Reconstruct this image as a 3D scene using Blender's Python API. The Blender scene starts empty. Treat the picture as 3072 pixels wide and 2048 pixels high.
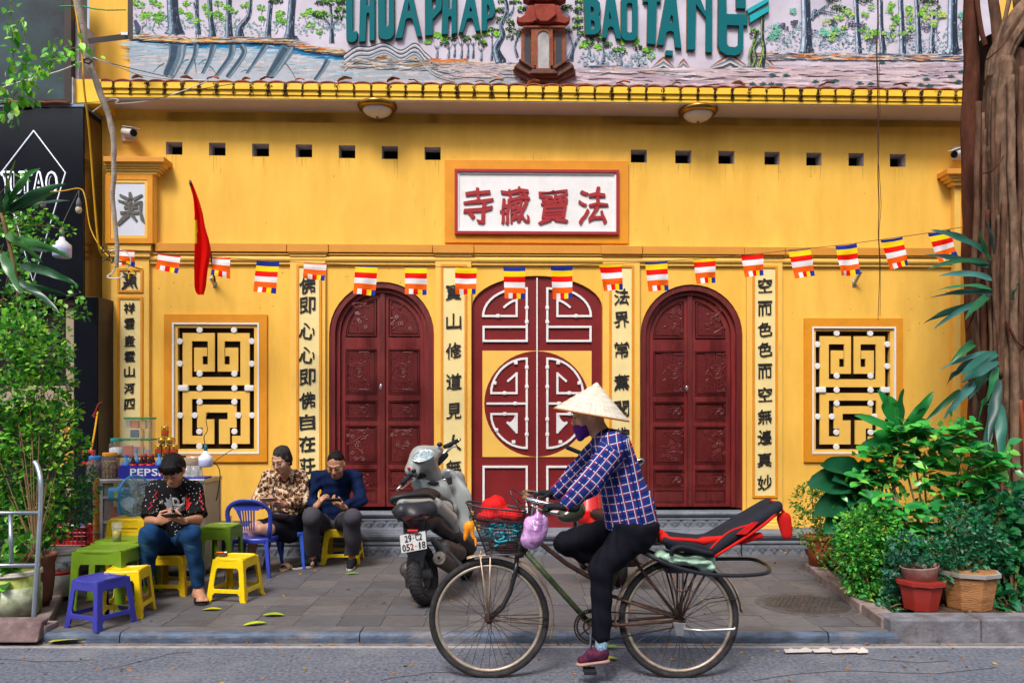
import bpy,bmesh,math,random
import numpy as np
from mathutils import Vector,Matrix,Quaternion,noise as mnoise
R=math.radians
random.seed(7);rng=np.random.default_rng(7)
scene=bpy.context.scene
COL=scene.collection
# ---------------------------------------------------------------- camera
FPX,HORZ,CAMZ=2351.0,1254.0,1.5
cam_d=bpy.data.cameras.new('camera');cam=bpy.data.objects.new('camera',cam_d);COL.objects.link(cam)
cam.location=(0,0,CAMZ);cam.rotation_euler=(R(90),0,0)
cam_d.sensor_width=36;cam_d.lens=36*FPX/3072;cam_d.shift_y=(HORZ-1024)/3072
cam_d.clip_start=0.05;cam_d.clip_end=500
scene.camera=cam
# ---------------------------------------------------------------- light
SUN_EL,SUN_AZ=R(52),R(200)
world=bpy.data.worlds.new('World');scene.world=world;world.use_nodes=True
wn=world.node_tree.nodes;wl=world.node_tree.links
bg=wn['Background'];sky=wn.new('ShaderNodeTexSky');sky.sky_type='NISHITA'
sky.sun_disc=False;sky.sun_elevation=SUN_EL;sky.sun_rotation=SUN_AZ
sky.air_density=1.0;sky.dust_density=3.0;sky.ozone_density=1.0
hs=wn.new('ShaderNodeHueSaturation');hs.inputs['Saturation'].default_value=0.45
wl.new(sky.outputs[0],hs.inputs['Color']);wl.new(hs.outputs[0],bg.inputs['Color'])
bg.inputs['Strength'].default_value=0.15
sun_d=bpy.data.lights.new('sun','SUN');sun=bpy.data.objects.new('sun',sun_d);COL.objects.link(sun)
sun_d.energy=2.2;sun_d.angle=R(16);sun_d.color=(1.0,0.95,0.88)
sdir=Vector((math.sin(SUN_AZ)*math.cos(SUN_EL),math.cos(SUN_AZ)*math.cos(SUN_EL),math.sin(SUN_EL)))
sun.rotation_euler=sdir.to_track_quat('Z','Y').to_euler()
vs=scene.view_settings
scene.display_settings.display_device='sRGB'
vs.view_transform='Standard';vs.look='None';vs.gamma=1;vs.use_curve_mapping=False
vs.exposure=0.6
scene.cycles.max_bounces=8;scene.cycles.transparent_max_bounces=12
scene.cycles.use_denoising=True
# ---------------------------------------------------------------- mapping: pixel of the photo + distance -> place
def P(px,py,d):return Vector(((px-1536)/FPX*d,d,CAMZ-(py-HORZ)/FPX*d))
ZP=0.08
def G(px,py,z=ZP):
 d=FPX*(CAMZ-z)/(py-HORZ);return Vector(((px-1536)/FPX*d,d,z))
D0,TH=8.45,R(1.2)
cT,sT=math.cos(TH),math.sin(TH)
def FU(px,py,off=0.0):
 rx=(px-1536)/FPX;t=(off-cT*D0)/(sT*rx-cT)
 x,y=t*rx,t
 return(x*cT+(y-D0)*sT,CAMZ-(py-HORZ)/FPX*t)
def LW(u,off,z):
 return Vector((u*cT+off*sT,D0+u*sT-off*cT,z))
# ---------------------------------------------------------------- colours and materials
def s2l(c):return c/12.92 if c<=.04045 else((c+.055)/1.055)**2.4
def C(h,k=1.0):
 h=h.lstrip('#');return tuple(min(1,s2l(int(h[i:i+2],16)/255)*k)for i in(0,2,4))+(1,)
MATS={}
def mat(name,col,rough=.6,var=.12,scale=6,bump=.0,bscale=40,metal=0.,col2=None,dirt=0.,dirtcol=(.05,.04,.03,1),dscale=2.5,spec=.3,alpha=1.,trans=0.,coat=0.,emit=None,stretch=(1,1,1),attr=None,sheen=0.,backlit=0.,detail=6):
 if name in MATS:return MATS[name]
 m=bpy.data.materials.new(name);m.use_nodes=True;MATS[name]=m
 n,l=m.node_tree.nodes,m.node_tree.links;b=n['Principled BSDF']
 if isinstance(col,str):col=C(col)
 if rough>.62:spec=min(spec,.10)
 b.inputs['Roughness'].default_value=rough;b.inputs['Metallic'].default_value=metal
 b.inputs['Specular IOR Level'].default_value=spec
 if coat:b.inputs['Coat Weight'].default_value=coat;b.inputs['Coat Roughness'].default_value=.1
 if trans:b.inputs['Transmission Weight'].default_value=trans
 if alpha<1:b.inputs['Alpha'].default_value=alpha
 if sheen:b.inputs['Sheen Weight'].default_value=sheen
 if emit:b.inputs['Emission Color'].default_value=emit[0];b.inputs['Emission Strength'].default_value=emit[1]
 geo=n.new('ShaderNodeNewGeometry');mp=n.new('ShaderNodeMapping');mp.inputs['Scale'].default_value=stretch
 l.new(geo.outputs['Position'],mp.inputs['Vector'])
 tn=n.new('ShaderNodeTexNoise');tn.inputs['Scale'].default_value=scale;tn.inputs['Detail'].default_value=detail;tn.inputs['Roughness'].default_value=.62
 l.new(mp.outputs[0],tn.inputs['Vector'])
 mx=n.new('ShaderNodeMix');mx.data_type='RGBA'
 c1=tuple(max(0,c*(1-var))for c in col[:3])+(1,)
 c2=tuple(min(1,c*(1+var))for c in(col2 or col)[:3])+(1,)
 if col2 is not None and isinstance(col2,str):c2=C(col2)
 rmp=n.new('ShaderNodeMapRange');rmp.inputs[1].default_value=.3;rmp.inputs[2].default_value=.7
 l.new(tn.outputs['Fac'],rmp.inputs[0]);l.new(rmp.outputs[0],mx.inputs['Factor'])
 mx.inputs['A'].default_value=c1;mx.inputs['B'].default_value=c2
 out=mx.outputs['Result']
 if attr:
  at=n.new('ShaderNodeAttribute');at.attribute_name=attr
  mm=n.new('ShaderNodeMix');mm.data_type='RGBA';mm.blend_type='MULTIPLY';mm.inputs['Factor'].default_value=1
  l.new(at.outputs['Color'],mm.inputs['A']);l.new(out,mm.inputs['B']);out=mm.outputs['Result']
 if dirt:
  t2=n.new('ShaderNodeTexNoise');t2.inputs['Scale'].default_value=dscale;t2.inputs['Detail'].default_value=9;t2.inputs['Roughness'].default_value=.72
  l.new(geo.outputs['Position'],t2.inputs['Vector'])
  r2=n.new('ShaderNodeMapRange');r2.inputs[1].default_value=.5;r2.inputs[2].default_value=.72;r2.inputs[4].default_value=dirt
  l.new(t2.outputs['Fac'],r2.inputs[0])
  m2=n.new('ShaderNodeMix');m2.data_type='RGBA';l.new(r2.outputs[0],m2.inputs['Factor'])
  l.new(out,m2.inputs['A']);m2.inputs['B'].default_value=dirtcol;out=m2.outputs['Result']
 l.new(out,b.inputs['Base Color'])
 if bump:
  t3=n.new('ShaderNodeTexNoise');t3.inputs['Scale'].default_value=bscale;t3.inputs['Detail'].default_value=5
  l.new(mp.outputs[0],t3.inputs['Vector'])
  bp=n.new('ShaderNodeBump');bp.inputs['Strength'].default_value=bump;bp.inputs['Distance'].default_value=.01
  l.new(t3.outputs['Fac'],bp.inputs['Height']);l.new(bp.outputs[0],b.inputs['Normal'])
 if backlit:
  tr=n.new('ShaderNodeBsdfTranslucent');l.new(out,tr.inputs['Color'])
  ms=n.new('ShaderNodeMixShader');ms.inputs[0].default_value=backlit
  o=n['Material Output'];l.new(b.outputs[0],ms.inputs[1]);l.new(tr.outputs[0],ms.inputs[2]);l.new(ms.outputs[0],o.inputs['Surface'])
 return m
def vmat(name,rough=.6,**k):
 return mat(name,(1,1,1,1),rough,attr='Col',**k)
# ---------------------------------------------------------------- objects
MW={}
def thing(name,label,cat,loc=(0,0,0),rotz=0,group=None,rot=None):
 o=bpy.data.objects.new(name,None);COL.objects.link(o);o.empty_display_size=.1
 M=Matrix.Translation(Vector(loc))@((rot.to_matrix().to_4x4())if rot is not None else Matrix.Rotation(rotz,4,'Z'))
 o.matrix_basis=M;MW[o.name]=M.inverted()
 tag(o,label,cat,group);return o
def tag(o,label=None,cat=None,group=None,kind=None):
 if label:o['label']=label
 if cat:o['category']=cat
 if group:o['group']=group
 if kind:o['kind']=kind
 return o
def root_inv(parent):
 while parent is not None and parent.parent is not None:parent=parent.parent
 return MW.get(parent.name)if parent is not None else None
class MB:
 def __init__(s):s.v=[];s.f=[];s.c=[];s.col=None;s.uv=None
 def color(s,c):s.col=C(c)if isinstance(c,str)else tuple(c)+((1,)if len(c)==3 else());return s
 def add(s,vs,fs):
  k=len(s.v);s.v.extend([tuple(v)for v in vs]);s.f.extend([tuple(i+k for i in f)for f in fs])
  if s.col is not None:s.c.extend([s.col]*len(fs))
  return s
 def box(s,a,b,M=None):
  x0,y0,z0=a;x1,y1,z1=b
  vs=[Vector(p)for p in((x0,y0,z0),(x1,y0,z0),(x1,y1,z0),(x0,y1,z0),(x0,y0,z1),(x1,y0,z1),(x1,y1,z1),(x0,y1,z1))]
  if M is not None:vs=[M@v for v in vs]
  return s.add(vs,[(0,3,2,1),(4,5,6,7),(0,1,5,4),(1,2,6,5),(2,3,7,6),(3,0,4,7)])
 def hexa(s,vs):
  return s.add(vs,[(0,3,2,1),(4,5,6,7),(0,1,5,4),(1,2,6,5),(2,3,7,6),(3,0,4,7)])
 def tube(s,pts,r,n=8,caps=True,closed=False,flat=1.0,up=None):
  pts=[Vector(p)for p in pts];m=len(pts)
  rs=r if isinstance(r,(list,tuple))else[r]*m
  rings=[];prev=None
  for i,p in enumerate(pts):
   if closed:t=pts[(i+1)%m]-pts[i-1]
   else:t=pts[min(i+1,m-1)]-pts[max(i-1,0)]
   if t.length<1e-9:t=Vector((0,0,1))
   t.normalize()
   if prev is None:
    a=Vector(up)if up is not None else(Vector((0,0,1))if abs(t.z)<.9 else Vector((1,0,0)))
    x=t.cross(a).normalized()
   else:x=(prev-t*prev.dot(t)).normalized()
   prev=x;y=t.cross(x)
   rings.append([p+x*math.cos(2*math.pi*k/n)*rs[i]+y*math.sin(2*math.pi*k/n)*rs[i]*flat for k in range(n)])
  vs=[v for rg in rings for v in rg];fs=[]
  for i in range(m if closed else m-1):
   j=(i+1)%m
   for k in range(n):fs.append((i*n+k,i*n+(k+1)%n,j*n+(k+1)%n,j*n+k))
  if caps and not closed:fs.append(tuple(range(n-1,-1,-1)));fs.append(tuple((m-1)*n+k for k in range(n)))
  return s.add(vs,fs)
 def lathe(s,prof,o=(0,0,0),n=24,M=None,axis=None,sq=0.0):
  o=Vector(o);vs=[];fs=[]
  Q=None
  if axis is not None:Q=Vector((0,0,1)).rotation_difference(Vector(axis)).to_matrix()
  for r_,z_ in prof:
   for k in range(n):
    a=2*math.pi*k/n;rr=r_
    if sq:rr=r_/max(abs(math.cos(a)),abs(math.sin(a)))**sq
    v=Vector((rr*math.cos(a),rr*math.sin(a),z_))
    if Q is not None:v=Q@v
    v=v+o
    if M is not None:v=M@v
    vs.append(v)
  for i in range(len(prof)-1):
   for k in range(n):fs.append((i*n+k,i*n+(k+1)%n,(i+1)*n+(k+1)%n,(i+1)*n+k))
  if prof[0][0]>1e-6:fs.append(tuple(range(n-1,-1,-1)))
  if prof[-1][0]>1e-6:fs.append(tuple((len(prof)-1)*n+k for k in range(n)))
  return s.add(vs,fs)
 def ball(s,o,r,n=12,m=8,M=None):
  r=r if isinstance(r,(tuple,list))else(r,r,r);o=Vector(o);vs=[];fs=[]
  for i in range(m+1):
   ph=math.pi*i/m
   for k in range(n):
    a=2*math.pi*k/n;d=Vector((r[0]*math.sin(ph)*math.cos(a),r[1]*math.sin(ph)*math.sin(a),r[2]*math.cos(ph)))
    if M is not None:d=M@d
    vs.append(o+d)
  for i in range(m):
   for k in range(n):fs.append((i*n+k,(i+1)*n+k,(i+1)*n+(k+1)%n,i*n+(k+1)%n))
  return s.add(vs,fs)
 def prism(s,pts,a,b):
  n=len(pts)
  ar=sum(pts[i][0]*pts[(i+1)%n][1]-pts[(i+1)%n][0]*pts[i][1]for i in range(n))
  if ar<0:pts=pts[::-1]
  vs=[(u,-a,z)for u,z in pts]+[(u,-b,z)for u,z in pts]
  fs=[tuple(range(n-1,-1,-1)),tuple(range(n,2*n))]+[(i,(i+1)%n,n+(i+1)%n,n+i)for i in range(n)]
  return s.add(vs,fs)
 def build(s,name,m=None,parent=None,smooth=False,bevel=0,local=False,kind=None,label=None,solid=0,seg=2,sub=0):
  me=bpy.data.meshes.new(name)
  vs=s.v
  inv=None if local else root_inv(parent)
  if inv is not None:vs=[tuple(inv@Vector(v))for v in vs]
  me.from_pydata(vs,[],s.f)
  if s.c and len(s.c)==len(s.f):
   a=me.color_attributes.new('Col','FLOAT_COLOR','CORNER')
   arr=np.repeat(np.array(s.c,dtype=np.float32),[len(f)for f in s.f],axis=0)
   a.data.foreach_set('color',arr.ravel())
  if smooth:me.polygons.foreach_set('use_smooth',[True]*len(me.polygons))
  me.update()
  return finish(me,name,m,parent,bevel,kind,label,solid,seg,sub)
def finish(me,name,m=None,parent=None,bevel=0,kind=None,label=None,solid=0,seg=2,sub=0):
 o=bpy.data.objects.new(name,me);COL.objects.link(o)
 if m is not None:me.materials.append(m)
 if parent is not None:o.parent=parent
 if solid:md=o.modifiers.new('solid','SOLIDIFY');md.thickness=solid;md.offset=0
 if bevel:md=o.modifiers.new('bevel','BEVEL');md.width=bevel;md.segments=seg;md.limit_method='ANGLE';md.angle_limit=R(35)
 if sub:md=o.modifiers.new('sub','SUBSURF');md.levels=sub;md.render_levels=sub
 if kind:o['kind']=kind
 if label:o['label']=label
 return o
def inst(src,name,parent=None,loc=None,rot=None,scale=None,M=None,mat_=None):
 o=bpy.data.objects.new(name,src.data);COL.objects.link(o)
 if parent is not None:o.parent=parent
 for md in src.modifiers:
  n=o.modifiers.new(md.name,md.type)
  for p in('width','segments','limit_method','angle_limit','thickness','offset','levels','render_levels'):
   if hasattr(md,p):
    try:setattr(n,p,getattr(md,p))
    except Exception:pass
 if M is not None:o.matrix_basis=M
 else:
  if loc is not None:o.location=loc
  if rot is not None:o.rotation_euler=rot
  if scale is not None:o.scale=scale
 return o
def copy_tree(o,parent=None):
 c=o.copy();COL.objects.link(c);c.parent=parent
 for ch in[x for x in list(bpy.data.objects)if x.parent is o]:copy_tree(ch,c)
 return c
def place(o,loc,rotz=0,scale=1,label=None,rot=None):
 q=(rot.to_matrix().to_4x4()if rot is not None else Matrix.Rotation(rotz,4,'Z'))
 sc_=scale if isinstance(scale,(tuple,list))else(scale,)*3
 o.matrix_basis=Matrix.Translation(Vector(loc))@q@Matrix.Diagonal(Vector(tuple(sc_)+(1,)))
 if label:o['label']=label
 return o
# ---------------------------------------------------------------- smooth solids (signed distance field -> mesh)
class Field:
 def __init__(s,lo,hi,h):
  s.lo=np.array(lo,float)-2*h;s.h=h
  s.n=np.ceil((np.array(hi,float)+2*h-s.lo)/h).astype(int)+1
  s.d=np.full(tuple(s.n),9.0,dtype=np.float32)
 def _sub(s,a,b):
  i0=np.clip(np.floor((a-s.lo)/s.h).astype(int),0,s.n);i1=np.clip(np.ceil((b-s.lo)/s.h).astype(int)+1,0,s.n)
  if np.any(i1<=i0):return None,None
  sl=tuple(slice(i0[k],i1[k])for k in range(3))
  ax=[s.lo[k]+np.arange(i0[k],i1[k])*s.h for k in range(3)]
  return sl,np.meshgrid(*ax,indexing='ij',sparse=True)
 def _mix(s,sl,e,k):
  cur=s.d[sl]
  if k<0:s.d[sl]=np.maximum(cur,-e);return
  hh=np.clip(.5+.5*(cur-e)/max(k,1e-6),0,1)
  s.d[sl]=(cur*(1-hh)+e*hh-k*hh*(1-hh)).astype(np.float32)
 def cap(s,a,b,ra,rb=None,k=.02,flat=False,sq=None):
  rb=ra if rb is None else rb;a=np.array(a,float);b=np.array(b,float)
  m=max(ra,rb)*(1.6 if sq else 1)+abs(k)*2+s.h*2
  sl,X=s._sub(np.minimum(a,b)-m,np.maximum(a,b)+m)
  if sl is None:return s
  ab=b-a;L2=max(ab.dot(ab),1e-12)
  p=[X[i]-a[i]for i in range(3)]
  tr=(p[0]*ab[0]+p[1]*ab[1]+p[2]*ab[2])/L2;t=np.clip(tr,0,1)
  q=[p[i]-t*ab[i]for i in range(3)]
  if sq:
   ax,f=np.array(sq[0],float),sq[1];ax=ax/np.linalg.norm(ax)
   w=q[0]*ax[0]+q[1]*ax[1]+q[2]*ax[2]
   d=np.sqrt(np.maximum(q[0]**2+q[1]**2+q[2]**2+w*w*(1/f**2-1),0))
  else:d=np.sqrt(q[0]**2+q[1]**2+q[2]**2)
  e=d-(ra+(rb-ra)*t)
  if sq:e=e*min(1,sq[1])if sq[1]<1 else e
  if flat:L=math.sqrt(L2);e=np.maximum(e,np.maximum(-tr*L,(tr-1)*L))
  s._mix(sl,e,k);return s
 def ell(s,c,r,k=.02,Q=None):
  c=np.array(c,float);r=np.array(r,float);m=max(r)+abs(k)*2+s.h*2
  sl,X=s._sub(c-m,c+m)
  if sl is None:return s
  p=[X[i]-c[i]for i in range(3)]
  if Q is not None:
   Q=np.array(Q.to_3x3()if hasattr(Q,'to_3x3')else Q)
   p=[p[0]*Q[0][i]+p[1]*Q[1][i]+p[2]*Q[2][i]for i in range(3)]
  k0=np.sqrt((p[0]/r[0])**2+(p[1]/r[1])**2+(p[2]/r[2])**2);k1=np.sqrt((p[0]/r[0]**2)**2+(p[1]/r[1]**2)**2+(p[2]/r[2]**2)**2)
  e=k0*(k0-1)/np.maximum(k1,1e-6)
  s._mix(sl,e,k);return s
 def box(s,c,r,rd=.01,k=.01,Q=None):
  c=np.array(c,float);r=np.array(r,float)-rd;m=float(np.linalg.norm(r))+rd+abs(k)*2+s.h*2
  sl,X=s._sub(c-m,c+m)
  if sl is None:return s
  p=[X[i]-c[i]for i in range(3)]
  if Q is not None:
   Q=np.array(Q.to_3x3()if hasattr(Q,'to_3x3')else Q)
   p=[p[0]*Q[0][i]+p[1]*Q[1][i]+p[2]*Q[2][i]for i in range(3)]
  q=[np.abs(p[i])-r[i]for i in range(3)]
  e=np.sqrt(sum(np.maximum(x,0)**2 for x in q))+np.minimum(np.maximum(q[0],np.maximum(q[1],q[2])),0)-rd
  s._mix(sl,e,k);return s
 def cut(s,pt,nrm):
  pt=np.array(pt,float);nrm=np.array(nrm,float);nrm/=np.linalg.norm(nrm)
  sl,X=s._sub(s.lo,s.lo+s.n*s.h)
  e=(X[0]-pt[0])*nrm[0]+(X[1]-pt[1])*nrm[1]+(X[2]-pt[2])*nrm[2]
  s.d[sl]=np.maximum(s.d[sl],e);return s
 def mesh(s,name,m,parent,smooth_it=1,fold=None,colf=None,kind=None,label=None):
  d=s.d;ins=d<0
  cube=[ins[i:ins.shape[0]-1+i,j:ins.shape[1]-1+j,k:ins.shape[2]-1+k]for i in(0,1)for j in(0,1)for k in(0,1)]
  cnt=sum(c.astype(np.int8)for c in cube);act=(cnt>0)&(cnt<8)
  idx=np.argwhere(act)
  if len(idx)==0:return MB().box((0,0,0),(.01,.01,.01)).build(name,m,parent)
  vid=-np.ones(act.shape,dtype=np.int64);vid[act]=np.arange(len(idx))
  acc=np.zeros((len(idx),3));w=np.zeros(len(idx))
  corners=[(i,j,k)for i in(0,1)for j in(0,1)for k in(0,1)]
  vals={c:d[idx[:,0]+c[0],idx[:,1]+c[1],idx[:,2]+c[2]]for c in corners}
  for a in corners:
   for ax in range(3):
    if a[ax]==0:
     b=list(a);b[ax]=1;b=tuple(b)
     va,vb=vals[a],vals[b];cr=(va<0)!=(vb<0)
     t=np.where(cr,va/np.where(np.abs(va-vb)<1e-9,1e-9,va-vb),0)
     pt=np.array(a,float)[None,:].repeat(len(idx),0);pt[:,ax]+=t
     acc[cr]+=pt[cr];w[cr]+=1
  V=(idx+acc/np.maximum(w,1)[:,None])*s.h+s.lo
  faces=[]
  for ax in range(3):
   o1,o2=[(1,2),(2,0),(0,1)][ax]
   A=[slice(None)]*3;B=[slice(None)]*3;A[ax]=slice(0,-1);B[ax]=slice(1,None)
   ia,ib=ins[tuple(A)],ins[tuple(B)]
   for flip,e in((False,ia&~ib),(True,~ia&ib)):
    ed=np.argwhere(e)
    ed=ed[(ed[:,o1]>0)&(ed[:,o2]>0)&(ed[:,o1]<act.shape[o1])&(ed[:,o2]<act.shape[o2])]
    if len(ed)==0:continue
    q=[]
    for da,db in((0,0),(-1,0),(-1,-1),(0,-1)):
     c=ed.copy();c[:,o1]+=da;c[:,o2]+=db;q.append(vid[c[:,0],c[:,1],c[:,2]])
    q=np.stack(q,1)
    if flip:q=q[:,::-1]
    faces.append(q)
  Fq=np.concatenate(faces);Fq=Fq[(Fq>=0).all(1)]
  E=np.concatenate([Fq[:,[0,1]],Fq[:,[1,2]],Fq[:,[2,3]],Fq[:,[3,0]]]);E=np.concatenate([E,E[:,::-1]])
  deg=np.bincount(E[:,0],minlength=len(V))[:,None]
  for _ in range(smooth_it):
   A_=np.stack([np.bincount(E[:,0],weights=V[E[:,1],k],minlength=len(V))for k in range(3)],1)/np.maximum(deg,1)
   V=V*.4+A_*.6
  if fold is not None:
   nm=np.zeros_like(V)
   fn=np.cross(V[Fq[:,2]]-V[Fq[:,0]],V[Fq[:,3]]-V[Fq[:,1]])
   for k in range(4):
    for ax in range(3):nm[:,ax]+=np.bincount(Fq[:,k],weights=fn[:,ax],minlength=len(V))
   nm/=np.maximum(np.linalg.norm(nm,axis=1),1e-9)[:,None]
   V=V+nm*fold(V)[:,None]
  me=bpy.data.meshes.new(name)
  colors=colf(V)if colf is not None else None
  inv=root_inv(parent)
  if inv is not None:
   M4=np.array(inv);V=V@M4[:3,:3].T+M4[:3,3]
  me.vertices.add(len(V));me.vertices.foreach_set('co',V.astype(np.float32).ravel())
  me.loops.add(Fq.size);me.loops.foreach_set('vertex_index',Fq.astype(np.int32).ravel())
  me.polygons.add(len(Fq));me.polygons.foreach_set('loop_start',np.arange(0,Fq.size,4,dtype=np.int32))
  me.polygons.foreach_set('loop_total',np.full(len(Fq),4,dtype=np.int32))
  me.polygons.foreach_set('use_smooth',np.ones(len(Fq),bool));me.update(calc_edges=True);me.validate()
  if colors is not None:
   a=me.color_attributes.new('Col','FLOAT_COLOR','POINT');a.data.foreach_set('color',colors.astype(np.float32).ravel())
  return finish(me,name,m,parent,kind=kind,label=label)
def folds(amp=.004,f=(30,30,30),seed=0,amp2=.002,stretch=None):
 r2=np.random.default_rng(seed);ks=[]
 for i in range(7):
  k=r2.normal(size=3)*np.array(f);ks.append((k,r2.uniform(0,6.28),amp/(1+i*.35)))
 def fn(V):
  s=np.zeros(len(V));w=V+.02*np.sin(V[:,[1,2,0]]*17+seed)
  for k,ph,a in ks:s+=a*np.sin(w@k+ph)*.45
  return s-amp2*.5
 return fn
# ---------------------------------------------------------------- glyphs and flat outlines
_gl={}
def glyph(ch,offset=.0,wob=0.):
 key=(ch,offset,wob)
 if key in _gl:return _gl[key]
 cu=bpy.data.curves.new('glyph','FONT');cu.body=ch;cu.size=1;cu.offset=offset;cu.resolution_u=3
 ob=bpy.data.objects.new('glyph',cu);COL.objects.link(ob)
 dg=bpy.context.evaluated_depsgraph_get();me=bpy.data.meshes.new_from_object(ob.evaluated_get(dg))
 v=np.array([x.co[:2]for x in me.vertices])if len(me.vertices)else np.zeros((0,2));f=[tuple(p.vertices)for p in me.polygons]
 bpy.data.objects.remove(ob);bpy.data.curves.remove(cu);bpy.data.meshes.remove(me)
 if len(v):
  lo,hi=v.min(0),v.max(0);v=(v-(lo+hi)/2)/max((hi-lo)[1],1e-6)
  if wob:
   k=sum(map(ord,ch))%17
   v=v+wob*np.stack([np.sin(v[:,1]*9+k)+.6*np.sin(v[:,0]*17+k*2),np.sin(v[:,0]*8+k*3)+.6*np.sin(v[:,1]*19+k)],1)*.5
   v[:,1]+=v[:,0]*.07
 _gl[key]=(v,f);return v,f
def glyph_mb(mb,ch,w,h,place_fn,depth,offset=.0,wob=0.):
 if offset>0:
  for k,(dx,dy)in enumerate(((0,0),(1,0),(-1,0),(0,1),(0,-1),(.7,.7),(-.7,-.7),(.7,-.7),(-.7,.7))):
   glyph_mb(mb,ch,w,h,lambda a,b,o,dx=dx,dy=dy,k=k:place_fn(a+dx*offset*h,b+dy*offset*h,o-(k*.0002 if o else 0)),depth,0,wob)
  return
 v,f=glyph(ch,0,wob)
 if not len(v):return
 ww=np.ptp(v[:,0]);sx=(w/ww if w else h)
 n=len(v);vs=[place_fn(x*sx,y*h,depth)for x,y in v]+[place_fn(x*sx,y*h,0)for x,y in v]
 fs=[tuple(p)for p in f]
 cnt={}
 for p in f:
  for i in range(len(p)):
   e=(p[i],p[(i+1)%len(p)]);cnt[e]=cnt.get(e,0)+1
 sides=[(a,a+n,b+n,b)for(a,b)in cnt if(b,a)not in cnt]
 mb.add(vs,fs+sides)
def outline_mb(mb,loops,a,b,bulge=0):
 cu=bpy.data.curves.new('o','CURVE');cu.dimensions='2D';cu.fill_mode='BOTH'
 for lp in loops:
  sp=cu.splines.new('POLY');sp.points.add(len(lp)-1)
  for i,(x,y)in enumerate(lp):sp.points[i].co=(x,y,0,1)
  sp.use_cyclic_u=True
 ob=bpy.data.objects.new('o',cu);COL.objects.link(ob)
 dg=bpy.context.evaluated_depsgraph_get();me=bpy.data.meshes.new_from_object(ob.evaluated_get(dg))
 v=[x.co[:2]for x in me.vertices];f=[tuple(p.vertices)for p in me.polygons]
 bpy.data.objects.remove(ob);bpy.data.curves.remove(cu);bpy.data.meshes.remove(me)
 rep={};key={}
 for i,p in enumerate(v):k_=(round(p[0],6),round(p[1],6));rep[i]=key.setdefault(k_,i)
 f=[tuple(rep[i]for i in p)for p in f];f=[p for p in f if len(set(p))>=3]
 n=len(v);g=[]
 for p in f:
  ar=sum(v[p[i]][0]*v[p[(i+1)%len(p)]][1]-v[p[(i+1)%len(p)]][0]*v[p[i]][1]for i in range(len(p)))
  g.append(p if ar>0 else p[::-1])
 cnt=set()
 for p in g:
  for i in range(len(p)):cnt.add((p[i],p[(i+1)%len(p)]))
 fs=list(g)
 for(i,j)in cnt:
  if(j,i)not in cnt:fs.append((i,i+n,j+n,j))
 mb.add([(x,-b,y)for x,y in v]+[(x,-a,y)for x,y in v],fs)
def arc(cx,cy,r,a0,a1,n=16,ry=None):
 ry=ry or r;return[(cx+r*math.cos(R(a0+(a1-a0)*i/n)),cy+ry*math.sin(R(a0+(a1-a0)*i/n)))for i in range(n+1)]
# ================================================================ SETTING
M_asphalt=mat('asphalt',(.135,.145,.18,1),.9,var=.6,scale=42,bump=1.,bscale=120,dirt=.75,dirtcol=(.25,.245,.26,1),dscale=1.6,detail=10)
M_gutter=mat('gutter_cement',(.19,.17,.175,1),.85,var=.35,scale=14,bump=.5,bscale=60,dirt=.7,dirtcol=(.09,.075,.07,1),dscale=5)
M_seam=mat('seam_cement',(.33,.31,.31,1),.85,var=.2,scale=20,bump=.3)
def paver_mat(name,c):
 return mat(name,c,.68,var=.22,scale=9,bump=.35,bscale=26,stretch=(1,5,1),dirt=.75,dirtcol=(.075,.06,.058,1),dscale=3.2,detail=8)
M_pave=[paver_mat('paver_%s'%n,c)for n,c in(('warm',(.114,.105,.105,1)),('cool',(.105,.101,.110,1)),('dark',(.092,.087,.092,1)),('pale',(.132,.122,.122,1)))]
M_kerb=mat('kerb_stone',(.075,.10,.15,1),.6,var=.45,scale=7,bump=.5,bscale=30,dirt=.9,dirtcol=(.24,.2,.18,1),dscale=2.6,stretch=(1,2,2))
M_kerb2=mat('kerb_stone_worn',(.17,.165,.19,1),.75,var=.4,scale=9,bump=.7,bscale=34,dirt=.9,dirtcol=(.10,.075,.065,1),dscale=5)
M_brownstone=mat('border_stone',(.25,.19,.175,1),.8,var=.3,scale=8,bump=.6,bscale=40,dirt=.7,dirtcol=(.12,.085,.07,1),dscale=5)
M_soil=mat('soil',(.075,.045,.03,1),.95,var=.5,scale=24,bump=1.,bscale=50,dirt=.6,dirtcol=(.03,.02,.015,1),dscale=9)
M_bed=mat('mortar',(.06,.05,.048,1),.9,var=.3,scale=12,bump=.4)
mb=MB();mb.box((-40,-30,-.1),(40,5.115,0));tag(mb.build('road',M_asphalt),kind='structure')
mb=MB();mb.box((-40,5.115,-.1),(40,5.145,.006));tag(mb.build('road_edge',M_seam),kind='structure')
mb=MB();mb.box((-40,5.145,-.1),(40,5.30,.010));tag(mb.build('gutter',M_gutter),kind='structure')
pav=MB();pav.box((-40,5.36,-.1),(40,14,ZP-.012));pav=tag(pav.build('pavement',M_bed),kind='structure')
def right_edge(y):
 a,b=G(2405,1690),G(2662,1850);t=(y-b.y)/(a.y-b.y);return b.x+(a.x-b.x)*t
def left_edge(y):return-3.02+(y-5.36)*.02
tile_src=[]
def paver_mesh(m):
 b=MB();b.box((-.5,-.5,-.03),(.5,.5,0));return b.build('paving_stone',m,pav,local=True,bevel=.0)
r3=random.Random(5)
y=5.362;row=0
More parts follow.
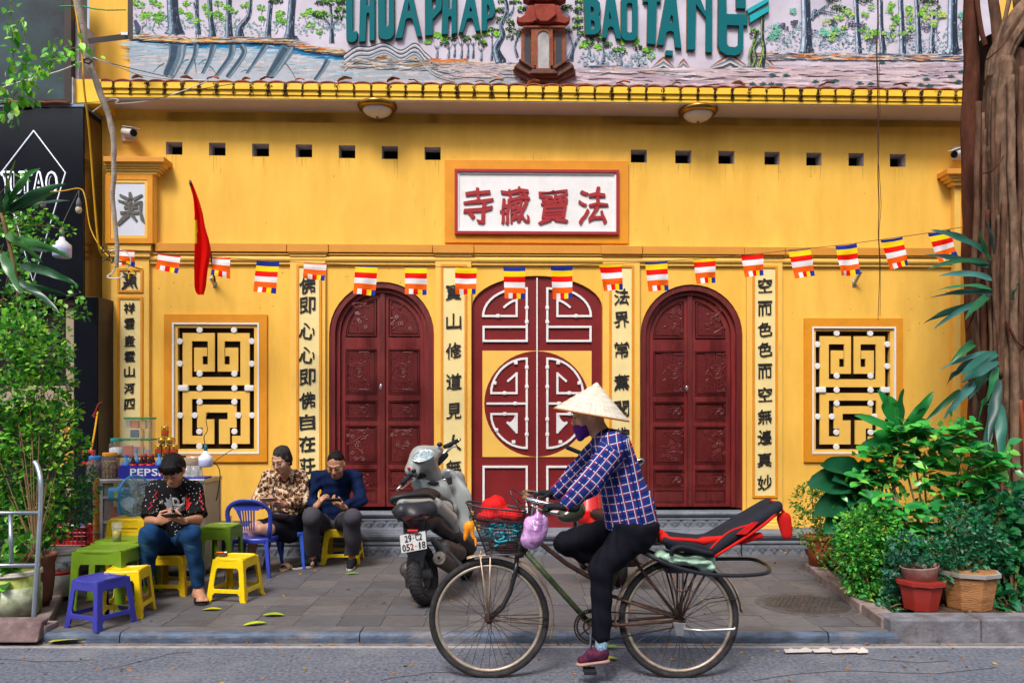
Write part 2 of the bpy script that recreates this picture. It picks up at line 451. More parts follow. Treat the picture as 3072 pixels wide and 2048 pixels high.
while y<8.9:
 h=.299;off=(row%2)*.0+r3.uniform(-.02,.02);x=-4.2+off
 while x<4.4:
  w=.299;cx,cy=x+w/2,y+h/2
  if cx+w/2<right_edge(cy)+.20 or cy>7.75:
   if not(cx<left_edge(cy)-.1 and cy<6.3)and abs(cx)<.665*cy+.25 and len(tile_src)<290:
    k=r3.choice([0,0,1,1,2,3])
    if len(tile_src)<4:k=len(tile_src);o=paver_mesh(M_pave[k]);tile_src.append(o)
    else:o=inst(tile_src[k],'paving_stone',pav);tile_src.append(o)
    o.matrix_basis=Matrix.Translation((cx,cy,ZP+r3.uniform(-.0025,.0015)))@Matrix.Rotation(r3.uniform(-.004,.004),4,'X')@Matrix.Rotation(r3.uniform(-.006,.006),4,'Z')@Matrix.Diagonal((w-.0035,h-.0035,1,1))
  x+=w
 y+=h;row+=1
kerb=MB();kerb.box((-4.6,5.26,-.05),(2.55,5.35,.03));kerb=tag(kerb.build('kerb',M_bed),kind='structure')
def kerb_stone(x0,x1,zt=ZP,name='kerb_stone',m=None,rnd=.035,y0=5.19,y1=5.355,jit=.0):
 prof=[(y1,zt-.1),(y1,zt),(y0+rnd*1.6,zt)]+[(y0+rnd-rnd*math.sin(a)*1.0,zt-rnd+rnd*math.cos(a))for a in(R(15),R(40),R(65),R(90))]+[(y0+.004,-.02),(y0+.02,-.03)]
 b=MB();nx=max(2,int((x1-x0)/.05));P_=[]
 for i in range(nx+1):
  xx=x0+(x1-x0)*i/nx
  for(yy,zz)in prof:
   n_=mnoise.noise(Vector((xx*9,yy*30,zz*30)))*.004
   P_.append((xx,yy-n_*1.2-jit,zz+n_ if zz>0 else zz))
 k=len(prof);fs=[]
 for i in range(nx):
  for j in range(k-1):fs.append((i*k+j,i*k+j+1,(i+1)*k+j+1,(i+1)*k+j))
 fs.append(tuple(range(k)));fs.append(tuple(nx*k+j for j in range(k-1,-1,-1)))
 b.add(P_,[f[::-1]for f in fs]);o=b.build(name,m or M_kerb,kerb,local=True,smooth=False);o.data.materials.append(M_pave[3])
 for p in o.data.polygons:
  if p.center.y>y0+.045:p.material_index=1
 return o
xs=[-4.5,-2.60,-1.01,.55,2.095,2.56]
for i in range(5):kerb_stone(xs[i]+.004,xs[i+1]-.004,ZP+(.0 if i<4 else .0),jit=[0,0,.004,.0,.012][i])
zk=.165
bed=MB()
pa,pb=G(2430,1680),G(2668,1838)
bed.add([(pa.x+.06,pa.y,.145),(pb.x+.06,5.4,.145),(8,5.4,.145),(8,9,.145),(pa.x+.06,9,.145)],[(0,1,2,3,4)])
bed.add([(pa.x+.06,pa.y,.0),(pb.x+.06,5.4,.0),(8,5.4,.0),(8,9,.0),(pa.x+.06,9,.0)],[(4,3,2,1,0)])
bed=tag(bed.build('planting_bed',M_soil),kind='structure')
for x0,x1 in((2.515,3.115),(3.121,3.78),(3.786,4.45)):
 b=MB();b.box((x0,5.20,-.02),(x1,5.40,zk));o=b.build('border_stone',M_kerb2,bed,bevel=.012,local=True)
ea,eb=G(2411,1700,.1),Vector((2.50,5.30,0))
nst=5
for i in range(nst):
 a=ea.lerp(eb,i/nst);c=ea.lerp(eb,(i+1)/nst);t=Vector((c.x-a.x,c.y-a.y,0)).normalized();n_=Vector((-t.y,t.x,0))*-1
 if n_.x<0:n_=-n_
 a=a+t*.004;c=c-t*.004;wd=.13
 jz=r3.uniform(-.008,.006);jn=n_*r3.uniform(-.012,.012)
 q=[a+jn,c+jn,c+n_*wd+jn,a+n_*wd+jn]
 b=MB();b.hexa([Vector((p.x,p.y,.0))for p in q]+[Vector((p.x,p.y,.148+jz))for p in q]);b.build('border_stone',M_brownstone,bed,bevel=.01,local=True)
bl=MB();la,lb=G(136,1887,.1),G(196,1775,.1)
bl.add([(-6,5.4,.11),(la.x-.08,5.4,.11),(lb.x-.08,lb.y,.11),(lb.x-.1,7.6,.11),(-6,7.6,.11)],[(0,1,2,3,4)])
bl=tag(bl.build('planting_bed',M_soil),kind='structure')
for i in range(2):
 a=la.lerp(lb,i/2);c=la.lerp(lb,(i+1)/2-.01)
 b=MB();b.hexa([Vector(p)for p in((a.x,a.y,0),(c.x,c.y,0),(c.x-.11,c.y+.02,0),(a.x-.11,a.y+.02,0),(a.x,a.y,.125),(c.x,c.y,.125),(c.x-.11,c.y+.02,.125),(a.x-.11,a.y+.02,.125))]);b.build('border_stone',M_brownstone,bl,bevel=.01,local=True)
b=MB();b.box((-4.5,5.2,-.02),(la.x-.0,5.36,.12));b.build('border_stone',M_brownstone,bl,bevel=.012,local=True)
for k_,pts in enumerate((((300,2010),(420,1985),(520,1960),(600,1950)),((0,1975),(180,1985),(330,1975)),((1150,2040),(1300,2015),(1420,2018)),((2250,2040),(2500,2010),(2800,2020),(3072,1990)),((2600,1975),(2750,1985),(2900,1975)))):
 q=[G(x_,y_,.001)+Vector((r3.uniform(-.02,.02),r3.uniform(-.015,.015),0))for i_ in range(len(pts)-1)for f_ in(0,.33,.66)for x_,y_ in[(pts[i_][0]+(pts[i_+1][0]-pts[i_][0])*f_,pts[i_][1]+(pts[i_+1][1]-pts[i_][1])*f_)]]
 o=MB().tube(q,.004,5,flat=.4).build('road_crack',mat('tar_crack',(.04,.04,.045,1),.9),None);o['kind']='structure'
mc=G(2420,1812);mc.z=ZP
t=thing('manhole_cover','round worn iron manhole cover set in the pavement right of the bicycle','manhole cover',mc)
M_iron=mat('cast_iron',(.05,.043,.042,1),.6,var=.35,scale=30,bump=.5,bscale=90,metal=.0,dirt=.8,dirtcol=(.10,.082,.075,1),dscale=7)
b=MB();b.lathe([(.0,.006),(.30,.006),(.315,.004),(.32,-.01)],mc,40);b.build('cover_plate',M_iron,t)
b=MB()
for i in range(-7,8):
 for j in range(-7,8):
  cx,cy=i*.04+(j%2)*.02,j*.04
  if math.hypot(cx,cy)<.26:
   a=R(45 if(i+j)%2 else-45);dx,dy=math.cos(a)*.012,math.sin(a)*.012;px_,py_=-math.sin(a)*.004,math.cos(a)*.004
   b.hexa([Vector((mc.x+cx+sx*dx+sy*px_,mc.y+cy+sx*dy+sy*py_,mc.z+z_))for z_ in(.005,.009)for sx,sy in((-1,-1),(1,-1),(1,1),(-1,1))])
b.build('tread_pattern',M_iron,t,kind='stuff')
b=MB();b.lathe([(.325,.003),(.33,.005),(.375,.004),(.385,-.01)],mc,40);b.build('rim',mat('manhole_rim',(.09,.078,.076,1),.85,var=.4,scale=22,bump=.6),t)
# ================================================================ TEMPLE
M_yel=mat('yellow_plaster',(.80,.445,.070,1),.72,var=.07,scale=5,bump=.12,bscale=30,dirt=.45,dirtcol=(.66,.36,.075,1),dscale=1.3,col2=(.83,.475,.085,1),spec=.25,stretch=(1,1,.22))
M_yel2=mat('yellow_trim_paint',(.80,.47,.09,1),.6,var=.05,scale=4,bump=.08,dirt=.3,dirtcol=(.55,.3,.06,1),dscale=3,spec=.35)
M_fascia=mat('fascia_yellow',(.84,.50,.03,1),.6,var=.07,scale=6,bump=.12,dirt=.35,dirtcol=(.45,.24,.02,1),dscale=4,spec=.35)
M_ochre=mat('ochre_paint',(.68,.26,.012,1),.55,var=.08,scale=6,bump=.1,dirt=.25,dirtcol=(.45,.15,.01,1),dscale=4)
M_ochre2=mat('ochre_cornice',(.62,.26,.035,1),.6,var=.12,scale=3,bump=.1,dirt=.4,dirtcol=(.4,.17,.03,1),dscale=3)
M_cream=mat('cream_panel',(.80,.64,.30,1),.65,var=.05,scale=5,bump=.06,dirt=.3,dirtcol=(.6,.44,.2,1),dscale=3)
M_white=mat('white_paint',(.74,.72,.72,1),.55,var=.05,scale=8,bump=.08,dirt=.3,dirtcol=(.5,.46,.45,1),dscale=6)
M_soffit=mat('soffit_plaster',(.60,.50,.46,1),.85,var=.06,scale=3,bump=.08)
M_red=mat('gate_red',(.17,.011,.013,1),.38,var=.14,scale=5,bump=.1,dirt=.3,dirtcol=(.26,.02,.02,1),dscale=2.2,spec=.5)
M_redp=mat('plaque_red',(.33,.02,.025,1),.5,var=.1,scale=9,bump=.15)
M_wood=mat('door_wood',(.115,.010,.011,1),.45,var=.45,scale=5,bump=.2,bscale=18,stretch=(6,6,.4),dirt=.4,dirtcol=(.20,.035,.022,1),dscale=3,coat=.12,spec=.5)
M_woodl=mat('door_rail_wood',(.16,.012,.013,1),.45,var=.4,scale=5,bump=.2,bscale=18,stretch=(6,6,.4),dirt=.4,dirtcol=(.24,.05,.03,1),dscale=3,coat=.12,spec=.5)
M_carve=mat('carved_wood',(.11,.011,.012,1),.42,var=.25,scale=30,bump=.2,bscale=60,spec=.4)
M_black=mat('unlit_black',(.008,.007,.008,1),.8,var=.1)
M_ink=mat('black_lettering',(.02,.019,.022,1),.5,var=.15,bump=.15,bscale=50)
M_conc=mat('raw_concrete',(.50,.42,.40,1),.9,var=.25,scale=14,bump=.3)
M_stone=mat('carved_stone',(.17,.185,.22,1),.65,var=.3,scale=10,bump=.4,bscale=40,dirt=.6,dirtcol=(.10,.085,.08,1),dscale=5)
M_stone2=mat('carved_stone_recess',(.12,.115,.13,1),.8,var=.35,scale=14,bump=.6,bscale=50,dirt=.6,dirtcol=(.2,.18,.17,1),dscale=5)
M_tile=mat('terracotta_tile',(.30,.075,.045,1),.7,var=.35,scale=7,bump=.3,bscale=40,dirt=.6,dirtcol=(.10,.04,.03,1),dscale=6)
temple=thing('temple','yellow temple front with red arched doors, calligraphy pillars and a painted mural above','temple',(0,D0,0),TH)
TL=dict(parent=temple,local=True)
def T(name,mb,m,**k):
 par=k.pop('under',temple);return mb.build(name,m,par,local=True,**k)
def RU(x0,y0,x1,y1,off=0.0):
 xm,ym=(x0+x1)/2,(y0+y1)/2
 return FU(x0,ym,off)[0],FU(xm,y1,off)[1],FU(x1,ym,off)[0],FU(xm,y0,off)[1]
def bx(mb,x0,y0,x1,y1,a,b):
 u0,z0,u1,z1=RU(x0,y0,x1,y1,b);mb.box((u0,-b,z0),(u1,-a,z1));return mb
# ---- openings
DISP=1/.765625
vx=[(381,419),(480,518),(579,618),(679,717),(778,816),(877,914),(975,1012),(1449,1486),(1551,1588),(1650,1687),(1756,1791),(1852,1887),(1949,1984),(2044,2080)]
vy=[326,328,330,332,334,336,338,344,346,347,349,351,352,354]
vents=[RU(a*DISP,t_*DISP,b*DISP,(t_+29.5)*DISP)for(a,b),t_ in zip(vx,vy)]
winL=RU(512,962,783,1366);winR=RU(2436,974,2684,1366)
def arch_dims(x0,x1,ytop,ybot,off=0.0):
 u0,z0,u1,z1=RU(x0,ytop,x1,ybot,off);return u0,u1,z0,z1
dL=arch_dims(987,1302,845,1523);dR=arch_dims(1921,2228,853,1523);dG=arch_dims(1415,1807,827,1589)
openings=vents+[winL,winR]+[(d[0],0,d[1],d[3])for d in(dL,dR,dG)]
ZE=FU(1536,350)[1]
def wall_mesh(u0,u1,z0,z1,ops):
 us=sorted(set([u0,u1]+[v for o in ops for v in(o[0],o[2])if u0<v<u1]));zs=sorted(set([z0,z1]+[v for o in ops for v in(o[1],o[3])if z0<v<z1]))
 b=MB()
 for i in range(len(us)-1):
  for j in range(len(zs)-1):
   cu,cz=(us[i]+us[i+1])/2,(zs[j]+zs[j+1])/2
   if any(o[0]<cu<o[2]and o[1]<cz<o[3]for o in ops):continue
   b.add([(us[i],0,zs[j]),(us[i+1],0,zs[j]),(us[i+1],0,zs[j+1]),(us[i],0,zs[j+1])],[(0,1,2,3)])
 return b
UL,UR=FU(290,900)[0],7.2
wb=wall_mesh(UL,UR,0,ZE+.02,openings)
def arch_pts(u0,u1,zt,seg,n=20):
 cu,hw=(u0+u1)/2,(u1-u0)/2
 return arc(cu,zt-seg,hw,180,0,n,ry=seg)
for d,seg in((dL,(dL[1]-dL[0])/2),(dR,(dR[1]-dR[0])/2),(dG,.345)):
 ap=arch_pts(d[0],d[1],d[3],seg);n=len(ap);h=n//2
 wb.add([(d[0],0,d[3])]+[(u,0,z)for u,z in ap[:h+1]],[tuple(range(0,h+2))])
 wb.add([(d[1],0,d[3])]+[(u,0,z)for u,z in ap[h:]],[tuple(range(0,n-h+1))])
 lp=[(d[0],0)]+ap+[(d[1],0)]
 for i in range(len(lp)-1):
  (a,c),(e,f)=lp[i],lp[i+1];wb.add([(a,0,c),(e,0,f),(e,.26,f),(a,.26,c)],[(0,1,2,3)])
wb.box((UL,.5,0),(UR,.55,ZE))
T('wall',wb,M_yel)
for u0,z0,u1,z1 in vents:
 b=MB();dpt=.17
 b.add([(u0,0,z0),(u1,0,z0),(u1,0,z1),(u0,0,z1),(u0,dpt,z0),(u1,dpt,z0),(u1,dpt,z1),(u0,dpt,z1)],[(0,4,5,1),(1,5,6,2),(2,6,7,3),(3,7,4,0)])
 v=T('vent',b,M_conc)
 b=MB();b.box((u0-.02,dpt,z0-.02),(u1+.02,dpt+.03,z1+.02));T('shade_backing',b,M_black,under=v)  # black back panel, shade of the opening put into its colour
# ---- cornice: ochre blocks, half-round moulding, fillet
joints=[463,860,985,1298,1422,1804,1928,2234,2357,2890,3200]
def cy(px,y463,y2890):return y463+(px-463)/(2427)*(y2890-y463)
for i in range(len(joints)-1):
 a,c=joints[i],joints[i+1];m_=(a+c)/2;pr=.085 if i%2 else .07
 b=MB();u0,z0,u1,z1=RU(a+.8,cy(m_,728,744.5),c-.8,cy(m_,753,768),pr);b.box((u0,-pr,z0),(u1,0,z1));T('cornice_block',b,M_ochre2,bevel=.004)
b=MB()
u0,z0,u1,z1=RU(447,755,3200,786,.05);zc=FU(1536,779,.05)[1];rr=.045
zc=FU(1536,778,.06)[1]
pr=[(0.0,zc+.052),(.058,zc+.052),(.058,zc+.045),(.035,zc+.04)]+[(.012+.04*math.sin(R(a)),zc+.038*math.cos(R(a)))for a in range(20,170,15)]+[(.03,zc-.042),(.03,zc-.055),(0,zc-.055)]
vs=[(u0,-o_,z_)for o_,z_ in pr]+[(u1,-o_,z_)for o_,z_ in pr];k=len(pr)
b.add(vs,[(i,i+1,k+i+1,k+i)for i in range(k-1)]+[tuple(range(k-1,-1,-1)),tuple(range(k,2*k))])
T('cornice_moulding',b,M_yel2)
# ---- pillars with calligraphy
def strip_frame(x0,y0,x1,y1,w,a,bb):
 u0,z0,u1,z1=RU(x0,y0,x1,y1,bb)
 return[[(u0,z0),(u1,z0),(u1,z1),(u0,z1)],[(u0+w,z0+w),(u1-w,z0+w),(u1-w,z1-w),(u0+w,z1-w)]],(u0,z0,u1,z1)
def chars(under,text,px,ys,sz,off,m=M_ink,ext=.013,wob=.06,bold=.008):
 for ch,y_ in zip(text,ys):
  u,z=FU(px,y_,off);b=MB();h=sz/FPX*8.4
  glyph_mb(b,ch,h*.98,h,lambda a,c,o,u=u,z=z:(u+a,-(off+o),z+c),ext,bold,wob)
  T('character',b,m,under=under)
def pillar(x0,x1,ytop,ybot,fx0,fx1,fy0,fy1,text,cx,ys,sz,base=False,capital=True):
 b=MB();off=.045
 bx(b,x0,ytop,x1,ybot,0,off);p=T('pillar',b,M_yel2,bevel=.004)
 if capital:
  b=MB();bx(b,x0-5,ytop-20,x1+5,ytop+3,0,.075);bx(b,x0-2,ytop+3,x1+2,ytop+12,0,.06);T('capital',b,M_yel2,under=p,bevel=.004)
 lo,q=strip_frame(fx0,fy0,fx1,fy1,.024,0,off+.012)
 b=MB();outline_mb(b,lo,off+.0005,off+.014);T('panel_border',b,M_ochre,under=p)
 b=MB();b.box((q[0]+.024,-off-.003,q[1]+.024),(q[2]-.024,-off+.01,q[3]-.024));T('text_panel',b,M_cream,under=p)
 if text:chars(p,text,cx,ys,sz,off+.003)
 if base:
  b=MB();bx(b,x0-6,1532,x1+8,1545,0,.075);bx(b,x0+0,1545,x1+2,1561,0,.06);bx(b,x0-6,1561,x1+14,1571,0,.09);bx(b,x0-14,1571,x1+28,1592,0,.12);T('pillar_base',b,M_yel2,under=p,bevel=.012)
 return p
pillar(870,976,757,1640,889,964,793,1640,'佛即心心即佛自在莊嚴',922,[856,916,992,1064,1131,1200,1265,1329,1396,1462],47)
pillar(1306,1414,757,1592,1322,1400,793,1500,'寶山修道見人無',1361,[876,963,1052,1144,1233,1327,1402],46,base=True)
pillar(1809,1920,757,1592,1828,1902,795,1500,'法界常薰聞佛性',1865,[890,959,1048,1146,1224,1305,1385],46,base=True)
pillar(2241,2348,760,1532,2258,2333,797,1492,'空而色色而空無邊真妙',2294,[856,925,987,1047,1113,1182,1249,1311,1378,1447],43,base=True)
p1=pillar(333,447,770,1640,352,428,890,1500,'祥雲盍霍山河四',389,[924,970,1022,1069,1114,1163,1212],31,capital=False)
lo,q=strip_frame(352,805,428,877,.024,0,.057);b=MB();outline_mb(b,lo,.0455,.06);T('panel_border',b,M_ochre,under=p1)
b=MB();b.box((q[0]+.024,-.048,q[1]+.024),(q[2]-.024,-.035,q[3]-.024));T('seal_panel',b,M_cream,under=p1)
def seal(mb,u,z,s,off,ext):
 def pz(pts):mb.prism([(u+a*s,z+c*s)for a,c in pts],off,off+ext)
 def st(a,b2,w):
  dx,dy=b2[0]-a[0],b2[1]-a[1];L=math.hypot(dx,dy);nx,ny=-dy/L*w,dx/L*w
  pz([(a[0]-nx,a[1]-ny),(b2[0]-nx*.5,b2[1]-ny*.5),(b2[0]+nx*.5,b2[1]+ny*.5),(a[0]+nx,a[1]+ny)])
 st((0,.30),(-.04,.52),.07);st((-.06,.27),(-.36,.44),.06);st((.06,.27),(.36,.44),.06);st((-.03,.12),(-.40,.26),.05);st((.03,.12),(.34,.22),.05)
 pz([(-.22,-.02),(.22,-.02),(.22,.08),(-.22,.08)]);st((0,.06),(0,.28),.05);pz([(-.34,-.18),(.24,-.18),(.24,-.09),(-.34,-.09)]);pz([(-.08,-.09),(.06,-.09),(.06,-.02),(-.08,-.02)])
 st((-.10,-.18),(-.42,-.52),.09);st((.02,-.18),(.18,-.40),.06);pz([(.26,.22),(.36,.24),(.34,-.1),(.46,-.5),(.30,-.36),(.26,-.1)])
u,z=FU(389,841,.05);b=MB();seal(b,u,z,.19,.048,.014);T('seal_sign',b,M_ink,under=p1)
b=MB();bx(b,316,522,461,730,0,.10);up=T('upper_pillar',b,M_yel2,bevel=.004)
lo,q=strip_frame(316,524,458,730,.055,0,.115);b=MB();outline_mb(b,lo,.1005,.118);T('panel_border',b,M_ochre,under=up)
q2=(q[0]+.055,q[1]+.055,q[2]-.055,q[3]-.055)
b=MB();outline_mb(b,[[(q2[0],q2[1]),(q2[2],q2[1]),(q2[2],q2[3]),(q2[0],q2[3])],[(q2[0]+.03,q2[1]+.03),(q2[2]-.03,q2[1]+.03),(q2[2]-.03,q2[3]-.03),(q2[0]+.03,q2[3]-.03)]],.1005,.112);T('inner_border',b,M_yel2,under=up)
b=MB();b.box((q2[0]+.03,-.104,q2[1]+.03),(q2[2]-.03,-.09,q2[3]-.03));T('white_panel',b,mat('white_panel_blue',(.6,.62,.72,1),.5,var=.05),under=up)
u,z=FU(394,626,.104);b=MB();seal(b,u,z,.33,.104,.012);T('seal_sign',b,mat('grey_metal_sign',(.16,.15,.13,1),.35,metal=.5,var=.3,scale=20),under=up)
b=MB()
for(a,c,y0_,y1_,o_)in((310,491,470,487,.19),(313,487,487,497,.165),(316,482,497,505,.145),(318,476,505,513,.13),(320,470,513,523,.115)):bx(b,a,y0_,c,y1_,0,o_)
T('capital',b,M_yel2,under=up,bevel=.005)
b=MB();bx(b,309,469,492,485,0,.2);T('capital_band',b,M_ochre2,under=up,bevel=.004)
b=MB();bx(b,322,731,452,752,0,.10);bx(b,328,752,449,770,0,.075);T('capital',b,M_yel2,under=p1,bevel=.005)
b=MB()
for(a,y0_,y1_,o_)in((2843,507,523,.19),(2846,523,533,.165),(2852,533,543,.145),(2858,543,556,.12)):bx(b,a,y0_,3100,y1_,0,o_)
rc=T('capital',b,M_yel2,bevel=.005)
b=MB();bx(b,2842,506,3100,522,0,.2);T('capital_band',b,M_ochre2,under=rc,bevel=.004)
b=MB();bx(b,2864,556,3100,1640,0,.08);p6=T('pillar',b,M_yel2,bevel=.004)
b=MB();bx(b,2884,570,2925,1500,.078,.09);T('panel_border',b,M_ochre,under=p6)
# ---- windows
def window(win,fx0,fy0,fx1,fy1,wx0,wy0,wx1,wy1,dk=None):
 u0,z0,u1,z1=RU(*dk)
 F=RU(fx0,fy0,fx1,fy1,.02);Wt=RU(wx0,wy0,wx1,wy1,.02)
 b=MB();outline_mb(b,[[(F[0],F[1]),(F[2],F[1]),(F[2],F[3]),(F[0],F[3])],[(Wt[0],Wt[1]),(Wt[2],Wt[1]),(Wt[2],Wt[3]),(Wt[0],Wt[3])]],0,.025)
 w=T('window',b,M_ochre)
 t_=.018;b=MB();outline_mb(b,[[(Wt[0],Wt[1]),(Wt[2],Wt[1]),(Wt[2],Wt[3]),(Wt[0],Wt[3])],[(Wt[0]+t_,Wt[1]+t_),(Wt[2]-t_,Wt[1]+t_),(Wt[2]-t_,Wt[3]-t_),(Wt[0]+t_,Wt[3]-t_)]],0,.03);T('frame',b,M_white,under=w)
 e=.002;i0,i1,j0,j1=Wt[0]+t_,Wt[2]-t_,Wt[1]+t_,Wt[3]-t_
 b=MB();outline_mb(b,[[(i0,j0),(i1,j0),(i1,j1),(i0,j1)],[(u0,z0),(u1,z0),(u1,z1),(u0,z1)]],-.044,.008);T('reveal',b,M_yel2,under=w)
 b=MB();b.box((u0-.02,.045,z0-.02),(u1+.02,.09,z1+.02));T('shutter',b,mat('window_dark_wood',(.02,.008,.007,1),.35,var=.4,scale=5,stretch=(1,1,.2)),under=w)
 def L(x,y_):return(u0+(x-1197)/(1710-1197)*(u1-u0),z1-(y_-635)/(1447-635)*(z1-z0))
 b=MB()
 def bar(x0,y0_,x1,y1_):
  a,c=L(x0,y1_),L(x1,y0_);b.box((a[0],.0,a[1]),(c[0],.020,c[1]))
 bars=[(1228,670,1290,965),(1290,670,1443,725),(1397,725,1443,928),(1305,880,1397,928),(1305,768,1362,880),(1362,768,1392,825)]
 for x0,y0_,x1,y1_ in bars:bar(x0,y0_,x1,y1_);bar(2906-x1,y0_,2906-x0,y1_)
 bar(1228,965,1678,1020)
 for r_ in[(1228,1060,1678,1112),(1228,1112,1290,1413),(1290,1358,1362,1413),(1618,1112,1678,1413),(1560,1358,1618,1413),
(1325,1150,1590,1203),(1325,1203,1385,1305),(1385,1248,1440,1305),(1362,1305,1440,1413),(1530,1203,1590,1305),(1472,1248,1530,1305),(1472,1305,1545,1413)]:bar(*r_)
 T('lattice',b,M_yel2,under=w)
 b=MB();b.lathe([(0,.012),(.030,.011),(.033,.007),(.033,-.004)],(0,0,0),14,axis=(0,-1,0));src=None
 for x,y_ in[(1343,650),(1574,650),(1210,727),(1210,876),(1693,725),(1693,876),(1343,943),(1577,943),(1343,1040),(1577,1040),(1343,1132),(1577,1132),(1213,1222),(1310,1222),(1604,1222),(1695,1222),(1341,1330),(1577,1330),(1341,1430),(1577,1430)]:
  a,c=L(x,y_)
  if src is None:src=T('bamboo_end',b,M_white,under=w);o=src
  else:o=inst(src,'bamboo_end',w)
  o.location=(a,0,c)
 for x0,x1 in((1198,1268),(1645,1709)):
  a,c=L(x0,1060),L(x1,1020);b=MB();b.box((a[0],-.02,a[1]),(c[0],.03,c[1]));T('bamboo_stub',b,M_white,under=w,bevel=.012)
window(winL,492,943,801,1385,517,968,778,1361,(534,983,763,1346))
window(winR,2412.5,954.5,2708,1385,2436,980,2687,1361,(2446,993,2669,1347))
# ---- name plaque
b=MB();bx(b,1334,481,1886,729,0,.035);pq=T('name_plaque',b,M_ochre,bevel=.004)
lo,q=strip_frame(1364,509,1857,703,.03,0,.06);b=MB();outline_mb(b,lo,.0355,.07);T('red_border',b,M_redp,under=pq)
q=(q[0]+.03,q[1]+.03,q[2]-.03,q[3]-.03);b=MB();outline_mb(b,[[(q[0],q[1]),(q[2],q[1]),(q[2],q[3]),(q[0],q[3])],[(q[0]+.018,q[1]+.018),(q[2]-.018,q[1]+.018),(q[2]-.018,q[3]-.018),(q[0]+.018,q[3]-.018)]],.0355,.055);T('white_border',b,M_white,under=pq)
b=MB();b.box((q[0]+.018,-.042,q[1]+.018),(q[2]-.018,-.036,q[3]-.018));T('white_panel',b,M_white,under=pq)
for ch,x,y_ in(('寺',1434,616),('藏',1545,618),('寶',1661,620),('法',1779,617)):
 u,z=FU(x,y_,.042);b=MB();glyph_mb(b,ch,.315,.375,lambda a,c,o,u=u,z=z:(u+a,-(.042+o),z+c),.016,.014,.06);T('character',b,M_redp,under=pq)
# ---- arched wooden doors
def carve_spirals(mb,u0,u1,z0,z1,o):
 cu=(u0+u1)/2;w=(u1-u0)/2*.86;H=z1-z0
 def ln(pts,r=.0085):
  for s_ in(1,-1):mb.tube([(cu+s_*a*w,-o,z0+c*H)for a,c in pts],r,5)
 for b0,sg in((.03,1),(.97,-1)):
  f=lambda c:b0+sg*c
  ln([(.06,f(.0)),(.95,f(.0)),(.95,f(.13)),(.80,f(.15)),(.80,f(.23)),(.5,f(.25))]);ln([(.12,f(.03)),(.12,f(.2)),(.45,f(.2)),(.45,f(.06)),(.3,f(.06)),(.3,f(.14))]);ln([(.62,f(.04)),(.8,f(.06)),(.78,f(.11)),(.6,f(.12)),(.62,f(.19))])
 ln([(.98,.28),(.98,.72)],.005);ln([(.85,.3),(.62,.34),(.7,.42),(.85,.46),(.72,.54),(.6,.6),(.82,.66),(.88,.7)]);ln([(.0,.34),(.35,.36),(.5,.44),(.3,.48),(.1,.46)]);ln([(0,.68),(.3,.66),(.48,.6),(.3,.53),(0,.54)])
 for k in range(5):ln([(0,.5-.02*k),(.28-.03*k,.5-.02*k)],.004)
 for a in(.32,):mb.ball((cu-a*w,-o,z0+.6*H),(.012,.014,.016),8,5);mb.ball((cu+a*w,-o,z0+.6*H),(.012,.008,.012),8,5)
def carve_flowers(mb,u0,u1,z0,z1,o,seed,inside=None):
 r_=random.Random(seed);cu=(u0+u1)/2;w=u1-u0;H=z1-z0
 pts=[(cu+r_.uniform(-.1,.1)*w,z0+.06*H)]
 for k in range(7):pts.append((cu+math.sin(k*1.3+seed)*.22*w,z0+(.08+.12*(k+1))*H))
 mb.tube([(a,-o,c)for a,c in pts],.010,5)
 for k in range(16):
  a=cu+r_.uniform(-.38,.38)*w;c=z0+r_.uniform(.1,.92)*H
  if inside and not inside(a,c):continue
  if r_.random()<.5:
   for q in range(5):mb.ball((a+math.cos(q*1.256)*.014,-o,c+math.sin(q*1.256)*.014),(.012,.011,.012),6,4)
  else:
   b0=min(pts,key=lambda t:abs(t[1]-c));mb.tube([(b0[0],-o,b0[1]),((a+b0[0])/2+r_.uniform(-.01,.01),-o,(c+b0[1])/2+.012),(a,-o,c)],[.009,.008,.005],5)
   mb.ball((a,-o,c),(.024,.011,.012),6,4,Matrix.Rotation(r_.uniform(0,3),3,'Y'))
def carve_scroll(mb,u0,u1,z0,z1,o):
 cu=(u0+u1)/2;w=(u1-u0)/2*.8;cz=(z0+z1)/2;h=(z1-z0)/2*.7
 for s_ in(1,-1):
  mb.tube([(cu+s_*w*a,-o,cz+h*c)for a,c in((0,-.5),(.2,.1),(.45,.3),(.6,0),(.45,-.2),(.3,0),(.38,.1))],.006,5)
  mb.tube([(cu+s_*w*a,-o,cz+h*c)for a,c in((.5,-.4),(.75,-.2),(.8,.3),(.6,.6),(.2,.5),(0,.7))],.0055,5)
  for t_ in(-1,1):mb.tube([(cu+s_*w*a,-o,cz+t_*h*c)for a,c in((.8,1),(1,1),(1,.6))],.006,5)
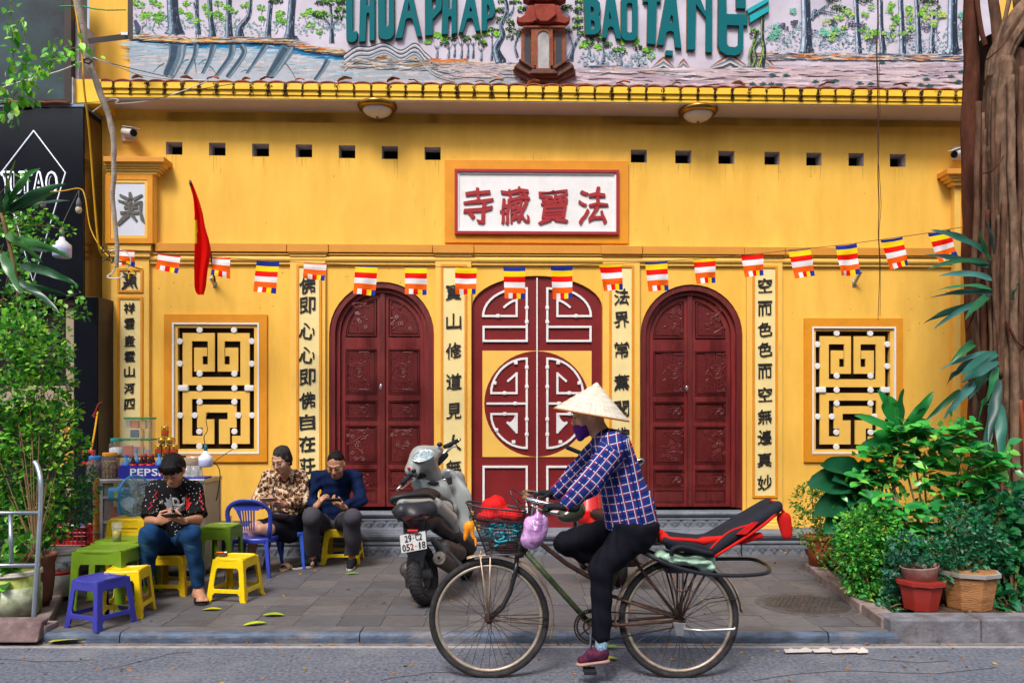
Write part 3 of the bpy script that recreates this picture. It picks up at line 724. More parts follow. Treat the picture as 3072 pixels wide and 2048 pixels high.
def wooden_door(d,seams,knobside):
 u0,u1,z0,zt=d;hw=(u1-u0)/2;cu=(u0+u1)/2
 sp=zt-hw;fw=.062
 outer=[(u0,z0)]+arch_pts(u0,u1,zt,hw,28)+[(u1,z0)]
 iu0,iu1=u0+fw,u1-fw
 inner=[(iu0,z0)]+arch_pts(iu0,iu1,zt-fw,hw-fw,28)+[(iu1,z0)]
 b=MB();outline_mb(b,[outer[:1]+outer[1:],inner],-.2,-.015);dr=T('door',b,M_wood,label=None)
 jn=fw+.045
 inn2=[(u0+jn,z0)]+arch_pts(u0+jn,u1-jn,zt-jn,hw-jn,28)+[(u1-jn,z0)]
 b=MB();outline_mb(b,[inner,inn2],-.2,-.06);T('inner_frame',b,M_woodl,under=dr)
 zb=z0+.004
 k=DZ=None
 for side in(-1,1):
  lu0,lu1=(u0+jn+.002,cu-.006)if side<0 else(cu+.006,u1-jn-.002)
  r_=hw-jn
  if side<0:prof=[(lu0,zb)]+[(a,c)for a,c in arc(cu,sp,r_-.002,180,90,14)if a<=lu1]+[(lu1,sp+math.sqrt(max(r_**2-(lu1-cu)**2,0))-.002),(lu1,zb)]
  else:prof=[(lu0,zb),(lu0,sp+math.sqrt(max(r_**2-(lu0-cu)**2,0))-.002)]+[(a,c)for a,c in arc(cu,sp,r_-.002,90,0,14)if a>=lu0]+[(lu1,zb)]
  b=MB();b.prism(prof,-.2,-.125);lf=T('door_leaf',b,M_wood,under=dr)
  if side<0:a0,a1=lu0+.05,lu1-.055
  else:a0,a1=lu0+.055,lu1-.05
  H=zt-z0
  rows=[(.018,.080,'plain'),(.085,.17,'scroll'),(.19,.365,'flower'),(.385,.475,'scroll'),(.50,.705,'spiral')]
  bstile=MB()
  bstile.prism([(lu0,zb),(a0,zb),(a0,zb+.755*H),(lu0,zb+.755*H)],-.126,-.095);bstile.prism([(a1,zb),(lu1,zb),(lu1,zb+.755*H),(a1,zb+.755*H)],-.126,-.095)
  yy=[zb]
  for r0,r1,kind_ in rows:
   bstile.prism([(a0,yy[-1]),(a1,yy[-1]),(a1,z0+r0*H),(a0,z0+r0*H)],-.126,-.095);yy.append(z0+r1*H)
  bstile.prism([(a0,yy[-1]),(a1,yy[-1]),(a1,zb+.755*H),(a0,zb+.755*H)],-.126,-.095)
  qs=sp-.0+.0;zq=zb+.755*H
  rr_=r_-.045
  if side<0:
   quad=[(a0+.0,zq)]+[(a,c)for a,c in arc(cu,sp,rr_-.01,172,96,12)if c>zq and a<a1];quad+=[(a1,quad[-1][1]+.004),(a1,zq)]
   head=[(lu0,zq)]+[(a,c)for a,c in arc(cu,sp,r_-.002,180,90,14)if a<=lu1 and c>zq]+[(lu1,sp+math.sqrt(r_**2-(lu1-cu)**2)-.002),(lu1,zq)]
  else:
   quad=[(a1,zq)]+[(a,c)for a,c in arc(cu,sp,rr_-.01,8,84,12)if c>zq and a>a0];quad+=[(a0,quad[-1][1]+.004),(a0,zq)]
   head=[(lu1,zq)]+[(a,c)for a,c in arc(cu,sp,r_-.002,0,90,14)if a>=lu0 and c>zq]+[(lu0,sp+math.sqrt(r_**2-(lu0-cu)**2)-.002),(lu0,zq)]
  gx=sum(p[0]for p in quad)/len(quad);gz=sum(p[1]for p in quad)/len(quad)
  shr=lambda f:[(gx+(a-gx)*f,gz+(c-gz)*f)for a,c in quad]
  outline_mb(bstile,[head,shr(.999)],-.126,-.095)
  T('stile',bstile,M_woodl,under=dr,bevel=.004)
  b=MB();outline_mb(b,[shr(.93),shr(.84)],-.126,-.102);outline_mb(b,[shr(.80)],-.126,-.112)
  carve_flowers(b,a0+.03,a1-.03,zq+.03,zq+.36,.112,3+side+int(u0*3),inside=lambda a,c:math.hypot(a-cu,c-sp)<rr_-.07)
  T('carved_panel',b,M_carve,under=dr)
  for r0,r1,kind_ in rows:
   pz0,pz1=z0+r0*H,z0+r1*H;b=MB()
   for m_,o_ in((.006,.100),(.016,.110)):
    outline_mb(b,[[(a0+m_,pz0+m_),(a1-m_,pz0+m_),(a1-m_,pz1-m_),(a0+m_,pz1-m_)],[(a0+m_+.008,pz0+m_+.008),(a1-m_-.008,pz0+m_+.008),(a1-m_-.008,pz1-m_-.008),(a0+m_+.008,pz1-m_-.008)]],-.126,-o_)
   if kind_=='plain':b.prism([(a0+.024,pz0+.024),(a1-.024,pz0+.024),(a1-.024,pz1-.024),(a0+.024,pz1-.024)],-.126,-.108)
   if kind_!='plain':
    m_=.032;b.prism([(a0+m_,pz0+m_),(a1-m_,pz0+m_),(a1-m_,pz1-m_),(a0+m_,pz1-m_)],-.126,-.114)
   if kind_=='spiral':carve_spirals(b,a0+.03,a1-.03,pz0+.04,pz1-.04,.114)
   if kind_=='flower':carve_flowers(b,a0+.03,a1-.03,pz0+.03,pz1-.03,.114,11+side+int(u0*5));carve_scroll(b,a0+.03,a1-.03,pz1-.12,pz1-.02,.116)
   if kind_=='scroll':carve_scroll(b,a0+.03,a1-.03,pz0+.02,pz1-.02,.114)
   T('carved_panel',b,M_carve if kind_!='plain' else M_wood,under=dr)
 b=MB();b.box((cu-.028,.07,zb),(cu+.028,.125,zt-jn-.002));T('meeting_strip',b,M_wood,under=dr,bevel=.006)
 kz=z0+.535*(zt-z0);kx=cu+knobside*.03
 b=MB();b.ball((kx,.066,kz),(.017,.006,.032),12,8);b.ball((kx,.058,kz-.004),(.007,.006,.007),8,6);T('keyhole_plate',b,mat('steel',(.6,.6,.62,1),.25,metal=.9),under=dr,smooth=True)
wooden_door(dL,None,-.6);wooden_door(dR,None,-1.2)
# ---- the painted gate in the middle
gu0,gu1,gz0,gzt=dG;gc=FU(1611,1200,-.02)[0];gseg=.345
op=[(gu0,gz0)]+arch_pts(gu0,gu1,gzt,gseg,28)+[(gu1,gz0)]
b=MB();b.prism(op,-.12,-.03);gate=T('gate',b,M_red)
def gp(cx,cy_):return FU(1536+cx/2.2396,700+cy_/2.2396,-.02)
sq=gp(168,1145)[0];g0=gp(168-367,787);g1=gp(168+367,1500);cc=gp(168,1145);rad=(g1[0]-g0[0])/2*.965;rz=(g0[1]-g1[1])/2*.995
b=MB();outline_mb(b,[[(g0[0],g1[1]),(g1[0],g1[1]),(g1[0],g0[1]),(g0[0],g0[1])],arc(cc[0],cc[1],rad,0,360,48,ry=rz)[:-1]],-.03,-.022)
T('yellow_field',b,M_yel2,under=gate)
b=MB();outline_mb(b,[arc(cc[0],cc[1],rad,0,360,48,ry=rz)[:-1]],-.0305,-.024);T('red_roundel',b,M_red,under=gate)
sw=.0115
def strip(mb,pts,w=sw,a=-.03,b_=-.008,closed=False):
 n=len(pts)
 for i in range(n if closed else n-1):
  p,q_=Vector(pts[i]),Vector(pts[(i+1)%n]);d_=(q_-p)
  if d_.length<1e-5:continue
  d_.normalize();e_=d_*w*.999;nn=Vector((-d_.y,d_.x))*w;p2,q2=p-e_*.0,q_+e_
  mb.prism([tuple(p2-nn),tuple(q2-nn),tuple(q2+nn),tuple(p2+nn)],a,b_-i*.0004)
def mir(pts,s_):
 return[gp(168+s_*(x-168),y_)for x,y_ in pts]
for s_ in(1,-1):
 b=MB();kn=[]
 A=[(237,625),(237,370),(275,372)]+[(275+(530-275)*math.sin(R(t_)),555-(185)*math.cos(R(t_)))for t_ in range(0,91,9)]+[(530,555),(305,555),(305,448)]+[(305+(388-305)*t_/4,448+46*(t_/4)**1.6)for t_ in range(1,5)]
 strip(b,mir(A,s_));strip(b,mir([(237,628),(527,628),(527,722),(237,722)],s_),closed=True)
 B_=[(237,1142),(237,840)]+[(237+(478-237)*math.sin(R(t_)),1085-(245)*math.cos(R(t_)))for t_ in range(8,88,8)]+[(475,1072),(305,1072),(305,940),(362,990)]
 strip(b,mir(B_,s_));strip(b,mir([(237,1142),(500,1142)],s_))
 B2=[(237,1142),(237,1440)]+[(237+(478-237)*math.sin(R(t_)),1200+(240)*math.cos(R(t_)))for t_ in range(8,88,8)]+[(475,1212),(305,1212),(305,1335),(365,1270)]
 strip(b,mir(B2,s_))
 hz_=[(305,1335),(372,1275),(340,1262),(322,1240),(316,1212)];b.prism(mir(hz_,s_),-.0302,-.012)
 strip(b,mir([(237,1566),(527,1566),(527,1868),(237,1868)],s_),closed=True)
 T('white_trim',b,M_white,under=gate)
 b=MB()
 for x,y_ in[(237,500),(237,595),(430,555),(237,900),(237,1030),(310,870),(452,1005),(385,1072),(315,1142),(237,1248),(237,1350),(385,1212),(325,1400),(440,1320)]:
  u,z=mir([(x,y_)],s_)[0];b.box((u-.02,.002,z-.019),(u+.02,.028,z+.019))
 T('bamboo_knots',b,M_white,under=gate,bevel=.007)
b=MB();b.box((gc-.007,.006,gz0+.002),(gc+.007,.03,gzt-.02));T('centre_strip',b,M_white,under=gate)
# ---- steps with lotus friezes
def zoff(px,py,off):return FU(px,py,off)[1]
o_low,o_up=.39,.15
ZL,ZU=zoff(1200,1600,o_low),zoff(1200,1537,o_up)
def step_profile(mb,u0,u1,zb,zt,off,ends=True):
 H=zt-zb
 pr=[(off-.0,zb),(off-.0,zb+.012),(off-.028,zb+.02),(off-.028,zb+H*.52),(off-.012,zb+H*.56),(off-.012,zb+H*.62),(off-.03,zb+H*.66),(off-.0,zb+H*.78),(off+.012,zb+H*.88),(off+.008,zt-.008),(off-.002,zt),(-.25,zt),(-.25,zb)]
 k=len(pr);vs=[(u0,-o_,z_)for o_,z_ in pr]+[(u1,-o_,z_)for o_,z_ in pr]
 mb.add(vs,[(i,i+1,k+i+1,k+i)for i in range(k-1)]+[tuple(range(k-1,-1,-1)),tuple(range(k,2*k))])
b=MB();step_profile(b,FU(430,1640,o_low)[0],FU(2560,1640,o_low)[0],ZP-.02,ZL,o_low);low=T('lower_step',b,M_stone)
ups=[]
for x0,x1 in((905,1412),(1930,2236)):
 b=MB();step_profile(b,FU(x0,1560,o_up)[0],FU(x1,1560,o_up)[0],ZL,ZU,o_up);ups.append((T('upper_step',b,M_stone),FU(x0,1560,o_up)[0],FU(x1,1560,o_up)[0]))
pb_=MB()
lobe=[(-.5,.5),(.5,.5),(.5,.25),(.42,.05),(.2,-.1),(.1,-.35),(0,-.5),(-.1,-.35),(-.2,-.1),(-.42,.05),(-.5,.25)]
pb_.prism([(a*.108,c*.085)for a,c in lobe],0,.010);pb_.prism([(a*.07,c*.058+.006)for a,c in lobe],.010,.015);pb_.tube([(-.03,-.016,.03),(-.012,-.018,.012),(0,-.018,.03),(.012,-.018,.012),(.03,-.016,.03)],.004,5)
psrc=None
def petals(step,u0,u1,z,off):
 global psrc
 n=int((u1-u0)/.125);st_=(u1-u0)/n
 for i in range(n):
  u=u0+(i+.5)*st_
  if psrc is None:psrc=T('lotus_petal',pb_,M_stone,under=step,bevel=.003);o=psrc
  else:o=inst(psrc,'lotus_petal',step)
  o.location=(u,-(off-.0285),z)
petals(low,FU(430,1640,o_low)[0],FU(2560,1640,o_low)[0],ZP-.02+(ZL-ZP+.02)*.30,o_low)
for s_,a,c in ups:petals(s_,a,c,ZL+(ZU-ZL)*.30,o_up)
b=MB();b.box((UL,-.02,0),(FU(905,1600)[0],.0,ZU-.1));T('plinth',b,M_stone2)
# ---- eave: soffit, stepped fascia, tiles
e0,e1=300,3150
def eo(px):return .30+.10*(px-e0)/(2890-e0)
def ey(px,yl,yr):return yl+(yr-yl)*(px-e0)/(2890-e0)
def epoint(px,py,extra=0.0):o_=eo(px)+extra;u,z=FU(px,py,o_);return u,-o_,z
EL,ER=300,3150
def band(ya,yb,yc,yd,ex,name,m,back=.10):
 b=MB();tl=epoint(EL,ey(EL,ya,yc),ex);bl_=epoint(EL,ey(EL,yb,yd),ex);tr_=epoint(ER,ey(ER,ya,yc),ex);br=epoint(ER,ey(ER,yb,yd),ex)
 vs=[bl_,br,(br[0],br[1]+back,br[2]),(bl_[0],bl_[1]+back,bl_[2]),tl,tr_,(tr_[0],tr_[1]+back,tr_[2]),(tl[0],tl[1]+back,tl[2])]
 b.hexa([Vector(v)for v in vs]);return T(name,b,m,bevel=.003)
fas=band(243,263,272,291,.02,'fascia_board',M_fascia)
band(264.5,279.5,293,306,.0,'fascia_board',M_fascia);band(281,291.5,308,317,-.012,'fascia_board',M_fascia);band(287,293,313,319,-.03,'fascia_board',M_fascia)
zl_,zr_=epoint(EL,292)[2],epoint(ER,ey(ER,292,319))[2]
ul_,ur_=FU(EL,300)[0],FU(ER,300)[0]
b=MB();b.hexa([Vector(v)for v in((ul_,-eo(EL)+.02,zl_),(ur_,-eo(ER)+.02,zr_),(ur_,.1,zr_),(ul_,.1,zl_),(ul_,-eo(EL)+.02,zl_+.02),(ur_,-eo(ER)+.02,zr_+.02),(ur_,.1,zr_+.02),(ul_,.1,zl_+.02))]);T('soffit',b,M_soffit)
b=MB();bx(b,219,238,302,311,-.1,.33);T('eave_end',b,M_fascia,bevel=.004)
b=MB();bx(b,270,311,340,480,-.4,-.02);T('side_wall',b,M_yel)
tb=MB();n=7;wt,rise,thk,ln_=.168,.017,.012,.34
for(za,sg)in((0,1),):
 vs=[];fs=[]
 for yy in(0,ln_):
  for lay in(0,thk):
   for i in range(n):
    a=-1+2*i/(n-1);vs.append((a*wt/2,yy,rise*(1-a*a)+lay+yy*.30))
 def I(y_,l_,i_):return y_*2*n+l_*n+i_
 for i in range(n-1):
  fs+=[(I(0,1,i),I(0,1,i+1),I(1,1,i+1),I(1,1,i)),(I(0,0,i+1),I(0,0,i),I(1,0,i),I(1,0,i+1)),(I(0,0,i),I(0,0,i+1),I(0,1,i+1),I(0,1,i))]
 fs+=[(I(0,0,0),I(0,1,0),I(1,1,0),I(1,0,0)),(I(0,1,n-1),I(0,0,n-1),I(1,0,n-1),I(1,1,n-1))]
 tb.add(vs,fs)
tsrc=None;stain_px=[]
r4=random.Random(3)
px=262.0
while px<2960:
 u,yy,z=epoint(px,ey(px,244,272),.026)
 if tsrc is None:tsrc=T('roof_tile',tb,M_tile);o=tsrc
 else:o=inst(tsrc,'roof_tile',temple)
 o.matrix_basis=Matrix.Translation((u,yy,z))@Matrix.Rotation(r4.uniform(-.03,.03),4,'Z')@Matrix.Rotation(r4.uniform(-.04,.04),4,'Y')
 stain_px.append(px+26);px+=51.6
b=MB();zt_=epoint(1600,256,.03)[2]
b.hexa([Vector(v)for v in((ul_,-eo(EL)-.02,zl_+.155),(ur_,-eo(ER)-.02,zr_+.165),(ur_,.05,zr_+.235),(ul_,.05,zl_+.225),(ul_,-eo(EL)-.02,zl_+.165),(ur_,-eo(ER)-.02,zr_+.175),(ur_,.05,zr_+.245),(ul_,.05,zl_+.235))]);T('roof_bed',b,M_tile)
b=MB()
for sx in stain_px:
 dens=r4.choice([22,34,50]);wdt=r4.uniform(3,7)
 for k in range(dens*3):
  f=r4.random();yy0=246+f*36;x=sx+r4.gauss(0,wdt*(.42+.35*abs(f-.4)))
  ex=.0235 if f<.45 else(.0035 if f<.93 else-.0085)
  s1,s2=r4.uniform(.6,2.0),r4.uniform(.8,2.8)
  if f<.45:yy0=min(yy0,262)
  u,yv,z=epoint(x,ey(x,yy0,yy0+27.5),ex);a=r4.uniform(-.3,.3);s1*=.0033;s2*=.0033
  b.add([(u-s1,yv-k*2e-5,z-s2*.6),(u+s1*.3,yv-k*2e-5,z-s2),(u+s1,yv-k*2e-5,z+s2*.5),(u-s1*.5+a*s1,yv-k*2e-5,z+s2)],[(0,1,2,3)])
T('moss_streaks',b,mat('moss_stain',(.035,.02,.012,1),.9,var=.5,scale=60),kind='stuff')
b=MB();M_drip=mat('plaster_run_mark',(.56,.30,.045,1),.8,var=.15)
spots=[(r4.uniform(v_[0],v_[2]),v_[1]-.004,r4.uniform(.05,.22))for v_ in vents for _ in range(4)]+[(FU(r4.uniform(470,2860),0)[0],FU(1536,700+r4.uniform(-240,20))[1],r4.uniform(.03,.12))for _ in range(26)]+[(FU(r4.uniform(1340,1880),0)[0],FU(1536,478)[1],-r4.uniform(.01,.05))for _ in range(12)]
for u_,z_,l_ in spots:w_=r4.uniform(.0015,.0045);o_=r4.uniform(.0008,.0014);b.add([(u_-w_,-o_,z_),(u_-w_*.3,-o_,z_-l_),(u_+w_*.3,-o_,z_-l_),(u_+w_,-o_,z_)],[(0,1,2,3)])
T('run_marks',b,M_drip,kind='stuff')
b=MB()
for _ in range(90):
 x_,y_=r4.choice([(r4.uniform(470,2860),r4.uniform(380,720)),(r4.uniform(1000,1300),r4.uniform(800,850)),(r4.uniform(447,870),r4.uniform(800,940)),(r4.uniform(2350,2850),r4.uniform(800,950)),(r4.uniform(2720,2850),r4.uniform(800,1400)),(r4.uniform(500,860),r4.uniform(1400,1560))]);u_,z_=FU(x_,y_);s_=r4.uniform(.002,.006);b.add([(u_-s_,-.0016,z_),(u_,-.0016,z_-s_),(u_+s_,-.0016,z_),(u_,-.0016,z_+s_*1.3)],[(0,1,2,3)])
T('specks',b,mat('dark_speck',(.12,.06,.03,1),.9),kind='stuff')
# ---- upper wall with the mural
ZM0=ZE+.12;ZM1=FU(1536,-60)[1]
b=MB();b.box((FU(268,150)[0],0,ZM0-.2),(UR,.3,ZM1));T('upper_wall',b,M_yel)
# ================================================================ MURAL (flat paint on a panel of the upper wall)
mo=.022
b=MB();bx(b,399,-60,3000,330,0,mo);mural=T('mural_panel',b,mat('mural_ground',(.53,.48,.56,1),.75,var=.16,scale=2.2,bump=.12,bscale=30,dirt=.4,dirtcol=(.36,.36,.46,1),dscale=1.6))
pt=MB();_ly=[0]
rm=random.Random(12)
def shade(c,j=.12):
 c=C(c)if isinstance(c,str)else c;k=1+rm.uniform(-j,j);return tuple(min(1,x*k)for x in c[:3])+(1,)
def ppoly(pts,col,j=.12):
 _ly[0]+=1;o=mo+.0006+_ly[0]*1.6e-6
 q=[FU(x,y_,mo)for x,y_ in pts];pt.color(shade(col,j));pt.add([(u,-o,z)for u,z in q],[tuple(range(len(q)-1,-1,-1))])
def ribbon(pts,ws,col,j=.1):
 n=len(pts);_ly[0]+=1;o=mo+.0006+_ly[0]*1.6e-6;vs=[]
 ws=ws if isinstance(ws,(list,tuple))else[ws]*n
 for i in range(n):
  a=pts[max(i-1,0)];c=pts[min(i+1,n-1)];dx,dy=c[0]-a[0],c[1]-a[1];L=math.hypot(dx,dy)or 1
  w=ws[i]/2
  for s_ in(1,-1):u,z=FU(pts[i][0]-dy/L*w*s_,pts[i][1]+dx/L*w*s_,mo);vs.append((u,-o,z))
 for i in range(n-1):pt.color(shade(col,j));pt.add([vs[2*i],vs[2*i+1],vs[2*i+3],vs[2*i+2]],[(0,1,2,3)])
def curve(p,n=10):
 out=[]
 for i in range(len(p)-1):
  p0,p1,p2,p3=p[max(i-1,0)],p[i],p[i+1],p[min(i+2,len(p)-1)]
  for k in range(n):
   t=k/n;out.append(tuple(.5*((2*p1[a])+(-p0[a]+p2[a])*t+(2*p0[a]-5*p1[a]+4*p2[a]-p3[a])*t*t+(-p0[a]+3*p1[a]-3*p2[a]+p3[a])*t**3)for a in range(len(p1))))
 out.append(tuple(p[-1]));return out
def blob(x,y_,rx,ry,col,n=9,j=.15):
 ph=rm.uniform(0,6);ppoly([(x+rx*math.cos(ph+6.283*k/n)*rm.uniform(.7,1.15),y_+ry*math.sin(ph+6.283*k/n)*rm.uniform(.7,1.15))for k in range(n)],col,j)
def leafcloud(x,y_,rx,ry,cols,n,s=(3,6)):
 for _ in range(n):
  a=rm.uniform(0,6.28);r_=math.sqrt(rm.random());w=rm.uniform(*s);blob(x+rx*r_*math.cos(a),y_+ry*r_*math.sin(a),w,w*.7,rm.choice(cols),6,.25)
def dabs(x0,y0,x1,y1,cols,n,lx=(8,26),ly=(1.5,4),fy=None,slope=0):
 for _ in range(n):
  x=rm.uniform(x0,x1);y_=(fy(x)if fy else 0)+rm.uniform(y0,y1);l_=rm.uniform(*lx)
  s_=rm.uniform(-.12,.12)+slope
  ribbon([(x-l_,y_-l_*s_),(x-l_*.3,y_+rm.uniform(-1.5,1.5)),(x+l_*.4,y_+rm.uniform(-1.5,1.5)),(x+l_,y_+l_*s_)],[.5,rm.uniform(*ly),rm.uniform(*ly),.5],rm.choice(cols),.2)
K3=lambda x,y_:(390+x/3.618,y_/3.618)
K4=lambda x,y_:(980+x/2.868,y_/2.868)
K5=lambda x,y_:(2250+x/3.51,y_/3.51)
wl_=curve([K3(0,415),K3(300,455),K3(700,475),K3(1200,470),K3(1700,490),K3(1950,560),K3(2350,610),K4(300,490),K4(700,530),K4(1200,545),K4(1640,560)],8)
def wly(x):
 for i in range(len(wl_)-1):
  if wl_[i][0]<=x<=wl_[i+1][0]:t=(x-wl_[i][0])/(wl_[i+1][0]-wl_[i][0]+1e-6);return wl_[i][1]*(1-t)+wl_[i+1][1]*t
 return wl_[-1][1]
for i in range(0,len(wl_)-1):
 (x0,y0),(x1,y1)=wl_[i],wl_[i+1]
 g='#8fa6b8' if x0<1000 else '#8b9aa0'
 ppoly([(x0,y0),(x1+.5,y1),(x1+.5,270),(x0,270)],'#a9b4c0' if x0<1000 else '#9aa5ab',.02)
dabs(400,6,1050,60,['#93aebf','#a3b5c2','#84a5b8','#a9b6c2','#b0b6c0'],150,(20,70),(3,8),wly)
dabs(400,30,1600,90,['#a8aeb8','#b7b3b9','#9ba7b0','#c0b5b5'],170,(16,50),(3,8),wly)
dabs(560,1,1090,14,['#1e7ba8','#2a8ab5','#17699a'],70,(14,46),(2.5,6),wly)
dabs(400,-1,1100,5,['#123f63','#0d3556','#1b5278'],90,(16,46),(2,5),wly)
for pts,w0,w1 in(([K3(520,490),K3(500,640),K3(420,820)],56,36),([K3(720,470),K3(700,620),K3(600,810)],18,11),([K3(910,490),K3(870,640),K3(790,800)],22,9),([K3(1110,490),K3(1090,620),K3(930,840)],24,12),
([K3(1200,490),K3(1235,590),K3(1060,840)],18,16),([K3(1480,490),K3(1390,630),K3(1270,800)],20,6),([K3(1720,520),K3(1620,680),K3(1520,830)],46,24),([K3(2150,650),K3(2090,760),K3(2010,870)],18,12)):
 c_=curve(pts,8);n=len(c_);ribbon(c_,[w0+(w1-w0)*i/(n-1)for i in range(n)],'#5f7585',.08)
 ribbon([(x-w0*.18,y_)for x,y_ in c_],[(w0+(w1-w0)*i/(n-1))*.38 for i in range(n)],'#3e5366',.12);ribbon([(x+w0*.26,y_)for x,y_ in c_],[(w0+(w1-w0)*i/(n-1))*.12 for i in range(n)],'#8d99a4',.1)
for a,c in(((375,690),(250,790)),((640,650),(560,700)),((830,650),(740,710)),((1290,770),(1200,790)),((700,640),(720,800)),((1680,680),(1800,860)),((860,720),(930,800))):
 x0,y0=K3(*a);x1,y1=K3(*c);ribbon(curve([(x0,y0),((x0+x1)/2,(y0+y1)/2-4),(x1,y1)],5),[3.5]*6+[2]*4+[.6],'#4d6070')
for x in range(405,1050,9):leafcloud(x,rm.uniform(60,100),16,18,['#6f9a96','#84a7a3','#8e9aab','#9aa3b3','#5f8a86'],7,(2,5))
for x in range(2270,2900,7):leafcloud(x,rm.uniform(85,150),20,24,['#7e97a6','#8fa3b3','#6b8796','#9aaabb','#7fa59f','#a9b3c4'],9,(2,5.5))
def ptrunk(pts,ws,dark='#2c3444',lightc='#8fa0b4',mid='#4c5a6e',lside=-1):
 c_=curve([p+(w,)for p,w in zip(pts,ws)],8);q=[(x,y_)for x,y_,w in c_];w=[a[2]for a in c_]
 ribbon(q,w,mid,.15);ribbon([(x-lside*.22*w_,y_)for(x,y_),w_ in zip(q,w)],[a*.5 for a in w],dark,.15)
 ribbon([(x+lside*.30*w_,y_)for(x,y_),w_ in zip(q,w)],[a*.22 for a in w],lightc,.2)
 for _ in range(int(len(q)*1.2)):
  i=rm.randrange(len(q)-1);x,y_=q[i];o=rm.uniform(-.4,.4)*w[i];ribbon([(x+o,y_),(x+o+rm.uniform(-1,1),y_+rm.uniform(5,14))],[rm.uniform(.8,2.2),.5],rm.choice([dark,lightc,mid,'#6d8a8c']),.2)
def twig(x,y_,a,L,w,col,leaf=None,depth=3):
 if depth==0 or L<4:
  if leaf:leafcloud(x,y_,8,5,leaf,rm.randint(3,6),(2,4.6))
  return
 x1=x+math.cos(a)*L;y1=y_-math.sin(a)*L;k=rm.uniform(-.35,.35)
 ribbon(curve([(x,y_),((x+x1)/2+math.sin(a)*L*k,(y_+y1)/2+math.cos(a)*L*k),(x1,y1)],4),[w]*5+[w*.7]*4,col,.1)
 for _ in range(2):twig(x1,y1,a+rm.uniform(-.9,.9),L*rm.uniform(.5,.85),w*.65,col,leaf,depth-1)
 if leaf and depth<3:leafcloud(x1,y1,8,5,leaf,4,(2,4.6))
LIME=['#74b336','#86c04c','#649f36','#52903a','#98bf58','#3f7f4a'];LIME2=['#a9c25a','#86b555','#629a52','#5c877a','#bcc46a']
TEALV=['#5fae8e','#4fa088','#7cc0a4','#6fae9c'];VIO=['#4c4a63','#5c5a74','#3f4258']
def canopy(x,y_,rx,ry,hi=('#3f7a2e','#57982f','#79b83a')):
 leafcloud(x,y_+ry*.25,rx,ry,['#1f2c1e','#2a3a2a','#3b3a2f','#26331f'],int(rx*ry/6),(2,4.2));leafcloud(x,y_-ry*.35,rx*.85,ry*.5,list(hi)+['#2f5a2a'],int(rx*ry/9),(1.6,3.6))
for k in range(9):
 x=rm.uniform(402,1010);twig(x,rm.uniform(70,104),rm.uniform(1.1,2.0),26,1.8,'#4b5568',LIME,3)
for xt,yt,xb,yb,wt_,wb_ in((460,0,490,372,34,64),(725,-10,740,372,11,19),(865,-10,895,402,14,26),(1075,-10,1075,412,17,29),(1530,15,1500,412,13,20),(1765,-10,1735,430,22,56)):
 a=K3(xt,yt);c=K3(xb,yb);ptrunk([a,((a[0]+c[0])/2-1,(a[1]+c[1])/2),(c[0],c[1]-14),c],[wt_,wt_*1.05,wt_*1.35,wb_])
a=K3(1310,-10);ptrunk([a,K3(1290,170),K3(1200,300),K3(1190,392)],[10,13,19,28]);ptrunk([K3(690,30),K3(720,130),K3(740,260)],[5,7,9])
for x,y_ in((120,60),(200,160),(310,60),(340,190),(620,40),(640,170),(720,230),(820,80),(960,40),(960,150),(1120,120),(1250,60),(1420,90),(1440,210),(1640,150),(1660,240),(1900,170),(1960,270),(2050,345),(1060,90),(850,150),(60,30),(250,20)):
 X,Y=K3(x,y_);leafcloud(X,Y,13,9,LIME,22,(2,4.8));twig(X+2,Y+22,1.6+rm.uniform(-.4,.4),12,1.3,'#3c4456',None,2)
ptrunk([K3(2175,50),K3(2190,250),K3(2190,470)],[7,8,16]);ptrunk([K3(2110,195),K3(2160,270),K3(2180,340)],[3,4,6]);ptrunk([K3(2260,215),K3(2215,260),K3(2200,320)],[3,4,5])
for x,y_,r1,r2 in((2065,160,24,13),(2275,110,20,11),(2160,30,44,10),(2270,185,16,8),(2300,20,20,10),(1580,10,26,7)):canopy(*K3(x,y_),r1,r2)
def bank(x):return wly(x)-9
dabs(402,-8,1240,8,['#b3612f','#c98a4e','#d9b26a','#8a7a68','#6d7688','#a5a39c','#5a5048','#c7b9a0'],420,(9,32),(2,5),bank)
dabs(402,6,1240,10,['#3a3f4a','#26303c','#54504c'],60,(10,30),(1,2.4),bank)
ridge=[K4(150,480),K4(260,408),K4(370,408),K4(500,375),K4(640,438),K4(760,378),K4(850,460),K4(940,525),K4(1100,560)]
for k,col in enumerate(['#3c4a5c','#cfc9c4','#8d93a0','#2f3d50','#c9c4c6','#98a0ac','#4a5668','#b5b3b4','#6f7a88','#a9a9a9']):
 c_=curve([(x,y_+k*3.6+abs(x-1170)*.01*k)for x,y_ in ridge],7);ribbon(c_,[3.9+rm.uniform(-.6,.8)for _ in c_],col,.1)
dabs(1040,-2,1560,26,['#8b8f98','#6d7380','#b9b3ac','#c2a98a','#5d6774','#a4876a','#d0c8bc'],260,(10,34),(1.5,3.6),lambda x:178+.03*(x-1040))
dabs(1290,-4,1400,6,['#bd6a36','#c97a45'],16,(12,26),(2.5,5),lambda x:182)
dabs(1330,20,1640,62,['#b9a5a3','#c4b2ae','#a69aa2','#b0a9b3','#9c9aa5'],130,(12,40),(2,5),lambda x:172)
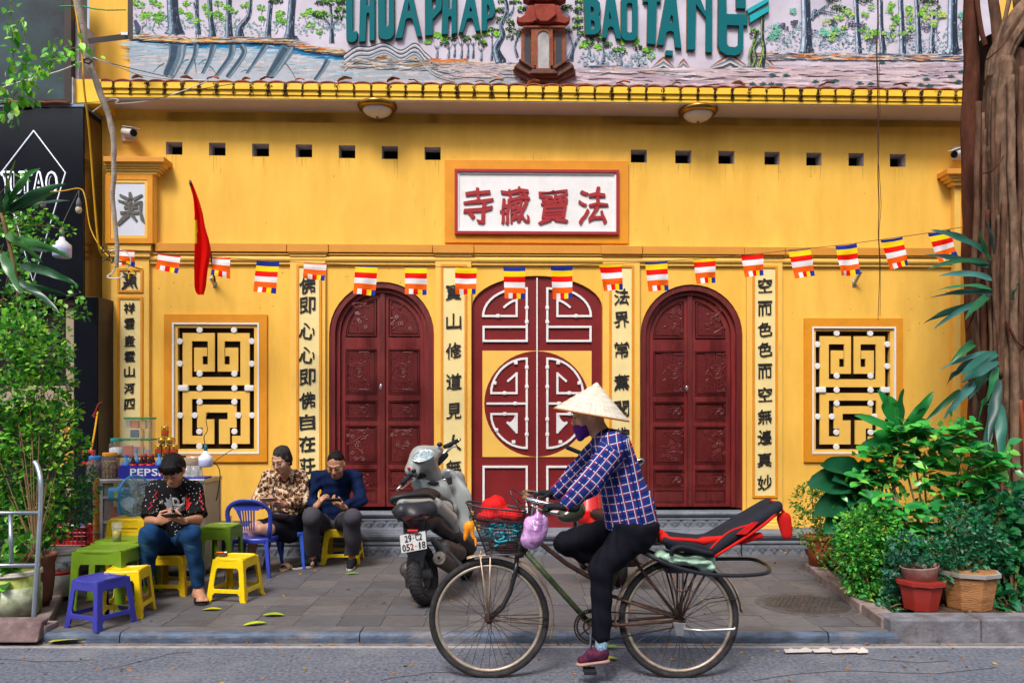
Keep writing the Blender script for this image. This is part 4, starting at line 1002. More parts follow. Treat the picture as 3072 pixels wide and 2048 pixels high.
for x,y_,yb in((950,400,490),(1050,400,490),(1100,370,490),(1160,370,500),(1215,370,500),(1260,370,500),(1330,420,520),(1420,300,520)):
 ptrunk([K4(x,y_),K4(x+4,(y_+yb)/2),K4(x-2,yb)],[3.5,4.5,9]);
 for s_ in(-1,1):a=K4(x,y_+30);ribbon([a,(a[0]+s_*6,a[1]-8),(a[0]+s_*10,a[1]-15)],[2,1.6,1],'#39424f')
for x,y_,r1,r2 in((1090,325,15,8),(1190,330,18,10),(1300,320,17,8),(1430,262,17,10),(1350,372,18,9),(1020,372,16,8),(1500,85,18,8),(1490,170,18,9),(1580,190,14,10),(1580,255,16,7),(1640,290,14,8),(1620,20,18,8),(1680,80,14,9),(1580,320,12,8),(1510,10,14,8)):canopy(*K4(x,y_),r1,r2)
for x,y_ in((870,362),(950,302),(1005,325),(1465,298),(1365,295)):leafcloud(*K4(x,y_),11,9,['#76b53a','#84c048','#66a238'],26,(2.5,5))
ptrunk([K4(1530,-20),K4(1550,90),K4(1500,220),K4(1515,300),K4(1460,420),K4(1500,540)],[11,11,12,15,20,34]);ptrunk([K4(1610,60),K4(1590,110),K4(1545,150)],[4,5,6])
ptrunk([K4(1650,300),K4(1620,400),K4(1640,490)],[5,6,9])
for pts,ws in(([K4(2200,290),K4(2160,340),K4(2120,420),K4(2090,520)],[4,6,10,22]),([K4(2080,290),K4(2105,360),K4(2120,410)],[3,4,6])):ptrunk(pts,ws)
for x,y_,r1,r2 in((2070,65,17,9),(2175,85,18,12),(2160,170,20,9),(2155,235,17,8),(2075,270,14,7),(2200,290,18,8),(2290,310,20,9),(2200,20,22,9),(2240,380,16,10)):canopy(*K4(x,y_),r1,r2)
Kb=lambda x,y_:(1536+x/2.2396,y_/2.2396)
for x,y_,r1,r2 in((510,290,20,9),(600,260,18,10),(640,300,16,9),(720,345,24,14),(835,315,16,9),(895,355,18,9),(540,250,14,8)):canopy(*Kb(x,y_),r1,r2)
for x,y_ in((480,310),(730,290),(830,282),(915,335),(940,380),(575,320)):leafcloud(*Kb(x,y_),13,8,['#76b53a','#90c055','#66a238'],22,(2.5,5))
for x,yt,yb in((520,310,380),(615,290,430),(735,380,470),(850,350,485)):ptrunk([Kb(x-8,yt),Kb(x,(yt+yb)/2),Kb(x-4,yb)],[5,6,16])
for x in range(1745,1960,8):leafcloud(x,rm.uniform(165,200),14,14,['#8097a8','#9fb0c0','#6f8c9a','#87a5a5'],7,(2,5))
def rb(x):
 return 205-10*math.sin((x-1720)/70.)+(4 if x>2000 else 0)
for px0,ws in((1990,34),(2050,18),(2190,60),(2290,40)):
 for k in range(7):
  ribbon([(px0-ws-k*1.5,203+k*1.2),(px0-ws*.4,192-ws*.22+k*4),(px0,186-ws*.36+k*4.6),(px0+ws*.45,193-ws*.15+k*3.6),(px0+ws,206+k)],[1,3.6,4,3.4,1],['#2e4258','#c77b45','#b8b2b4','#5c6f86','#8e98a6','#d5c9c0','#3f5064'][k],.12)
dabs(1740,2,2320,14,['#2f4259','#b9794f','#9aa0ac','#c9bdb6','#5e6e82','#7e8692'],150,(10,34),(1.8,4),rb)
dabs(2270,0,2900,17,['#c9773f','#d69a63','#3e5064','#22344a','#a9a2a4','#d7c4ae','#7d8794','#5a6676'],330,(10,36),(2,4.6),lambda x:162+.006*(x-2250))
dabs(1700,16,2900,100,['#b7a3a9','#c2afb3','#aa9aa6','#bcaab0','#cabcc2','#a393a0'],330,(26,90),(3,9),lambda x:186-.008*(x-1700)+(10 if x<2270 else 0))
for xt,yt,xb,yb,wt_,wb_ in((580,-10,590,552,28,52),(1110,-10,1140,572,14,20),(1370,-10,1392,562,14,22),(1580,-10,1605,575,15,20),(1750,-10,1772,562,14,26),(1925,110,1910,552,13,24),(2130,-10,2130,560,28,66)):
 a=K5(xt,yt);c=K5(xb,yb);ptrunk([a,((a[0]+c[0])/2+rm.uniform(-2,2),(a[1]+c[1])/2),(c[0],c[1]-16),c],[wt_,wt_*1.05,wt_*1.3,wb_],lightc='#b5c2d2',mid='#66778f')
ptrunk([K5(640,200),K5(740,130),K5(890,150)],[12,7,2]);ptrunk([K5(700,140),K5(800,60),K5(830,30)],[7,4,2]);ptrunk([K5(660,150),K5(690,110)],[12,10])
for x,y_,a,lf in((400,500,2.2,TEALV),(480,420,2.0,VIO),(720,500,1.0,TEALV),(780,430,.9,TEALV),(940,400,2.0,VIO),(1050,460,2.3,LIME2),(980,500,2.1,LIME2),(1000,300,1.2,LIME2),(1220,470,1.4,LIME),(1250,540,1.3,LIME),(1430,540,1.3,LIME2),(1470,380,1.2,LIME),(1630,540,1.5,LIME2),(1800,280,1.2,LIME2),(1990,420,2.0,LIME2),(1960,330,1.4,LIME2),(2200,330,1.3,TEALV),(1680,300,1.3,LIME)):
 twig(*K5(x,y_),a,26,2.4,'#4d5b70',lf,3)
for x,y_,lf in((440,120,TEALV),(260,300,TEALV),(230,390,TEALV),(800,240,LIME2),(790,360,TEALV),(910,200,LIME2),(950,190,LIME2),(1050,170,LIME2),(1210,160,LIME),(1280,80,LIME),(1490,60,LIME),(1470,110,LIME),(1500,280,LIME2),(1660,140,LIME2),(1670,220,LIME),(1680,310,LIME2),(1830,130,LIME2),(1870,80,LIME2),(1850,210,LIME2),(1990,170,LIME2),(1260,380,LIME2),(1310,360,LIME),(640,350,VIO),(1070,270,VIO),(1180,270,VIO),(1290,420,VIO),(1660,400,VIO),(1850,300,VIO)):
 X,Y=K5(x,y_);leafcloud(X,Y,13,10,lf,24,(1.8,4.4))
for x,y_,r1,r2 in((870,0,26,7),(920,90,24,9),(1210,5,22,9),(1900,20,26,8),(1980,85,10,6),(1830,5,14,8)):canopy(*K5(x,y_),r1,r2,('#5a7a3a','#4f6a3f'))
ptrunk([K5(130,150),K5(125,400),K5(145,540),K5(110,710)],[10,11,12,22],'#2d2f3a','#8cbf3a','#4a5145');ptrunk([K5(60,330),K5(30,480),K5(0,560),K5(10,710)],[7,9,11,16],'#2d3433','#93b852','#4c5a48');ptrunk([K5(100,420),K5(40,520),K5(60,620),K5(30,710)],[8,9,10,12],'#2d3433','#93b852','#4c5a48')
canopy(*K5(40,350),14,14);
def tuft(x,y_,s=14):
 for k in range(9):
  a=R(18+18*k);L=s*rm.uniform(.75,1.1)*(1 if 50<18+18*k<130 else 1.1)
  x1,y1=x+math.cos(a)*L,y_-math.sin(a)*L*.85+abs(math.cos(a))*4
  ribbon([(x,y_),((x+x1)/2,(y_+y1)/2-2),(x1,y1)],[2.2,2.4,.4],'#1f4a52' if k%2 else '#2d5d5f',.2)
for x,y_ in((230,810),(375,815),(680,880),(890,870),(1145,895),(1265,900),(1850,855),(2110,825),(2190,880),(2220,775),(130,905),(220,905),(1790,915),(1385,680),(1880,925),(20,905),(300,915)):tuft(*K5(x,y_))
tuft(*K4(1685,700),10);tuft(*Kb(905,580),8)
ribbon([K3(60,230),K3(90,300),K3(80,370)],[10,16,8],'#4b5570',.2)
T('mural_painting',pt,vmat('mural_paint',.75,var=.12,scale=40,bump=.25,bscale=120),under=mural)
# ---- raised teal letters
M_teal=mat('teal_letter',(.002,.115,.135,1),.65,var=.06,scale=5,bump=.05)
M_teal2=mat('light_teal',(.0,.32,.36,1),.5,var=.06)
M_rust=mat('letter_edge',(.28,.14,.06,1),.8,var=.3,scale=20)
def LT(loops,X0=None,m=M_teal,name='letter'):
 K=K4 if X0 is None else X0
 q=[[FU(*K(x,y_),mo+.05)for x,y_ in lp]for lp in loops]
 b=MB();outline_mb(b,q,mo+.012,mo+.045);o=T(name,b,m,under=mural,bevel=.002)
 b=MB();cx=sum(p[0]for p in q[0])/len(q[0]);cz=sum(p[1]for p in q[0])/len(q[0])
 outline_mb(b,[[(cx+(a-cx)*1.025+(.003 if a>cx else-.003),cz+(c-cz)*1.006-.004)for a,c in q[0]]]+[[(a,c)for a,c in lp]for lp in q[1:]],mo+.001,mo+.0115);T('letter_backing',b,M_rust,under=mural)
def rnd(x0,y0,x1,y1,rb_,rt=0,n=6,rot0=None):
 p=[]
 for cx,cy_,r_,a0 in((x1-rb_,y1-rb_,rb_,0),(x0+rb_,y1-rb_,rb_,90),(x0+rt,y0+rt,rt,180),(x1-rt,y0+rt,rt,270)):
  if r_==0:p.append((cx,cy_));continue
  for k in range(n+1):a=R(a0+90*k/n);p.append((cx+r_*math.cos(a),cy_+r_*math.sin(a)))
 return p
LT([[(163,-150),(222,-150),(222,255),(228,272),(245,274),(247,266),(262,266),(262,300),(258,335),(240,356),(210,364),(185,356),(168,330)]])
LT([[(290,-150),(345,-130),(342,45),(352,55),(366,45),(366,-150),(412,-160),(412,300),(410,346),(366,348),(366,118),(355,106),(342,118),(332,354),(276,358)]])
LT([[(440,-150),(502,-150),(502,215),(510,228),(524,226),(532,212),(534,-150),(578,-150),(580,270),(572,310),(548,332),(505,340),(462,330),(442,300)]])
LT([[(690,-90),(730,-90),(818,312),(776,314),(738,170),(728,156),(700,154),(680,168),(650,324),(590,328)],[(706,14),(722,90),(712,98),(696,92)]])
LT([[(845,-60),(905,-60),(990,-40),(992,30),(985,85),(945,128),(925,152),(912,160),(910,300),(846,306)],[(905,-20),(935,-10),(942,25),(935,60),(915,82),(905,76)]])
LT([[(1000,-60),(1052,-60),(1048,70),(1060,80),(1073,70),(1076,-60),(1118,-60),(1118,284),(1072,290),(1074,146),(1060,136),(1046,146),(1042,292),(988,294)]])
LT([[(1218,-80),(1260,-80),(1320,262),(1282,268),(1258,168),(1246,156),(1220,156),(1206,168),(1172,276),(1136,280)],[(1238,56),(1252,92),(1242,102),(1226,94)]])
LT([[(1334,-40),(1385,-50),(1430,-20),(1448,50),(1448,110),(1428,148),(1392,160),(1380,170),(1378,262),(1334,266)],[(1380,36),(1396,50),(1404,90),(1396,120),(1382,130)]])
LT([[(485,-20),(560,-20),(592,20),(596,70),(580,100),(596,130),(598,190),(580,222),(550,232),(492,232)],[(528,44),(548,50),(552,72),(546,90),(530,94)],[(532,134),(552,142),(558,166),(550,192),(532,196)]],Kb)
LT([[(640,-30),(690,-30),(735,262),(700,258),(682,186),(662,176),(645,190),(636,254),(605,254)],[(655,72),(668,124),(662,134),(652,128)]],Kb)
LT([rnd(735,-30,845,272,42,30),rnd(772,20,810,218,18,14)],Kb)
LT([[(882,-60),(1002,-60),(1000,14),(974,12),(965,298),(910,292),(915,12),(884,12)]],Kb)
LT([[(1042,-60),(1100,-60),(1140,324),(1098,318),(1088,216),(1064,206),(1040,216),(1022,304),(978,300)],[(1070,100),(1082,110),(1084,148),(1062,156),(1058,146)]],Kb)
LT([[(1036,336),(1084,340),(1080,374),(1033,370)]],Kb)
LT([[(1182,-60),(1248,-60),(1306,90),(1308,-60),(1346,-60),(1346,352),(1304,350),(1306,118),(1238,28),(1232,334),(1180,332)]],Kb)
LT([[(1392,-60),(1440,-60),(1444,92),(1586,96),(1584,172),(1556,170),(1556,320),(1536,360),(1500,374),(1440,368),(1400,340),(1388,300)],[(1446,168),(1444,290),(1460,312),(1500,316),(1524,300),(1528,172)]],Kb)
LT([[(1512,-40),(1572,-40),(1572,58),(1512,54)]],Kb)
for q in([(1580,62),(1728,-20),(1730,8),(1590,90)],[(1598,104),(1730,38),(1730,72),(1602,152)]):LT([q],Kb,M_teal2,'brush_stroke')
# ---- small pagoda in relief
M_brick=mat('relief_brick',(.26,.085,.045,1),.75,var=.3,scale=14,bump=.4,bscale=60,dirt=.5,dirtcol=(.12,.06,.05,1),dscale=6)
M_brick2=mat('relief_base_brown',(.13,.065,.05,1),.8,var=.35,scale=14,bump=.5,dirt=.5,dirtcol=(.25,.16,.13,1),dscale=5)
M_rroof=mat('relief_roof_red',(.25,.045,.03,1),.7,var=.25,scale=10,bump=.3)
def kp(x,y_):return FU(*K4(x,y_),mo+.1)
b=MB()
def slab(mb,prof,a,bb):mb.prism([kp(x,y_)for x,y_ in prof],mo+a,mo+bb)
slab(b,[(1680,225),(2058,225),(2066,560),(1672,560)],0,.05)
pg=T('relief_pagoda',b,M_brick,under=None)if False else b.build('pagoda_body',M_brick,mural,local=True,bevel=.004)
b=MB();slab(b,[(1762,232),(1944,232),(1950,566),(1756,566)],.05,.10);slab(b,[(1690,228),(2052,228),(2052,244),(1690,244)],.1,.115);b.build('pagoda_front',M_brick,mural,local=True,bevel=.004)
b=MB();slab(b,[(1812,590)]+[(1863+51*math.cos(R(180+t_)),320+52*math.sin(R(180+t_)))for t_ in range(0,181,15)]+[(1914,590)],.1,.104);b.build('pagoda_niche',mat('niche_grey',(.36,.34,.34,1),.7,var=.3,scale=8),mural,local=True)
b=MB();loA=[kp(1800,590)]+[kp(1863+63*math.cos(R(180+t_)),318+60*math.sin(R(180+t_)))for t_ in range(0,181,15)]+[kp(1926,590)];loB=[kp(1813,590)]+[kp(1863+50*math.cos(R(180+t_)),320+50*math.sin(R(180+t_)))for t_ in range(0,181,15)]+[kp(1913,590)]
outline_mb(b,[loA+[kp(1926,600),kp(1800,600)],loB+[kp(1913,594),kp(1813,594)]],mo+.1,mo+.116);b.build('niche_arch',M_brick,mural,local=True)
for x0 in(1703,1975):
 b=MB();slab(b,[(x0,560)]+[(x0+26+26*math.cos(R(180+t_)),300+26*math.sin(R(180+t_)))for t_ in range(0,181,20)]+[(x0+52,560)],.05,.056);b.build('pagoda_window',mat('blue_black',(.022,.025,.035,1),.5,var=.2),mural,local=True)
for prof,a,bb,m in(([(1605,585),(1640,540),(1780,620),(1950,620),(2110,545),(2145,590),(2145,620),(2010,680),(1985,706),(1760,700),(1660,640)],0,.07,M_brick2),([(1612,580),(1660,528),(1790,600),(1940,600),(2090,530),(2130,575),(1975,668),(1775,662)],.07,.115,M_brick2),([(1770,612),(1955,612),(1990,650),(1740,650)],.115,.15,M_brick2),([(1650,530),(1670,522),(1800,595),(1775,612)],.115,.15,M_brick2),([(2085,530),(2065,522),(1935,595),(1960,612)],.115,.15,M_brick2)):
 b=MB();slab(b,prof,a,bb);b.build('pagoda_base',m,mural,local=True,bevel=.006)
for prof,a,bb in(([(1740,58),(2000,58),(2030,140),(2060,165),(2085,140),(2096,165),(2085,195),(2050,215),(1960,200),(1900,216),(1860,212),(1800,190),(1770,205),(1690,212),(1650,205),(1634,175),(1640,150),(1660,165),(1700,140)],.04,.13),([(1785,62),(1960,62),(1975,150),(1945,175),(1900,210),(1840,210),(1805,185),(1795,140)],.13,.165),([(1690,-40),(2060,-40),(2060,10),(2010,34),(1960,12),(1900,30),(1840,26),(1790,8),(1740,30),(1690,10)],.04,.16)):
 b=MB();slab(b,prof,a,bb);b.build('pagoda_roof',M_rroof,mural,local=True,bevel=.008)
b=MB();slab(b,[(1750,20),(1990,20),(2000,62),(1742,62)],.02,.1);b.build('pagoda_neck',M_brick2,mural,local=True)
# ================================================================ SHOP at the left edge
M_gblack=mat('black_gloss',(.006,.007,.011,1),.18,var=.2,scale=4,spec=.35)
M_bronze=mat('bronze_glass',(.09,.045,.012,1),.15,var=.3,scale=2,spec=.6)
M_glassd=mat('window_glass',(.006,.016,.020,1),.05,var=.9,scale=2.2,spec=.4,col2=(.012,.03,.035,1))
M_dframe=mat('dark_window_frame',(.035,.022,.018,1),.4,var=.15)
M_beige=mat('beige_film',(.34,.27,.19,1),.5,var=.06)
M_greyw=mat('grey_plaster',(.42,.40,.42,1),.85,var=.25,scale=12,bump=.5)
M_alum=mat('aluminium',(.45,.45,.46,1),.38,var=.15,scale=20,metal=.85)
M_lit=mat('lit_sign',(.8,.82,.9,1),.5,emit=((.8,.85,1,1),.35))
shop=thing('shop','black fronted shop with a diamond outline on its sign at the left edge','shop',P(100,1500,8.0))
def pbox(mb,x0,y0,x1,y1,d,dd):
 a=P(x0,y1,d);c=P(x1,y0,d);mb.box((a.x,d,a.z),(c.x,d+dd,c.z));return mb
ds=8.0
b=MB();pbox(b,-260,318,250,890,ds,.62);sb_=b.build('sign_board',M_gblack,shop,bevel=.004)
b=MB();pbox(b,-260,312,252,320,ds-.015,.6);b.build('sign_lip',mat('blue_grey_metal',(.2,.27,.36,1),.4,metal=.3),sb_)
xr=P(250,900,ds).x;b=MB();b.box((xr+.0015,ds+.02,P(0,890,ds).z),(xr+.006,ds+.6,P(0,338,ds).z));b.build('sign_side_glass',M_bronze,sb_)
dm=[P(101,392,ds-.012),P(196,518,ds-.012),P(99,846,ds-.012),P(6,515,ds-.012)]
b=MB();b.tube(dm+[dm[0]],.0055,6);b.build('neon_diamond',M_lit,sb_)
for ch,x,y_,h in(('T',22,549,64),('U',50,549,64),('T',80,549,64),('A',118,549,64),('O',156,549,64),('&',58,637,20),('T',50,655,10)):
 q=P(x,y_,ds);hh=h/FPX*ds
 if ch=='&' or h<20:
  b=MB();glyph_mb(b,ch,hh*.9,hh,lambda a,c,o,q=q:(q.x+a,q.y-.002-o,q.z+c),.006,.015);b.build('letter',M_lit,sb_)
 else:
  b=MB();glyph_mb(b,ch,hh*.47,hh,lambda a,c,o,q=q:(q.x+a,q.y-.002-o,q.z+c),.010,.05);lt=b.build('letter',M_lit,sb_)
  b=MB();glyph_mb(b,ch,hh*.38,hh*.88,lambda a,c,o,q=q:(q.x+a,q.y-.0125-o,q.z+c),.003,.012);b.build('letter_core',M_gblack,sb_)
b=MB();pbox(b,-260,-120,196,300,ds+.02,.02);ug=b.build('upper_window',M_glassd,shop)
b=MB();pbox(b,193,-120,213,306,ds-.03,.12);pbox(b,-260,298,192.5,310,ds-.03,.1);b.build('frame',M_dframe,ug)
b=MB();pbox(b,213.5,60,236,312,ds+.05,.5);b.build('corner_wall',M_greyw,shop)
b=MB();pbox(b,202,232,219,312,ds-.02,.05);b.build('rough_edge',M_greyw,shop)
for x0,y0,x1,y1 in((20,306,70,316),(40,308,95,322),(92,308,150,316),(140,309,214,314)):
 b=MB();a=P(x0,y0,ds-.02);c=P(x1,y1,ds-.02);m_=(a+c)/2;b.ball((m_.x,ds-.03,m_.z),(abs(c.x-a.x)/2,.05,abs(a.z-c.z)/2+.004),10,6);b.build('ridge_tile',mat('loose_tile',(.34,.10,.045,1),.7,var=.3),shop,smooth=True)
b=MB();pbox(b,-260,892,222,1640,ds+.12,.02);gf=b.build('shop_window',mat('shop_glass',(.018,.017,.016,1),.08,var=.6,scale=3,coat=.4),shop)
b=MB();pbox(b,198,918,221,1500,ds+.10,.02);pbox(b,-60,1157,197.5,1224,ds+.10,.02);b.build('film_border',M_beige,gf)
b=MB();pbox(b,0,893,222,915,ds+.05,.07);b.build('window_head',M_dframe,gf)
for k in range(9):
 b=MB();pbox(b,62,985+k*18,184,992+k*18,ds+.112,.006);b.build('blind_slat',mat('grey_slat',(.05,.045,.042,1),.5),gf)
for i,ch in enumerate('ARRIVALS'):
 q=P(82+i*16.3,1191,ds+.1);b=MB();glyph_mb(b,ch,.038 if ch!='I' else .012,.055,lambda a,c,o,q=q:(q.x+a,q.y-.001-o,q.z+c),.003,.004);b.build('letter',M_ink,gf)
b=MB();pbox(b,180,1225,221,1400,ds+.095,.02);b.build('poster',mat('orange_poster',(.55,.22,.03,1),.5,var=.7,scale=26,col2=(.75,.5,.08,1)),gf)
b=MB()
for j in range(12):
 for i in range(4):
  q=P(186+i*10+(j%2)*4,1262+j*11,ds+.094);b.tube([q+Vector((math.cos(a)*.016,0,math.sin(a)*.016))for a in[k*math.pi/4 for k in range(8)]],.003,4,closed=True)
b.build('poster_print',mat('poster_red',(.5,.09,.04,1),.5),gf,kind='stuff')
b=MB();pbox(b,222,890,290,1680,ds+.0,.45);b.build('column',M_gblack,shop,bevel=.004)
b=MB();pbox(b,290.5,890,296,1680,ds+.02,.43);b.build('column_trim',M_dframe,shop)
t=thing('open_window_sash','dark brown open window sash sticking out in front of the yellow wall beside the mural','window',P(300,100,7.85))
b=MB();b.hexa([P(383,-60,7.75),P(399,-60,7.75),P(399,-60,7.79),P(383,-60,7.79),P(383,118,7.75),P(399,116,7.75),P(399,116,7.79),P(383,118,7.79)])
b.hexa([P(262,133,8.0),P(398.5,117,7.752),P(398.5,117,7.788),P(262,133,8.04),P(262,116,8.0),P(398.5,98,7.752),P(398.5,98,7.788),P(262,116,8.04)]);b.hexa([P(242,-60,8.0),P(262,-60,8.0),P(262,-60,8.04),P(242,-60,8.04),P(243,134,8.0),P(261,134,8.0),P(261,134,8.04),P(243,134,8.04)]);b.build('frame',M_dframe,t)
b=MB();b.box(tuple(P(366,108,7.77)),tuple(P(386,97,7.75)));b.build('latch',M_alum,t)
t=thing('green_twine','green twine stretched across the open dark window sash','string',P(300,25,7.7))
b=MB();b.tube(curve3 if False else[P(180,20,7.7),P(245,18,7.7),P(280,27,7.7),P(320,31,7.7),P(378,30,7.74)],.006,6);b.build('twine',mat('green_plastic',(.02,.35,.10,1),.4),t)
# ================================================================ lamps, security cameras
M_brass=mat('brass',(.30,.17,.04,1),.28,metal=.9,var=.3,scale=10);M_opal=mat('opal_glass',(.70,.62,.55,1),.3,var=.06,scale=20)
def ceiling_light(px,py,lab):
 o_=.21;u,z=FU(px,py,o_);zt=epoint(px,ey(px,292,319))[2];q=LW(u,o_,zt)
 t=thing('ceiling_light',lab,'ceiling light',q,TH,'ceiling lights under the eave')
 b=MB();b.lathe([(.19,0),(.205,-.012),(.205,-.03),(.19,-.05),(.15,-.055)],q,40);b.build('rim',M_brass,t,smooth=True)
 b=MB();b.lathe([(.152,-.050),(.150,-.065),(.125,-.092),(.08,-.115),(.03,-.126),(.0,-.128)],q,36);b.build('glass_bowl',M_opal,t,smooth=True)
 b=MB();b.lathe([(.0,-.124),(.016,-.128),(.014,-.136),(.005,-.142),(.005,-.150),(0,-.152)],q,14);b.build('finial',M_brass,t,smooth=True)
ceiling_light(1132,322,'round brass rimmed ceiling light under the eave above the left arched door')
ceiling_light(2094,340,'round brass rimmed ceiling light under the eave above the right arched door')
M_camw=mat('camera_plastic',(.60,.55,.52,1),.45,var=.08)
def sec_cam(px,py,aim,lab):
 q=LW(*((lambda uz:(uz[0],.0,uz[1]))(FU(px,py,0))));t=thing('security_camera',lab,'security camera',q,TH,'security cameras on the temple wall')
 b=MB();b.box((q.x-.07,q.y-.03,q.z-.075),(q.x+.07,q.y-.0,q.z+.075));b.build('mounting_plate',M_camw,t,bevel=.01)
 e=q+Vector((0,-.03,0));b=MB();b.ball(e+Vector((0,-.02,0)),.045,14,8);b.tube([e,e+Vector((0,-.05,0))],.022,10);b.build('joint',M_camw,t,smooth=True)
 s_=e+Vector((0,-.06,.0));a=Vector(aim).normalized()
 b=MB();b.tube([s_-a*.02,s_+a*.19],.042,14);bo=b.build('camera_body',M_camw,t,bevel=.004)
 b=MB();b.tube([s_+a*.191,s_+a*.20],.036,14);b.build('lens',M_gblack,t)
 up_=Vector((0,0,1));sd=a.cross(up_).normalized();up2=sd.cross(a);b=MB();c0=s_+up2*.048
 b.hexa([c0-sd*.042,c0+sd*.042,c0+sd*.042+a*.235,c0-sd*.042+a*.235,c0-sd*.042+up2*.006,c0+sd*.042+up2*.006,c0+sd*.042+up2*.006+a*.235,c0-sd*.042+up2*.006+a*.235]);b.build('sun_shade',M_camw,t,bevel=.003)
sec_cam(388,405,(.75,-.6,-.28),'white security camera above the far left shrine pillar')
sec_cam(2874,462,(-.8,-.55,-.38),'white security camera above the right pillar capital near the tree')
# ================================================================ flags
FLC=['#1c2f8f','#f6d318','#e3120b','#e8e6ea','#f2600c'];ROWC=['#f2600c','#e8e6ea','#e3120b','#f6d318','#1c2f8f']
M_flag=vmat('flag_cloth',.65,var=.05,scale=20,bump=.1,backlit=.25)
FL=[((347,748),(404,752),(401,799),(346,794),2.7,0),((474,760),(542,768),(534,821),(467,808),2.75,0),((637,771),(691,774),(688,835),(636,826),2.75,1),
((770,782),(838,785),(827,881),(758,874),.1,0),((912,789),(980,792),(974,843),(910,834),2.85,0),((1066,796),(1133,798),(1125,887),(1059,881),.8,0),((1215,800),(1281,801),(1279,884),(1215,883),.85,0),
((1365,802),(1431,803),(1427,883),(1366,882),.95,0),((1510,800),(1576,800),(1574,896),(1514,896),.2,0),((1652,798),(1718,797),(1716,896),(1659,896),.2,0),((1797,794),(1865,792),(1869,869),(1813,872),1.6,0),
((1935,787),(2002,783),(2007,870),(1947,874),.6,0),((2080,778),(2146,774),(2148,847),(2091,852),1.5,0),((2223,766),(2290,761),(2292,825),(2236,832),2.1,0),((2365,752),(2432,745),(2446,826),(2386,836),.85,0),
((2506,738),(2570,730),(2576,824),(2521,828),.2,0),((2641,720),(2707,711),(2725,795),(2674,809),.5,0),((2784,700),(2851,688),(2869,768),(2817,789),.35,0)]
FLAB=['striped flag half hidden by the hanging branch at the left end of the string','short striped flag left of the drooping red flag','short striped flag partly behind the pole of the drooping red flag','long striped flag between the left window and the second calligraphy pillar',
'short striped flag over the top of the second calligraphy pillar','striped flag over the left shoulder of the left arched door','striped flag over the right shoulder of the left arched door','striped flag over the top of the pillar left of the central gate',
'striped flag over the left leaf of the central gate','striped flag over the right leaf of the central gate','striped flag over the pillar right of the central gate','striped flag over the left shoulder of the right arched door','striped flag over the crown of the right arched door',
'short striped flag over the calligraphy pillar right of the right door','striped flag just right of the last calligraphy pillar','striped flag above the empty wall bracket left of the right window','striped flag above the right latticed window','striped flag behind the long green leaves by the tree']
def fd(x):return 7.75-(x-350)*.00036
for i,(tl,tr,br,bl_,f0,mirrow)in enumerate(FL):
 d=fd(tl[0]);A,B_,C_,D_=P(*tl,d),P(*tr,d),P(*br,d-.03),P(*bl_,d-.01)
 t=(A+B_)/2;o=MB();rr_=random.Random(i)
 amp,ph,fr=rr_.uniform(.012,.030),rr_.uniform(0,6),rr_.uniform(3,7)
 def fp(a,v):
  p=A.lerp(B_,a).lerp(D_.lerp(C_,a),v);return p+Vector((0,-amp*math.sin(a*fr+ph+v*2)*v-.004*math.sin(v*9+ph),-.004*math.sin(a*3.14)*(1-v)))
 rows=[f0]+[k for k in range(1,6)if k>f0+.02]+[6]
 NX=10
 for k in range(len(rows)-1):
  s0,s1=rows[k],rows[k+1];m_=2 if s1-s0>.4 else 1;m_=3 if s1==6 else m_
  for q in range(m_):
   va,vb=((s0+(s1-s0)*q/m_)-f0)/(6-f0),((s0+(s1-s0)*(q+1)/m_)-f0)/(6-f0)
   for x in range(NX):
    if s1==6:
     ci=x//2;col=ROWC[ci if not mirrow else 4-ci]
    else:col=FLC[int(s0+1e-6)]
    o.color(col);o.add([fp(x/NX,va),fp((x+1)/NX,va),fp((x+1)/NX,vb),fp(x/NX,vb)],[(3,2,1,0)])
 th_=thing('bunting_flag',FLAB[i],'flag',t,0,'striped flags on the string');ob=o.build('flag_cloth',M_flag,th_,smooth=True)
pts=[P(300,742,7.8)]
for i,f in enumerate(FL):
 for c_ in(f[0],f[1]):pts.append(P(c_[0],c_[1]-1,fd(f[0][0])))
pts.append(P(2960,672,6.9))
t=thing('flag_string','thin string carrying the striped flags across the temple front','string',pts[0]);b=MB();b.tube(pts,.0028,5);b.build('cord',mat('string_brown',(.12,.06,.03,1),.8),t)
t=thing('red_flag','drooping red flag with part of a yellow star on a slanting wall pole','flag',P(643,860,8.3))
b=MB();b.tube([P(645,846,8.35),P(632,760,8.0),P(570,546,7.35)],.011,10);b.build('pole',mat('dark_pole',(.07,.055,.05,1),.5),t)
b=MB();u,z=FU(645,853,0);q=LW(u,0,z);b.box((q.x-.02,q.y-.012,q.z-.03),(q.x+.02,q.y+.002,q.z+.03));b.tube([q+Vector((0,-.01,-.01)),q+Vector((-.01,-.10,.055))],.017,10);b.build('bracket',M_alum,t)
rows=[(540,567,573),(552,570,578),(575,577,587),(605,582,597),(640,585,606),(680,586,612),(715,587,622),(745,587,628),(775,587,625),(805,587,618),(835,588,614),(860,589,611),(876,593,606),(884,600,604)]
o=MB();NX=12
def rf(a,y_,x0,x1,k):
 x0-=(y_-540)*.018;x1+=(y_-540)*.022
 d=7.36+(y_-540)*.0009;return P(x0+(x1-x0)*a,y_,d+.022*math.sin(a*8.5+y_*.006)*min(1,(y_-530)/90))
fr=[]
for k in range(len(rows)-1):
 (y0,a0,a1),(y1,b0,b1)=rows[k],rows[k+1]
 for f in(0,.5):fr.append((y0+(y1-y0)*f,a0+(b0-a0)*f,a1+(b1-a1)*f))
fr.append(rows[-1]);vs=[rf(x/NX,y_,xa,xb,0)for y_,xa,xb in fr for x in range(NX+1)];o.v=[tuple(v)for v in vs]
